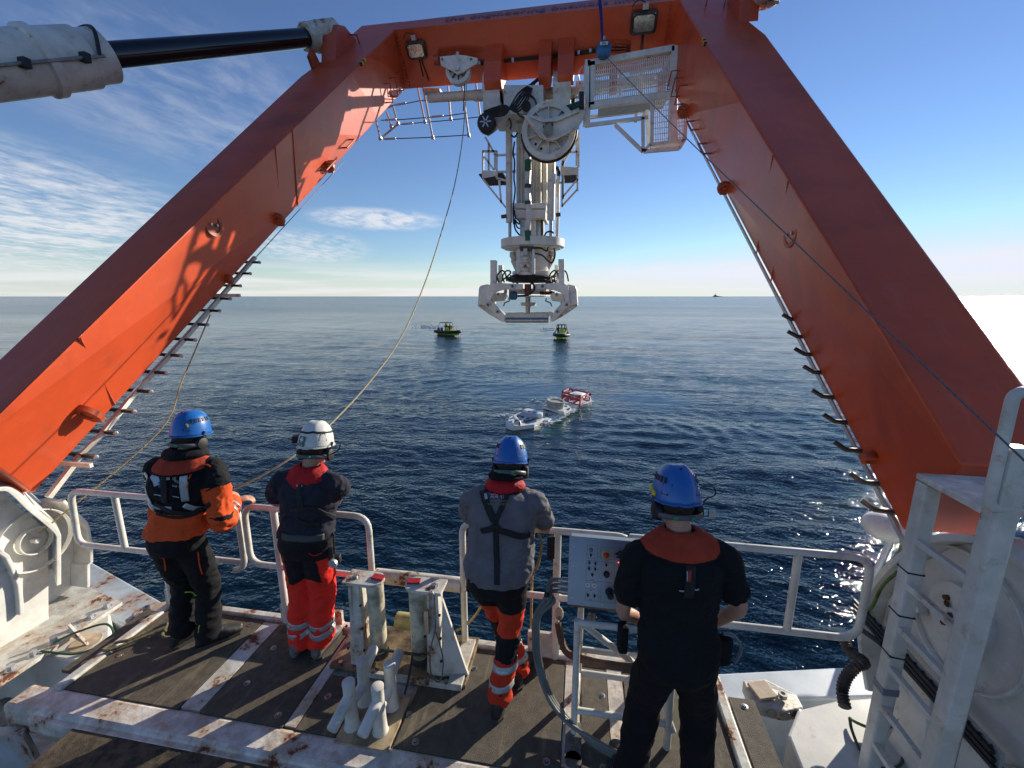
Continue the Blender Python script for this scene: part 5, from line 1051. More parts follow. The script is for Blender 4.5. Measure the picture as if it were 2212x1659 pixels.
def hand(mb, w, d, pn, side, curl=.5, s=1.0):
    """w wrist, d pointing along the palm, pn palm normal (towards what it grips), side thumb direction"""
    d, pn = V(d).normalized(), V(pn).normalized(); sd = d.cross(pn).normalized(); sd = sd if sd.dot(V(side)) > 0 else -sd
    loft(mb, [ring_at(w + d * t * s, sd, pn, a * s, b * s, 14) for t, a, b in ((-.02, .026, .020), (.0, .027, .018), (.03, .038, .016), (.07, .043, .015), (.095, .040, .012))])
    for k, (L_, o) in enumerate(((.070, .031), (.080, .011), (.074, -.010), (.058, -.030))):
        b = w + d * .088 * s + sd * o * s; ang = 0; pts = [b - d * .02]; cur = b
        pts.append(cur)
        for f in (.45, .30, .25):
            ang += curl * (1 + .12 * k); dr = d * math.cos(ang) + pn * math.sin(ang); cur = cur + dr * L_ * f * s; pts.append(cur)
        mb.tube(pts, [.0095 * s, .0095 * s, .009 * s, .0082 * s, .0068 * s], 8); mb.ball(cur, .0068 * s, 8, 6)
    b = w + d * .025 * s + sd * .03 * s; dr = (d * .55 + sd * .75 + pn * .25).normalized(); dr2 = (d * .8 + sd * .25 + pn * .5).normalized()
    mb.tube([b - dr * .015, b, b + dr * .035 * s, b + dr * .035 * s + dr2 * .03 * s], [.014 * s, .0135 * s, .0105 * s, .008 * s], 8); mb.ball(b + dr * .035 * s + dr2 * .03 * s, .008 * s, 8, 6)
SKIN = mat('skin', (.50, .27, .18), .5, var=.10, vscale=20, bump=.1, bscale=200)
HAIR = mat('short_hair', (.035, .022, .015), .7, var=.3, vscale=90, bump=.8, bscale=300)
def cloth(name, c, r=.85, v=.12, **k): return mat(name, c, r, var=v, vscale=9, bump=.35, bscale=420, sheen=.0, spec=.25, **k)
REFL = mat('reflective_tape', (.42, .44, .45), .38, metal=.35, var=.08, vscale=20)
BLK = cloth('black_cloth', (.0105, .0105, .012), v=.25); BOOT = mat('boot_leather', (.018, .016, .015), .6, var=.3, vscale=30, bump=.4); SOLE = mat('boot_sole', (.05, .045, .04), .8)
WEB = mat('black_webbing', (.012, .012, .014), .7, var=.2, vscale=60, bump=.5, bscale=300)
def figure(label, S):
    """S: joints and sizes; returns the person root and the torso frame"""
    root = thing('person', V((S['pelvis'].x, S['pelvis'].y, 0)), label, 'person')
    th = R(S['face']); fw = V((math.sin(th), math.cos(th), 0)); rt = V((math.cos(th), -math.sin(th), 0))
    pel, neck = S['pelvis'], S['neck']; up = (neck - pel).normalized(); fwT = rt.cross(up) * -1; fwT = fwT if fwT.dot(fw) > 0 else -fwT
    g, gb = S.get('girth', 1.), S.get('belly', 1.); H_ = (neck - pel).length
    TB = [(-.20, .13, .11, 0), (-.10, .165, .125, -.01), (.0, .178, .132, -.015), (.15, .172 * gb, .125 * gb, -.005), (.32, .160 * gb, .118 * gb, .01), (.5, .170 * (gb + 1) / 2, .122 * (gb + 1) / 2, .005), (.68, .188, .125, -.01), (.82, .185, .112, -.02), (.92, .145, .088, -.015), (1.0, .075, .068, 0), (1.06, .062, .062, .01)]
    def torso(mb, m_, t0, t1, sq=.85):
        rs = []; n = 22
        for i in range(n + 1):
            t = t0 + (t1 - t0) * i / n
            for a, b in zip(TB, TB[1:]):
                if a[0] <= t <= b[0] or b is TB[-1]:
                    u = (t - a[0]) / (b[0] - a[0]); u = max(0, min(1, u)); w_, d_, o_ = (a[k] * (1 - u) + b[k] * u for k in (1, 2, 3)); break
            bend = fwT * S.get('round', 0.) * math.sin(max(0, min(1, t)) * math.pi)
            rs.append(ring_at(pel + up * H_ * t + fwT * o_ * g - bend, rt, fwT, w_ * g + m_, d_ * g + m_, 30, sq))
        loft(mb, rs)
    A = {}
    hc = S['head']; hth = R(S.get('headface', S['face'])); hf = V((math.sin(hth), math.cos(hth), 0)); hr = V((math.cos(hth), -math.sin(hth), 0)); tilt = S.get('tilt', 0.)
    hu = (V((0, 0, 1)) + hf * math.tan(R(tilt))).normalized(); hf = hr.cross(hu) * -1; hf = (hf if hf.dot(V((math.sin(hth), math.cos(hth), 0))) > 0 else -hf).normalized()
    # ---- body, one continuous skin
    b = MB(); torso(b, -.012, -.18, 1.06, .95)
    b.tube([neck - up * .03, neck + (hc - neck) * .5, hc - hu * .03], [.062, .056, .06], 16)
    loft(b, [ring_at(hc + hu * z + hf * o, hr, hf, a, d, 22) for z, a, d, o in ((-.125, .02, .025, .045), (-.115, .045, .05, .035), (-.08, .064, .075, .018), (-.04, .073, .092, .004), (.01, .078, .100, 0), (.05, .077, .098, -.002), (.085, .062, .08, -.004), (.108, .035, .045, -.004), (.116, .01, .012, -.004))])
    b.ball(hc + hf * .105 - hu * .02, (.013, .013, .022), 10, 8); b.ball(hc + hf * .098 - hu * .068, (.022, .010, .006), 10, 6)
    for s_ in (-1, 1): b.ball(hc + hr * s_ * .080 - hu * .015, (.010, .020, .032), 10, 8)
    for s_, k in ((-1, 'L'), (1, 'R')):
        sh, el, wr = S['sh' + k], S['el' + k], S['wr' + k]
        limb(b, [neck + (sh - neck) * .5, sh, (sh + el) / 2, el, (el * .6 + wr * .4), wr], [.045, .052, .045, .037, .036, .026])
        hand(b, wr, S['hd' + k], S['hp' + k], S.get('ht' + k, -rt * s_), S.get('curl', .5))
        hip = pel + rt * .09 * s_ * g - up * .02; kn, an = S['kn' + k], S['an' + k]
        limb(b, [hip, (hip + kn) / 2, kn, (kn * .65 + an * .35), an], [.085 * g, .075, .052, .052, .036])
        toe = S['toe' + k]; b.tube([an - V((0, 0, .02)), an - V((0, 0, .045)), (an + toe) / 2 - V((0, 0, .045)), V((toe.x, toe.y, .035))], [.035, .038, .032, .024], 10)
    body = organic(b, 'body', [SKIN], root, voxel=.007, smooth=3)
    for s_ in (-1, 1): q = MB(); q.ball(hc + hf * .088 + hr * s_ * .030 + hu * .008, .011, 10, 8); q.build('eye', WHITE_CL, root, smooth=True)
    hm = MB(); hm.ball(hc - hf * .012 + hu * .015, (.088, .106, .100), 20, 14); hm = hm.build('hair', HAIR, root, smooth=True)
    # ---- trousers
    def pants(m_, idx, mats, seed=1.):
        b = MB(); torso(b, m_ * .7, -.17, S.get('belt', .22), .9)
        for s_, k in ((-1, 'L'), (1, 'R')):
            hip = pel + rt * .085 * s_ * g - up * .03; kn, an = S['kn' + k], S['an' + k]
            limb(b, [hip, (hip + kn) / 2, kn, (kn * .6 + an * .4), an + (kn - an) * .12, an + (kn - an) * .02], [.088 * g + m_, .082 + m_, .066 + m_, .066 + m_, .063 + m_, .064 + m_], 18)
        ex = [(S['kn' + k], .16, .9) for k in 'LR'] + [(S['an' + k], .2, 1.1) for k in 'LR']
        return organic(b, 'trousers', mats, root, voxel=.0085, smooth=4, wr=folds(.0080, (7, 7, 10), ex, seed), idx=idx)
    def top(m_, sleeve, idx, mats, name='shirt', hem=.10, amp=.006, seed=2., collar=.99):
        b = MB(); torso(b, m_, hem, collar, .9)
        for k in 'LR':
            sh, el, wr = S['sh' + k], S['el' + k], S['wr' + k]
            if sleeve <= 1: end = sh + (el - sh) * sleeve; limb(b, [neck + (sh - neck) * .45, sh, (sh + end) / 2, end], [.050, .056 + m_ * .6, .056 + m_, .058 + m_])
            else: end = el + (wr - el) * (sleeve - 1); limb(b, [neck + (sh - neck) * .45, sh, (sh + el) / 2, el, (el + end) / 2, end], [.055, .058 + m_ * .7, .054 + m_, .048 + m_, .042 + m_, .034 + m_])
        ex = [(S['el' + k], .14, 1.0) for k in 'LR'] + [(S['sh' + k] - V((0, 0, .08)), .12, .8) for k in 'LR'] + [(pel + up * .15, .16, 1.0)]
        return organic(b, name, mats, root, voxel=.0075, smooth=4, wr=folds(amp, (10, 10, 13), ex, seed), idx=idx)
    def boots(m_=BOOT):
        for k in 'LR':
            an, toe = S['an' + k], S['toe' + k]; d = V((toe.x - an.x, toe.y - an.y, 0)); L_ = d.length; d.normalize(); sd = V((d.y, -d.x, 0))
            b = MB(); g0 = V((an.x, an.y, 0)) - d * .055
            loft(b, [ring_at(g0 + d * t + V((0, 0, h / 2 + .012)), sd, V((0, 0, 1)), w_, h / 2, 18, .8) for t, w_, h in ((-.03, .018, .05), (-.02, .034, .09), (.0, .040, .115), (.06, .041, .13), (.11, .042, .115), (.17, .047, .085), (.22, .047, .065), (.26, .036, .05), (.275, .016, .035))])
            b.tube([V((an.x, an.y, .06)), V((an.x, an.y, .12)), an + V((0, 0, .07))], [.046, .048, .050], 16)
            bo = organic(b, 'boot', [m_], root, voxel=.0075, smooth=3, wr=folds(.002, (20, 20, 20)))
            q = MB(); q.prism([g0 + d * t + sd * w_ for t, w_ in ((-.035, .02), (0, .042), (.1, .044), (.18, .050), (.25, .040), (.28, .015))] + [g0 + d * t - sd * w_ for t, w_ in ((.28, .015), (.25, .040), (.18, .050), (.1, .044), (0, .042), (-.035, .02))], (0, 0, .022)); q.build('sole', SOLE, bo)
            for z in (.08, .10, .12): q = MB(); q.tube([g0 + d * (.155 - z * .4) + sd * a + V((0, 0, z + .02)) for a in (-.03, 0, .03)], .004, 5); q.build('lace', GALV, bo)
    def collar(m_, edge, wS=.185, wB=.15, drop=.10, th_=.022, zo=.0, span=150, seed=0., bl=None):
        b = MB(); rings = []; outer = []
        for i in range(25):
            ph = R(-span + 2 * span * i / 24); bk, si = math.cos(ph), math.sin(ph)
            ri = .062; ro_x, ro_y = wS, wB
            c0 = neck + up * (.035 + zo) + rt * si * ri * 1.1 - fwT * (bk * ri * .95)
            fr = max(0, -bk)
            c1_ = neck + rt * si * ro_x - fwT * bk * ro_y + up * (-(drop * (.55 + .45 * max(0, bk)) + fr * .10) + zo)
            mid = (c0 + c1_) / 2 + up * .018; axis = (c1_ - c0); hl = axis.length / 2; ax = axis.normalized(); tn = (rt * bk + fwT * si).normalized(); nn = ax.cross(tn).normalized()
            rings.append([mid + ax * hl * math.cos(a) + nn * th_ * math.sin(a) for a in [2 * math.pi * j / 14 for j in range(14)]]); outer.append(c1_ + up * .016 - ax * .004)
        loft(b, rings); o = organic(b, 'life_jacket_collar', [m_], root, voxel=.007, smooth=4, wr=folds(.005, (16, 16, 16), None, seed))
        if edge: q = MB(); q.tube(outer, .0075, 7); q.build('piping', edge, o, smooth=True)
        return o
    def helmet(cm, vents=True, lamp=False):
        t = MB(); n, m2 = 44, 16; vs = []; fs = []; c = hc + hu * .045
        def sp(az, t_, k=1.):     # az 0 = front
            el0 = -.040 + .018 * max(0, math.cos(az)) - .016 * max(0, -math.cos(az)) ; z = el0 + (.128 - el0) * math.sin(t_ * math.pi / 2)
            r_ = math.cos(t_ * math.pi / 2) ** .74 ; x_ = math.sin(az) * .110 * r_; y_ = math.cos(az) * (.126 if math.cos(az) > 0 else .122) * r_
            ridge = .005 * math.exp(-((abs(x_) - .034) / .010) ** 2) * min(1, r_ * 2 + .4)
            if math.cos(az) > .2 and t_ < .12: y_ += .012 * (1 - t_ / .12)
            return c + hr * x_ * k + hf * y_ * k + hu * (z * (k if z > 0 else 1) + ridge)
        for i in range(m2 + 1):
            for j in range(n): vs.append(sp(2 * math.pi * j / n, (i / m2) * .999))
        for i in range(m2):
            for j in range(n): j2 = (j + 1) % n; fs.append((i * n + j, i * n + j2, (i + 1) * n + j2, (i + 1) * n + j))
        t._add(vs, fs); sh = t.build('helmet_shell', cm, root, smooth=True); so = sh.modifiers.new('solid', 'SOLIDIFY'); so.thickness = .005; so.offset = -1
        q = MB(); q.tube([sp(2 * math.pi * j / 40, .0) for j in range(40)], .0045, 6, closed=True); q.build('rim', cm, sh, smooth=True)
        if vents:
            for s_ in (-1, 1):
                for k in range(6):
                    a = s_ * (1.05 + .24 * k); p0 = sp(a, .52 - .01 * k, 1.004); p1 = sp(a, .40 - .01 * k, 1.004); q = MB(); q.bar(p0, p1, .014, .006, up=(p0 - c).normalized()); q.build('vent', BLACK, sh)
                a = s_ * 2.35; p = sp(a, .28, 1.01); q = MB(); q.prism([sp(a - .25, .34, 1.012), sp(a + .22, .36, 1.012), sp(a + .28, .16, 1.012), sp(a - .02, .14, 1.012)], (c - p).normalized() * .008); q.build('clip_slot', BLACK, sh)
            q = MB(); p0, p1 = sp(math.pi - .09, .70, 1.01), sp(math.pi + .09, .70, 1.01); q.bar(p0, p1, .006, .01); q.build('vent', BLACK, sh)
        q = MB(); q.lathe(c - hu * .080, hu, [(.082, 0), (.092, .02), (.094, .05)], 28); q.build('cradle', BLACK, root, smooth=True)
        for s_ in (-1, 1):
            e = hc + hr * s_ * .098 - hu * .052; q = MB(); q.lathe(e - hr * s_ * .022, hr * s_, [(.030, 0), (.043, .008), (.045, .024), (.038, .038), (.016, .044)], 20); ea = q.build('ear_cup', BLACK, root, smooth=True)
            q = MB(); q.tube([e, e + hu * .05 + hr * s_ * .012, e + hu * .085 + hr * s_ * .018], .007, 6); q.build('arm', DKSTEEL, ea)
        band = [hc + hr * math.sin(a) * .108 - hf * math.cos(a) * .118 - hu * .062 for a in [R(-82 + 164 * i / 12) for i in range(13)]]
        q = MB(); q.tube(band, .0125, 8, ell=(1, .45, hu)); q.build('neck_band', mat('headset_band', (.09, .095, .10), .45), root, smooth=True)
        for i in (4, 7): q = MB(); q.box(band[i] - hf * .006, (.018, .010, .014), rz=-hth + 0.0); q.build('band_tab', mat('green_tab', (.02, .30, .10), .5), root)
        q = MB(); q.tube(curve_pts([hc - hr * .11 - hu * .07, hc - hr * .12 + hf * .03 - hu * .10, hc - hr * .08 + hf * .11 - hu * .10]), .004, 5); q.ball(hc - hr * .08 + hf * .11 - hu * .10, .009, 8, 6); q.build('microphone', BLACK, root)
        q = MB(); q.tube([hc + hr * .085 - hu * .06, hc + hf * .03 - hu * .135, hc - hr * .085 - hu * .06], .006, 6, ell=(1, .4, hf)); q.build('chin_strap', WEB, root)
        return sh, sp
    return dict(root=root, body=body, pants=pants, top=top, boots=boots, collar=collar, helmet=helmet, fw=fwT, rt=rt, up=up, hc=hc, hr=hr, hf=hf, hu=hu, S=S, torsoH=H_)
def seg_t(p, a, b):
    d = b - a; t = (p - a).dot(d) / d.length_squared; return t, (p - (a + d * max(0, min(1, t)))).length

BLUEH = mat('blue_helmet', (.010, .125, .42), .34, var=.04, vscale=10, coat=.3)
WHITEH = mat('white_helmet', (.68, .67, .60), .35, var=.06, vscale=18)
OR_CL = cloth('orange_cloth', (.78, .10, .022), v=.06); RED_CL = cloth('red_hi_vis', (.90, .036, .020), v=.06); RED_D = cloth('red_collar', (.50, .010, .014), .6, .1); ORC = cloth('orange_collar', (.42, .050, .022), .8, .12)
NAVY = cloth('navy_shirt', (.026, .026, .040)); GREY = cloth('grey_shirt', (.165, .158, .168)); BLKT = cloth('black_tee', (.0085, .009, .011))
SILV = mat('print_silver', (.45, .46, .47), .5); GOLD = mat('print_gold', (.30, .24, .08), .6)

# -------- 1: orange and black jacket, hand on the rail
S1 = dict(face=-12, headface=2, pelvis=V((-2.78, 2.32, .93)), neck=V((-2.68, 2.38, 1.49)), head=V((-2.655, 2.42, 1.66)), tilt=14,
          shL=V((-2.88, 2.34, 1.43)), elL=V((-2.94, 2.50, 1.20)), wrL=V((-2.74, 2.66, 1.09)), hdL=V((.6, .4, -.1)), hpL=V((0, .1, -1)),
          shR=V((-2.49, 2.41, 1.42)), elR=V((-2.39, 2.42, 1.15)), wrR=V((-2.60, 2.63, 1.07)), hdR=V((.3, .9, .1)), hpR=V((0, .2, -1)),
          knL=V((-2.90, 2.40, .50)), anL=V((-2.93, 2.36, .11)), toeL=V((-2.84, 2.56, .03)), knR=V((-2.70, 2.42, .50)), anR=V((-2.73, 2.38, .11)), toeR=V((-2.58, 2.54, .03)), belt=.20, girth=.95, belly=1.05)
S1['wrR'] = P(503, 1083, y=2.60); S1['elR'] = P(478, 1108, y=2.36); S1['elR'].z = 1.06; S1['hdR'] = V((.45, .50, .0)); S1['curl'] = .42
f = figure('leftmost man, in orange and black jacket and blue helmet, holding the hand line', S1)
wz = 1.145
def idx1(p):
    for k in 'LR':
        t, d = seg_t(p, S1['sh' + k], S1['el' + k]); t2, d2 = seg_t(p, S1['el' + k], S1['wr' + k])
        if d2 < .075 and t2 > .05 and (p - S1['pelvis']).dot(f['rt']) * (1 if k == 'R' else -1) > .14: return 1
        if k == 'R' and d < .095 and .30 < t < .86 and (p - S1['shR']).dot(V((.75, -.65, 0))) > .012: return 1
    return 0 if (p - S1['pelvis']).dot(f['up']) > .235 else 1
J1 = f['top'](.028, 1.93, idx1, [BLK, OR_CL], 'jacket', hem=.07, amp=.010, seed=4.)
T1 = f['pants'](.018, None, [BLK], 3.); f['boots']()
t1 = bvh(J1)
f['collar'](ORC, BLK, .20, .15, .085, .022, .0, 150, 3.); f['collar'](BLK, None, .14, .12, .02, .030, .035, 170, 5.)
sh, sp = f['helmet'](BLUEH)
q = MB(); p = sp(R(180 - 38), .30, 1.02); q.box(p, (.045, .004, .018), rz=R(-22)); q.build('sticker', YELLOW, sh)
ribbon(t1, [(322, 985), (313, 1020), (312, 1060), (324, 1088), (335, 1098)], .040, REFL, 'reflective_strip', f['root'])
ribbon(t1, [(426, 980), (400, 1012), (397, 1050), (401, 1082)], .046, REFL, 'reflective_strip', f['root'])
ribbon(t1, [(328, 1094), (350, 1097), (372, 1098)], .030, REFL, 'reflective_strip', f['root']); ribbon(t1, [(398, 1090), (420, 1098), (436, 1096)], .035, REFL, 'reflective_strip', f['root'])
ribbon(t1, [(335, 1088), (372, 1104), (420, 1106), (455, 1088)], .032, WEB, 'harness_belt', f['root'], off=.009)
ribbon(t1, [(340, 1108), (370, 1116), (410, 1114), (440, 1100)], .018, WEB, 'harness_belt', f['root'], off=.009)
ribbon(t1, [(356, 975), (358, 1020), (358, 1085)], .040, WEB, 'harness_strap', f['root'], off=.008)
for a_, w_ in ((.35, .038), (.60, .030)):
    e, w0 = S1['elR'], S1['wrR']; c = e + (w0 - e) * a_; s1, u1 = frame_of(w0 - e)
    ribbon(t1, [tuple(c + (s1 * math.cos(a) + u1 * math.sin(a)) * .07) for a in [i * math.pi / 4 for i in range(9)]], w_, REFL, 'reflective_band', f['root'], off=.004)
ribbon(t1, [(405, 1052), (412, 1025), (428, 1008), (446, 1004), (455, 1008)], .009, OR_CL, 'piping', f['root'], off=.006)
ribbon(t1, [(447, 1060), (462, 1052), (474, 1044)], .008, BLK, 'pocket_flap', f['root'], off=.007)
decal_text(t1, 'DE', .022, 378, 1033, (392, 1035), SILV, f['root']); decal_text(t1, 'MECIAL', .024, 386, 1041, (400, 1043), SILV, f['root']); decal_text(t1, 'NG 19', .020, 383, 1050, (396, 1052), SILV, f['root'])
for pts, w_, m_ in (([(362, 1026), (362, 1037)], .028, mat('label_beige', (.45, .38, .28), .7)), ([(333, 1024), (338, 1034), (342, 1048)], .055, mat('print_pale', (.42, .46, .52), .6)), ([(347, 1040), (350, 1052)], .035, mat('print_blue', (.04, .10, .30), .6)), ([(335, 1068), (352, 1071)], .007, SILV), ([(374, 1071), (388, 1074)], .006, SILV)):
    ribbon(t1, pts, w_, m_, 'print', f['root'], off=.006 if w_ < .05 else .0055, thick=.001, step=.006)
p1 = bvh(T1)
for pts in ([(427, 1192), (431, 1222), (437, 1240)], [(350, 1205), (358, 1232)]): ribbon(p1, pts, .008, OR_CL, 'trim', f['root'], off=.004)
for pts in ([(400, 1279), (425, 1286)], [(357, 1276), (372, 1270)], [(432, 1350), (429, 1366)]): ribbon(p1, pts, .007, mat('lime_piping', (.35, .75, .03), .5), 'trim', f['root'], off=.004)

# -------- 2: white helmet, navy shirt, red collar and trousers
S2 = dict(face=2, headface=-4, pelvis=V((-1.85, 2.43, .93)), neck=V((-1.785, 2.44, 1.44)), head=V((-1.755, 2.49, 1.605)), tilt=16,
          shL=V((-1.985, 2.42, 1.375)), elL=V((-2.06, 2.52, 1.13)), wrL=V((-1.86, 2.62, 1.12)), hdL=V((.9, .1, .1)), hpL=V((0, -1, 0)),
          shR=V((-1.595, 2.43, 1.375)), elR=V((-1.545, 2.57, 1.15)), wrR=V((-1.74, 2.66, 1.12)), hdR=V((-.9, .1, .1)), hpR=V((0, -1, 0)),
          knL=V((-1.955, 2.46, .50)), anL=V((-1.985, 2.42, .11)), toeL=V((-1.93, 2.62, .03)), knR=V((-1.80, 2.47, .50)), anR=V((-1.835, 2.44, .11)), toeR=V((-1.72, 2.62, .03)), belt=.24, girth=.98, belly=1.08)
S2['toeR'] = P(742, 1345, z=.03); S2['curl'] = .3; S2['elR'] = P(734, 1064, y=2.55); S2['elL'] = P(594, 1082, y=2.50)
f = figure('man in white helmet, navy shirt and bright red work trousers standing at the rail', S2)
def idx2(p):
    z = p.z
    cut = .645 + .03 * math.sin(p.x * 20); side = abs((p - S2['pelvis']).dot(f['rt']))
    if z > cut and not (side > .125 and z < .84): return 0
    return 1
T2 = f['pants'](.020, idx2, [cloth('charcoal_trousers', (.016, .013, .015)), RED_CL], 9.); f['boots'](mat('worn_boot', (.13, .12, .11), .6, var=.3, vscale=30, rust=.0))
N2 = f['top'](.016, .62, None, [NAVY], 'shirt', hem=.10, amp=.008, seed=6.); t2 = bvh(N2); p2 = bvh(T2)
f['collar'](RED_D, BLK, .150, .125, .105, .022, .005, 150, 8.)
sh, sp = f['helmet'](WHITEH, vents=False)
for s_ in (-1, 1):
    a = s_ * 2.2; q = MB(); c = f['hc']; q.prism([sp(a - .15, .36, 1.012), sp(a + .15, .34, 1.012), sp(a + .25, .18, 1.012), sp(a - .25, .16, 1.012)], (c - sp(a, .3)).normalized() * .006); q.build('clip_slot', DKSTEEL, sh)
# first aid sticker on the back of the shell
GR = mat('sign_green', (.005, .16, .085), .5)
hx = bvh(sh); sc_, sn = hit(hx, 653, 950)
if sc_ is None: sc_, sn = sp(math.pi, .4), -f['hf']
su = (V((0, 0, 1)) - sn * sn.z).normalized(); sr = su.cross(sn).normalized()
def stick(cx, cy, w_, h_, m_, name, d=.002): q = MB(); q.obox(sc_ + sr * (cx - w_ / 2) + su * (cy - h_ / 2), sr * w_, su * h_, sn * d); return q.build(name, m_, sh)
stick(0, 0, .052, .046, GR, 'first_aid_sticker', .0035); stick(0, 0, .034, .011, WHITE_CL, 'white_cross', .005); stick(0, 0, .011, .034, WHITE_CL, 'white_cross', .0048); stick(0, -.034, .060, .016, GR, 'first_aid_sticker', .0035)
text_mesh('First aid', .013, sc_ + su * -.034 + sn * .0042, sr, su, WHITE_CL, 'lettering', sh, depth=.0005)
q = MB(); q.tube([sp(R(a), .38, 1.03) for a in range(40, 330, 15)], .007, 6, ell=(1, .35, V((0, 0, 1)))); q.build('goggle_strap', BLACK, sh, smooth=True)
q = MB(); q.tube(curve_pts([f['hc'] + f['hr'] * .11 - f['hu'] * .05, f['hc'] + f['hr'] * .16 - f['hu'] * .02, f['hc'] + f['hr'] * .17 + f['hu'] * .03, f['hc'] + f['hr'] * .13 + f['hu'] * .035]), .004, 5); q.build('headset_lead', BLACK, sh)
q = MB(); q.box(f['hc'] - f['hr'] * .14 + f['hu'] * .045, (.05, .07, .05), rz=.4); q.build('headset_module', BLACK, sh, bevel=.01)
ribbon(t2, [(650, 1010), (650, 1040), (652, 1100)], .036, WEB, 'harness_strap', f['root']); 
ribbon(t2, [(590, 1103), (630, 1100), (680, 1098), (722, 1118)], .030, WEB, 'harness_belt', f['root'], off=.008); ribbon(t2, [(592, 1108), (640, 1120), (690, 1132), (728, 1122)], .030, WEB, 'harness_belt', f['root'], off=.009)
ribbon(t2, [(643, 1036), (643, 1052)], .010, SILV, 'print', f['root'], thick=.001, step=.005); ribbon(t2, [(652, 1038), (653, 1052)], .006, SILV, 'print', f['root'], thick=.001, step=.005)
ribbon(p2, [(612, 1158), (660, 1164), (700, 1158)], .045, mat('grey_belt', (.06, .062, .058), .7), 'belt', f['root'], off=.010)
for k, kk in (('L', 0), ('R', 1)):
    for fz in (.44, .24):
        kn, an = S2['kn' + k], S2['an' + k]; c = an + (kn - an) * fz; ribbon(p2, [tuple(c + V((math.cos(a), math.sin(a), .15 * math.sin(a))) * .07) for a in [i * math.pi / 4 for i in range(9)]], .046, REFL, 'reflective_band', f['root'], off=.004)
ribbon(p2, [(667, 1195), (680, 1200), (695, 1193)], .004, RED_CL, 'pocket_stitch', f['root'])
for c_, s_ in (((-1.655, 2.40, .86), (.035, .03, .10)), ((-1.640, 2.44, .80), (.05, .05, .06))): q = MB(); q.box(c_, s_, rz=.3); q.build('belt_pouch', BLACK, f['root'], bevel=.008)
q = MB(); q.tube([(-1.635, 2.41, .86), (-1.63, 2.41, 1.02)], .006, 6); q.build('radio_antenna', BLACK, f['root']); q = MB(); q.cyl((-1.62, 2.37, .82), (-1.62, 2.35, .82), .03, n=16); q.build('dial_badge', GALV, f['root'])

# -------- 3: grey shirt with the black harness, leaning on the rail
S3 = dict(face=-4, headface=-4, pelvis=V((-.475, 2.36, .86)), neck=V((-.445, 2.45, 1.43)), head=V((-.425, 2.53, 1.555)), tilt=26,
          shL=V((-.655, 2.44, 1.345)), elL=V((-.73, 2.60, 1.10)), wrL=V((-.52, 2.74, 1.09)), hdL=V((.8, .3, 0)), hpL=V((0, 0, -1)),
          shR=V((-.245, 2.44, 1.345)), elR=V((-.195, 2.58, 1.09)), wrR=V((-.36, 2.76, 1.09)), hdR=V((-.8, .3, 0)), hpR=V((0, 0, -1)),
          knL=V((-.50, 2.50, .46)), anL=V((-.345, 2.44, .11)), toeL=V((-.30, 2.62, .03)), knR=V((-.40, 2.36, .47)), anR=V((-.445, 2.21, .11)), toeR=V((-.43, 2.42, .03)), belt=.10, girth=1.08, belly=1.16)
S3['curl'] = .3
f = figure('man in grey T-shirt with black harness and blue helmet leaning his elbows on the rail', S3)
def idx3(p):
    z = p.z; tR, dR = seg_t(p, S3['knR'], S3['anR']); tL, dL = seg_t(p, S3['knL'], S3['anL'])
    if z > .66: return 0
    if z > .475: return 1
    if z > .34: return 0
    return 1
T3 = f['pants'](.010, idx3, [BLK, cloth('orange_trouser_panel', (.62, .045, .016), v=.08)], 14.); f['boots'](); p3 = bvh(T3)
G3 = f['top'](.014, .66, None, [GREY], 'shirt', hem=-.02, amp=.008, seed=11.); t3 = bvh(G3)
f['collar'](RED_D, BLK, .125, .105, .05, .020, .012, 150, 9.); f['collar'](BLK, None, .11, .10, .005, .018, .045, 150, 9.)
sh, sp = f['helmet'](BLUEH)
ribbon(t3, [(1043, 1060), (1052, 1090), (1068, 1125)], .044, WEB, 'harness_strap', f['root'], off=.007); ribbon(t3, [(1098, 1065), (1088, 1090), (1071, 1125)], .030, WEB, 'harness_strap', f['root'], off=.009)
ribbon(t3, [(1070, 1120), (1072, 1180), (1074, 1262)], .034, WEB, 'harness_strap', f['root'], off=.006)
ribbon(t3, [(1003, 1148), (1040, 1146), (1070, 1140)], .036, WEB, 'harness_belt', f['root'], off=.008); ribbon(t3, [(1072, 1142), (1100, 1150), (1125, 1158), (1146, 1150)], .036, WEB, 'harness_belt', f['root'], off=.012)
q = MB(); q.box(hit(t3, 1070, 1137)[0] - f['fw'] * .012, (.06, .012, .022)); q.build('buckle', BLACK, f['root'], bevel=.004)
bc, bn = hit(t3, 1079, 1073)
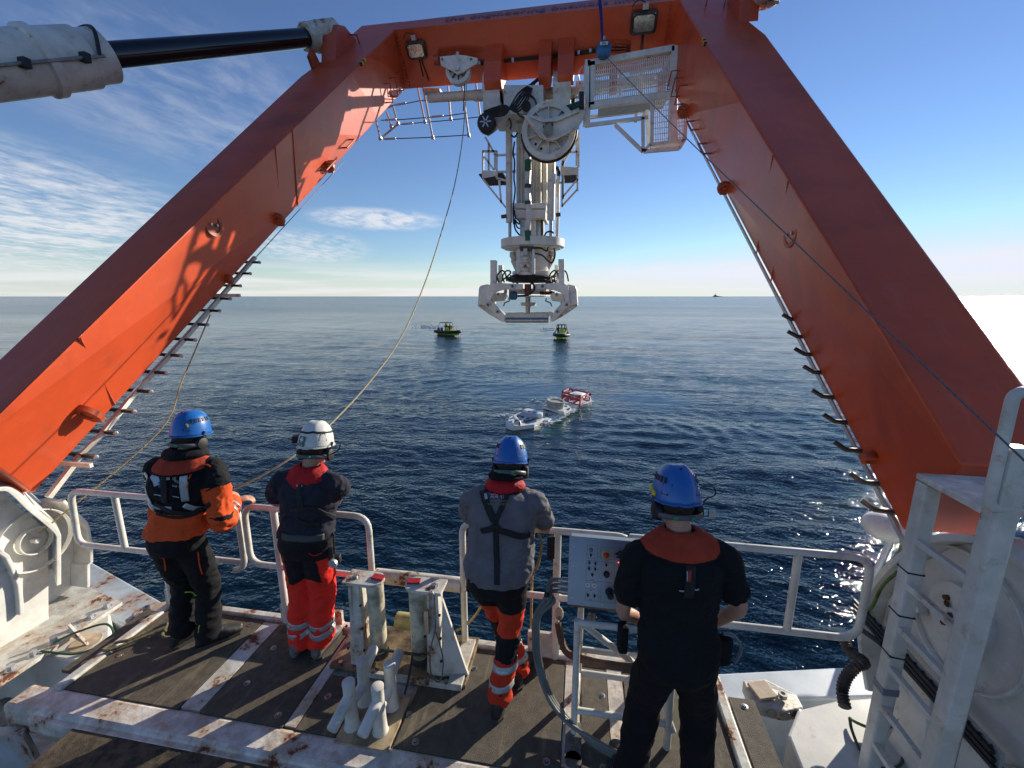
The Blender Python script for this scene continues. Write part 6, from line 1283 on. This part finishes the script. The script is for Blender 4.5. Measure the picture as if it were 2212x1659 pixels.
if bc is not None:
    br = f['rt']; bu = bn.cross(br).normalized(); bu = bu if bu.z > 0 else -bu
    def fl(cx, cy, w_, h_, m_, d, ang=0.):
        q = MB(); r2 = br * math.cos(ang) + bu * math.sin(ang); u2 = bu * math.cos(ang) - br * math.sin(ang); c = bc + br * cx + bu * cy + bn * .006; q.obox(c - r2 * w_ / 2 - u2 * h_ / 2, r2 * w_, u2 * h_, bn * d); q.build('flag_stripe', m_, f['root'])
    FB_, FR_, FW_ = mat('flag_blue', (.01, .02, .16), .6), mat('flag_red', (.40, .01, .02), .6), mat('flag_white', (.50, .50, .50), .6)
    fl(-.030, 0, .050, .034, FB_, .001); fl(-.030, 0, .056, .005, FW_, .0015, .55); fl(-.030, 0, .056, .005, FW_, .0016, -.55); fl(-.030, 0, .050, .011, FW_, .002); fl(-.030, 0, .013, .034, FW_, .0021); fl(-.030, 0, .050, .006, FR_, .0026); fl(-.030, 0, .007, .034, FR_, .0027)
    fl(.028, 0, .050, .034, FR_, .001); fl(.028, 0, .050, .011, FW_, .002); fl(.020, 0, .013, .034, FW_, .0021); fl(.028, 0, .050, .005, FB_, .0026); fl(.020, 0, .006, .034, FB_, .0027)
    text_mesh('SUBMARINE', .020, bc - bu * .034 + br * .002 + bn * .008, br, bu, GOLD, 'lettering', f['root'], depth=.0005); text_mesh('RESCUE SYSTEM', .018, bc - bu * .056 + br * .002 + bn * .008, br, bu, GOLD, 'lettering', f['root'], depth=.0005)
ribbon(t3, [(1050, 1068), (1052, 1080)], .018, SILV, 'print', f['root'], off=.011, thick=.001, step=.006)
ribbon(t3, [(1055, 1276), (1074, 1278), (1088, 1276)], .012, RED_D, 'waistband', f['root'], off=.004)
for k in 'LR':
    for fz in (.52, .24):
        kn, an = S3['kn' + k], S3['an' + k]; c = an + (kn - an) * fz; ribbon(p3, [tuple(c + V((math.cos(a), math.sin(a), .1 * math.cos(a))) * .07) for a in [i * math.pi / 4 for i in range(9)]], .042, REFL, 'reflective_band', f['root'], off=.004)
q = MB(); q.box((-.665, 2.36, .80), (.035, .05, .13)); q.build('radio', BLACK, f['root'], bevel=.006); q = MB(); q.tube([(-.665, 2.36, .86), (-.665, 2.36, .94)], .007, 6); q.build('radio_antenna', BLACK, f['root'])
q = MB(); q.box((-.155, 2.52, .99), (.05, .015, .16), rz=.3); q.build('hanging_strap_pad', BLACK, f['root'], bevel=.003)

# -------- 4: black T-shirt, nearest, at the control box
S4 = dict(face=-6, headface=-10, pelvis=V((.515, 1.90, .88)), neck=V((.495, 1.96, 1.46)), head=V((.478, 2.01, 1.635)), tilt=17,
          shL=V((.300, 1.93, 1.375)), elL=V((.245, 1.98, 1.09)), wrL=V((.345, 2.15, .965)), hdL=V((.5, .7, -.2)), hpL=V((.6, -.3, -.6)),
          shR=V((.700, 1.96, 1.385)), elR=V((.775, 2.00, 1.12)), wrR=V((.665, 2.17, .98)), hdR=V((-.5, .7, -.1)), hpR=V((-.6, -.3, -.6)),
          knL=V((.385, 1.96, .50)), anL=V((.33, 1.90, .11)), toeL=V((.27, 2.08, .03)), knR=V((.66, 1.98, .50)), anR=V((.68, 1.93, .11)), toeR=V((.74, 2.10, .03)), belt=.16, girth=.97, belly=1.06)
S4['elL'] = P(1346, 1318, y=1.97); S4['wrL'] = P(1396, 1348, y=2.12); S4['elR'] = P(1597, 1312, y=1.99); S4['wrR'] = P(1545, 1345, y=2.13)
f = figure('man in black T-shirt with orange life jacket collar and blue helmet, nearest us', S4)
T4 = f['pants'](.020, None, [cloth('black_trousers', (.009, .008, .009))], 21.); f['boots']()
B4 = f['top'](.016, .66, None, [BLKT], 'shirt', hem=-.10, amp=.008, seed=17.); t4 = bvh(B4)
f['collar'](ORC, BLK, .190, .130, .085, .020, .004, 150, 12.)
sh, sp = f['helmet'](BLUEH)
for a in (-62, -80, -96): q = MB(); p = sp(R(a), .12 + .04 * (a % 3), 1.04); q.ball(p, (.012, .016, .014), 8, 6); q.build('lamp_clip', YELLOW, sh)
q = MB(); hc, hr, hu, hf = f['hc'], f['hr'], f['hu'], f['hf']; q.tube(curve_pts([hc + hr * .105 - hu * .02 - hf * .02, hc + hr * .15 + hu * .005, hc + hr * .185 + hu * .02, hc + hr * .19 + hu * .045, hc + hr * .17 + hu * .065, hc + hr * .13 + hu * .06]), .006, 6, ell=(1, .4, V((0, 1, 0)))); q.build('strap_loop', BLACK, sh)
q = MB(); q.box(hc + hr * .145 - hu * .055 - hf * .05, (.03, .02, .03)); q.build('strap_buckle', GALV, sh)
ribbon(t4, [(1492, 1195), (1492, 1230), (1490, 1262), (1486, 1290)], .046, WEB, 'harness_strap', f['root'], off=.006)
ribbon(t4, [(1488, 1232), (1488, 1256)], .014, mat('red_label', (.35, .03, .02), .6), 'label', f['root'], off=.011, thick=.001, step=.006); ribbon(t4, [(1483, 1234), (1483, 1254)], .004, SILV, 'label', f['root'], off=.012, thick=.001, step=.006)
for pts in ([(1467, 1274), (1474, 1276), (1480, 1274)], [(1494, 1270), (1503, 1274), (1509, 1271)]): ribbon(t4, pts, .006, SILV, 'stitching', f['root'], off=.006, thick=.001, step=.006)
for c_, s_ in (((.735, 1.93, .90), (.07, .06, .15)), ((.255, 1.93, .90), (.05, .06, .16))): q = MB(); q.box(c_, s_, rz=.2, ); q.build('belt_pouch', BLK, f['root'], bevel=.015)
q = MB(); q.tube(curve_pts([(.72, 1.92, 1.0), (.79, 1.94, .97), (.82, 1.94, .90), (.79, 1.92, .84)]), .012, 8, ell=(1, .5, V((0, 1, 0)))); q.build('glove_edge', mat('grey_glove', (.20, .20, .20), .7), f['root'])
# ---------------------------------------------------------------- submersible
SM = thing('submersible', SUBC, 'white rescue submersible lying awash, with an open red tube frame at its stern', 'submersible')
def SW_(X, Y, h=0.): return P((1980 + X / 6.144) / 1.8228, (1500 + Y / 6.144) / 1.8228, z=WATER_Z + h)
SUBW = mat('sub_white_paint', (.70, .70, .66), .4, var=.08, vscale=2, stain=(.5, .52, .48)); SUBD = mat('sub_dark_slot', (.02, .025, .04), .5); SREDM = mat('sub_red_tube', (.50, .03, .025), .4, var=.1)
def deckplate(pts, h, th, name, m_=SUBW, par=None): q = MB(); q.prism([SW_(x, y, h) for x, y in pts], (0, 0, -th)); return q.build(name, m_, par or SM, bevel=.02)
bow = deckplate([(65, 1040), (160, 870), (420, 745), (600, 715), (960, 790), (985, 930), (760, 1050), (390, 1095), (240, 1110)], .20, .36, 'bow_casing')
deckplate([(85, 1035), (165, 890), (420, 765), (560, 740), (800, 860), (750, 900), (560, 950), (400, 1010), (250, 1075)], .215, .02, 'bow_deck')
for pts in ([(310, 850), (385, 815), (450, 830), (370, 868)], [(165, 905), (250, 880), (250, 905), (190, 925)], [(400, 870), (470, 840), (530, 865), (455, 900)], [(370, 895), (470, 925), (455, 950), (360, 915)], [(545, 905), (620, 890), (650, 905), (575, 928)], [(480, 940), (540, 930), (550, 950), (495, 960)], [(520, 990), (760, 905), (800, 895), (760, 930), (640, 985), (550, 1015)], [(440, 985), (640, 930), (650, 945), (450, 1000)], [(240, 860), (320, 880), (310, 925), (240, 895)], [(600, 735), (640, 725), (680, 735), (640, 750)], [(715, 765), (755, 750), (795, 760), (750, 775)], [(160, 980), (230, 955), (240, 965), (170, 990)], [(420, 750), (470, 745), (520, 760), (470, 765)]):
    deckplate(pts, .23, .012, 'deck_slot', SUBD, bow)
q = MB(); q.prism([SW_(420, 770, .22), SW_(480, 730, .42), SW_(810, 840, .42), SW_(810, 890, .22), SW_(430, 800, .22)], (0, 0, -.1)); q.build('spray_rail', mat('sub_grey', (.36, .38, .44), .4), SM, bevel=.02)
q = MB(); q.prism([SW_(600, 712, .24), SW_(960, 790, .24), SW_(810, 880, .24), SW_(480, 750, .24)], (0, 0, .14)); o = q.build('raised_casing', SUBW, SM, bevel=.04)
for pts in ([(600, 735), (640, 722), (685, 735), (645, 750)], [(715, 770), (755, 752), (800, 765), (755, 780)]):
    q = MB(); q.prism([SW_(x, y - 2, .38) for x, y in pts], (0, 0, .012)); q.build('deck_slot', SUBD, o)
q = MB(); q.prism([SW_(815, 880, .32), SW_(945, 905, .32), SW_(945, 905, .32) + V((0, .5, .0)), SW_(815, 880, .32) + V((0, .5, 0))], (0, 0, .2)); q.build('camera_box', SUBW, SM, bevel=.03)
q = MB(); q.lathe(SW_(350, 1040, .28), (0, 0, 1), [(.20, 0), (.18, .08), (.12, .16), (.02, .19)], 20); q.build('bow_dome', SUBW, SM, smooth=True)
q = MB(); q.prism([SW_(240, 900, .3), SW_(320, 915, .3), SW_(400, 1010, .3), SW_(300, 1000, .3)], (0, 0, .16)); q.build('bow_fin', SUBW, SM, bevel=.03)
q = MB(); q.tube([SW_(405, 1130, -.1), SW_(405, 1050, .3), SW_(405, 1000, .55)], .035, 8); q.build('bow_post', SUBD, SM); q = MB(); q.tube(curve_pts([SW_(285, 1020, .3), SW_(300, 960, .5), SW_(380, 955, .5), SW_(410, 1010, .4), SW_(430, 1060, .2)]), .022, 6); q.build('lifting_line', SUBD, SM)
deckplate([(960, 800), (1060, 740), (1200, 780), (1280, 860), (1100, 965), (985, 930)], .16, .35, 'mid_casing')
for pts in ([(1010, 850), (1040, 780), (1065, 785), (1040, 860)], [(1050, 850), (1080, 785), (1105, 790), (1070, 862)], [(1080, 850), (1200, 800), (1215, 810), (1090, 868)]): deckplate(pts, .18, .012, 'deck_slot', SUBD)
deckplate([(955, 610), (1140, 530), (1420, 560), (1600, 590), (1655, 660), (1480, 745), (1330, 715), (1180, 660), (1050, 620)], .42, .16, 'wing_plate')
deckplate([(985, 650), (1100, 640), (1200, 690), (1180, 730), (1050, 715)], .2, .3, 'wing_recess', SUBD)
for pts in ([(1470, 590), (1540, 595), (1560, 625), (1490, 620)], [(1580, 650), (1640, 655), (1600, 700), (1540, 690)], [(980, 605), (1040, 590), (1050, 605), (1000, 618)]): deckplate(pts, .435, .012, 'deck_slot', SUBD)
deckplate([(880, 800), (1040, 690), (1330, 560), (1440, 500), (2040, 440), (2090, 520), (1940, 570), (1640, 660), (1480, 740), (1290, 860), (1090, 960), (950, 930)], .17, .4, 'spine_casing')
q = MB(); c = SW_(1265, 640, .42); q.lathe(c, (.10, 0, 1), [(.50, 0), (.48, .14), (.50, .36), (.50, .40), (.40, .40), (.38, .34)], 26); q.build('conning_tower', mat('tower_grey', (.34, .33, .29), .6, var=.2, vscale=3, rust=.15), SM, smooth=True)
q = MB(); q.cyl(SW_(1340, 560, .62), SW_(1340, 575, .62) - V((0, .25, 0)), .10, n=14); q.build('porthole', SUBD, SM)
q = MB(); q.lathe(SW_(1500, 560, -.45), SW_(2060, 430, -.45) - SW_(1500, 560, -.45), [(.3, -.2), (.62, .1), (.66, 1.2), (.5, 1.9), (.2, 2.2)], 26); q.build('stern_hull', SUBW, SM, smooth=True)
q = MB(); q.lathe(SW_(250, 1060, -.85), SW_(2000, 560, -.85) - SW_(250, 1060, -.85), [(.2, 0), (.7, .8), (.78, 3), (.78, 5.0), (.4, 6.2)], 28); q.build('pressure_hull', SUBW, SM, smooth=True)
for x, y in ((1680, 430), (1820, 440)): q = MB(); q.cyl(SW_(x, y, .25), SW_(x, y, .25) - V((.02, .06, -.02)), .10, n=14); q.build('porthole', SUBD, SM)
q = MB(); q.ball(SW_(1790, 400, .2), (.5, .4, .26), 16, 10); q.build('stern_dome', SUBW, SM, smooth=True)
for pts in ([(2040, 350), (2100, 330), (2160, 490), (2060, 520)], [(1930, 530), (2060, 480), (2060, 540), (1940, 560)]): deckplate(pts, .2, .3, 'tail_fin')
q = MB(); q.box(SW_(1785, 385, .6), (.32, .12, .3)); q.build('white_box', SUBW, SM, bevel=.02)
hF = .66
ct = [SW_(x, y, hF) for x, y in ((1440, 270), (1605, 185), (2095, 300), (1870, 400))]; cbm = [V((p_.x + .0, p_.y, WATER_Z + .05)) for p_ in ct]
def rt_(a, b, r=.045): q = MB(); q.tube([a, b], r, 8); q.build('frame_tube', SREDM, SM, smooth=True)
for i in range(4): rt_(ct[i], ct[(i + 1) % 4], .05); rt_(ct[i], cbm[i]); rt_(cbm[i] + V((0, 0, .12)), cbm[(i + 1) % 4] + V((0, 0, .12)))
rt_(ct[0] - V((0, 0, .18)), ct[3] - V((0, 0, .18)), .085); rt_(ct[3] - V((0, 0, .1)), (cbm[0] + cbm[3]) / 2, .05); rt_(ct[2] - V((0, .1, .15)), ct[3] - V((0, .1, .15)), .04); rt_(ct[0] - V((0, -.1, .14)), ct[1] - V((0, -.1, .14)), .04); rt_(cbm[3] + V((0, 0, .1)), ct[2] - V((0, 0, .5)), .04)
for i, (x, y) in enumerate(((1450, 260), (1690, 235), (2110, 320), (1860, 370))): q = MB(); q.box(SW_(x, y, hF + .04), (.12, .12, .14)); q.build('frame_lamp', SUBD, SM)
q = MB(); q.cyl(SW_(2025, 255, hF), SW_(2025, 235, hF + .1), .05, n=10); q.build('beacon', SUBW, SM)
# foam and wash along the hull: sheets of tiny droplets and broken water
FOAM = mat('foam', (.72, .76, .76), .6, var=.1)
q = MB(); rg = random.Random(11)
def spray(cx, cy, sx, sy, n, r0=.012, r1=.05, ang=0.):
    for _ in range(n):
        a, b_ = rg.gauss(0, sx), rg.gauss(0, sy); x = cx + a * math.cos(ang) - b_ * math.sin(ang); y = cy + a * math.sin(ang) + b_ * math.cos(ang); r_ = rg.uniform(r0, r1)
        p_ = SW_(x, y, .0); q.ball((p_.x, p_.y, WATER_Z + .02 + rg.uniform(0, .08)), (r_ * rg.uniform(1, 3.2), r_, r_ * .35), 5, 3)
spray(1400, 850, 170, 34, 900, r1=.06, ang=-.5); spray(1090, 985, 70, 18, 260, r1=.05, ang=-.5); spray(1680, 700, 150, 26, 420, r1=.05, ang=-.5); spray(750, 1065, 160, 8, 200, r1=.04, ang=-.25); spray(1250, 450, 80, 25, 90); spray(1520, 760, 140, 26, 150, ang=-.6); spray(1990, 560, 90, 20, 120, ang=-.3); spray(1100, 930, 70, 18, 60); spray(-60, 860, 110, 20, 60); spray(560, 1080, 150, 8, 60, ang=-.15); spray(690, 490, 70, 8, 16, ang=-.5); spray(900, 520, 60, 6, 10); spray(380, 715, 60, 14, 30); spray(1750, 560, 150, 18, 110, ang=-.35)
q.build('wash_foam', FOAM, kind='stuff', smooth=True)

# ---------------------------------------------------------------- two rescue boats
LIME = mat('lime_hull', (.42, .58, .08), .4, var=.1); TUBE = mat('boat_tube', (.018, .020, .03), .6)
def boat(px, py, head, label, crew):
    o = P(px, py, z=WATER_Z); t = thing('rescue_boat', o, label, 'boat', 'lime green rescue boats on the water')
    M = Matrix.Rotation(-R(head), 4, 'Z'); W_ = lambda x, y, z: o + (M @ V((x, y, z)))     # y forward
    q = MB(); secs = []
    for y, w, zk in ((-2.6, .95, -.1), (-1, 1.0, -.15), (.8, .95, -.1), (2.0, .6, .1), (2.7, .12, .45)):
        secs.append([W_(-w, y, .50), W_(-w * .85, y, .15), W_(0, y, zk), W_(w * .85, y, .15), W_(w, y, .50)])
    loft(q, secs); q.build('hull', LIME, t, smooth=False)
    path = [(-1.05, -2.6), (-1.1, -1), (-1.08, .8), (-.8, 2.0), (-.35, 2.75), (0, 2.95), (.35, 2.75), (.8, 2.0), (1.08, .8), (1.1, -1), (1.05, -2.6)]
    q = MB(); q.tube(curve_pts([W_(x, y, .55 + max(0, y) * .06) for x, y in path], 5), .25, 12); q.build('tube_fender', TUBE, t, smooth=True)
    q = MB(); loft(q, [[W_(-.8, y, .6), W_(-.5, y, h_), W_(.5, y, h_), W_(.8, y, .6)] for y, h_ in ((.6, .95), (1.4, .92), (2.1, .75), (2.5, .62))]); q.build('foredeck', LIME, t, bevel=.03)
    q = MB(); q.obox(W_(-.45, -.5, .4), W_(.45, -.5, .4) - W_(-.45, -.5, .4), W_(-.45, .5, .4) - W_(-.45, -.5, .4), (0, 0, .85)); q.build('console', LIME, t, bevel=.05)
    q = MB()
    for x in (-.95, .95):
        for y, y2 in ((-2.2, -1.6), (.3, .1)): q.tube([W_(x, y, .7), W_(x * .72, y2, 2.05)], .035, 6)
    q.tube([W_(-.68, -1.6, 2.05), W_(.68, -1.6, 2.05), W_(.68, .1, 2.05), W_(-.68, .1, 2.05)], .04, 6, closed=True); q.build('roll_cage', BLACK, t, kind='stuff')
    q = MB(); q.obox(W_(-.7, -1.6, 2.06), W_(.7, -1.6, 2.06) - W_(-.7, -1.6, 2.06), W_(-.7, .1, 2.06) - W_(-.7, -1.6, 2.06), (0, 0, .05)); q.build('canopy', BLACK, t)
    q = MB(); q.obox(W_(-.42, .46, 1.22), W_(.42, .46, 1.22) - W_(-.42, .46, 1.22), W_(-.42, .50, 1.22) - W_(-.42, .46, 1.22), (0, 0, .35)); q.build('windscreen', GLASS, t)
    for x in (-.3, .3): q = MB(); q.obox(W_(x - .16, -2.75, .2), W_(x + .16, -2.75, .2) - W_(x - .16, -2.75, .2), W_(x - .16, -2.4, .2) - W_(x - .16, -2.75, .2), (0, 0, .95)); q.build('outboard_motor', BLACK, t, bevel=.05)
    for x in (-.35, .35):
        q = MB(); q.tube([W_(x, 1.0, .9), W_(x, 1.0, 1.45), W_(x, 1.7, 1.3), W_(x, 1.7, .85)], .03, 6); q.build('bow_rail', LIME, t)
    for x, y, c, lb in crew:
        k = thing('person', W_(x, y, .5), lb, 'person')
        q = MB(); b0 = W_(x, y, .5)
        loft(q, [ring_at(b0 + V((0, 0, z)), V((1, 0, 0)), V((0, 1, 0)), a, b_, 12) for z, a, b_ in ((0, .12, .1), (.4, .17, .13), (.8, .2, .14), (1.05, .24, .14), (1.16, .1, .09), (1.22, .06, .06))])
        for s_ in (-1, 1): q.tube([b0 + V((s_ * .22, 0, 1.05)), b0 + V((s_ * .30, .1, .8)), b0 + V((s_ * .18, .35, .75))], [.07, .06, .045], 8)
        q.ball(b0 + V((0, 0, 1.33)), (.09, .11, .13), 10, 8); q.build('body', c, k, smooth=True)
        q = MB(); q.ball(b0 + V((0, 0, 1.40)), (.12, .14, .10), 10, 8); q.build('helmet', mat('crew_helmet', (.10, .10, .11), .5), k, smooth=True)
    return t
REDC = cloth('crew_red', (.20, .02, .02)); LIMC = cloth('crew_lime', (.28, .38, .06)); DKC = cloth('crew_dark', (.03, .035, .05))
boat(970, 724, 128, 'lime green rescue boat with black tube fender, the left one, crew in its cage', [(-.5, -1.4, LIMC, 'crew member in lime suit at the back of the left boat'), (0, -.8, REDC, 'crew member in dark red by the console of the left boat'), (.15, .55, REDC, 'crew member in red standing in the open forward of the left cage')])
boat(1213, 731, 176, 'lime green rescue boat seen bow-on, the right one of the two', [(-.5, -.9, LIMC, 'crew member on the left side of the right boat'), (.5, -.9, DKC, 'crew member in dark clothes on the right side of the right boat'), (0, -.75, cloth('crew_tan', (.20, .13, .08)), 'crew member in the middle of the right boat')])
q = MB(); rg = random.Random(4)
for (cx, cy, n, sx) in ((925, 706, 110, 13), (1180, 712, 40, 8)):
    for _ in range(n): p_ = P(cx + rg.gauss(0, sx), cy + rg.gauss(0, 2.0), z=WATER_Z); q.ball(p_ + V((0, 0, .02)), (rg.uniform(.1, .4), .08, .03), 5, 3)
q.build('boat_wake_foam', FOAM, kind='stuff', smooth=True)
# ---------------------------------------------------------------- ship on the horizon
c = P(1548, 641.5, y=5200); c.z = WATER_Z
SH = thing('ship', c, 'tiny grey ship on the horizon to the right of the launching head', 'ship')
GS = mat('far_ship_grey', (.17, .20, .23), .8, var=0)
u_ = V((math.cos(YAW), math.sin(YAW), 0)); k = 5200 / 900.
def shp(pts, name, w_=14): q = MB(); q.prism([c + u_ * (x * k) + V((0, 0, z * k)) for x, z in pts], V((-u_.y, u_.x, 0)) * w_); q.build(name, GS, SH)
shp([(-7, 0), (-8, 1.2), (-6.5, 1.2), (3, 1.6), (8, 1.0), (13, .2), (13, 0)], 'hull'); shp([(-6, 1.2), (-5, 2.4), (-3.2, 4.2), (-2.2, 4.2), (-.5, 2.4), (2.5, 1.9), (3, 1.4)], 'superstructure', 10); shp([(-3.0, 4.2), (-2.8, 6.2), (-2.4, 6.2), (-2.3, 4.2)], 'mast', 3)
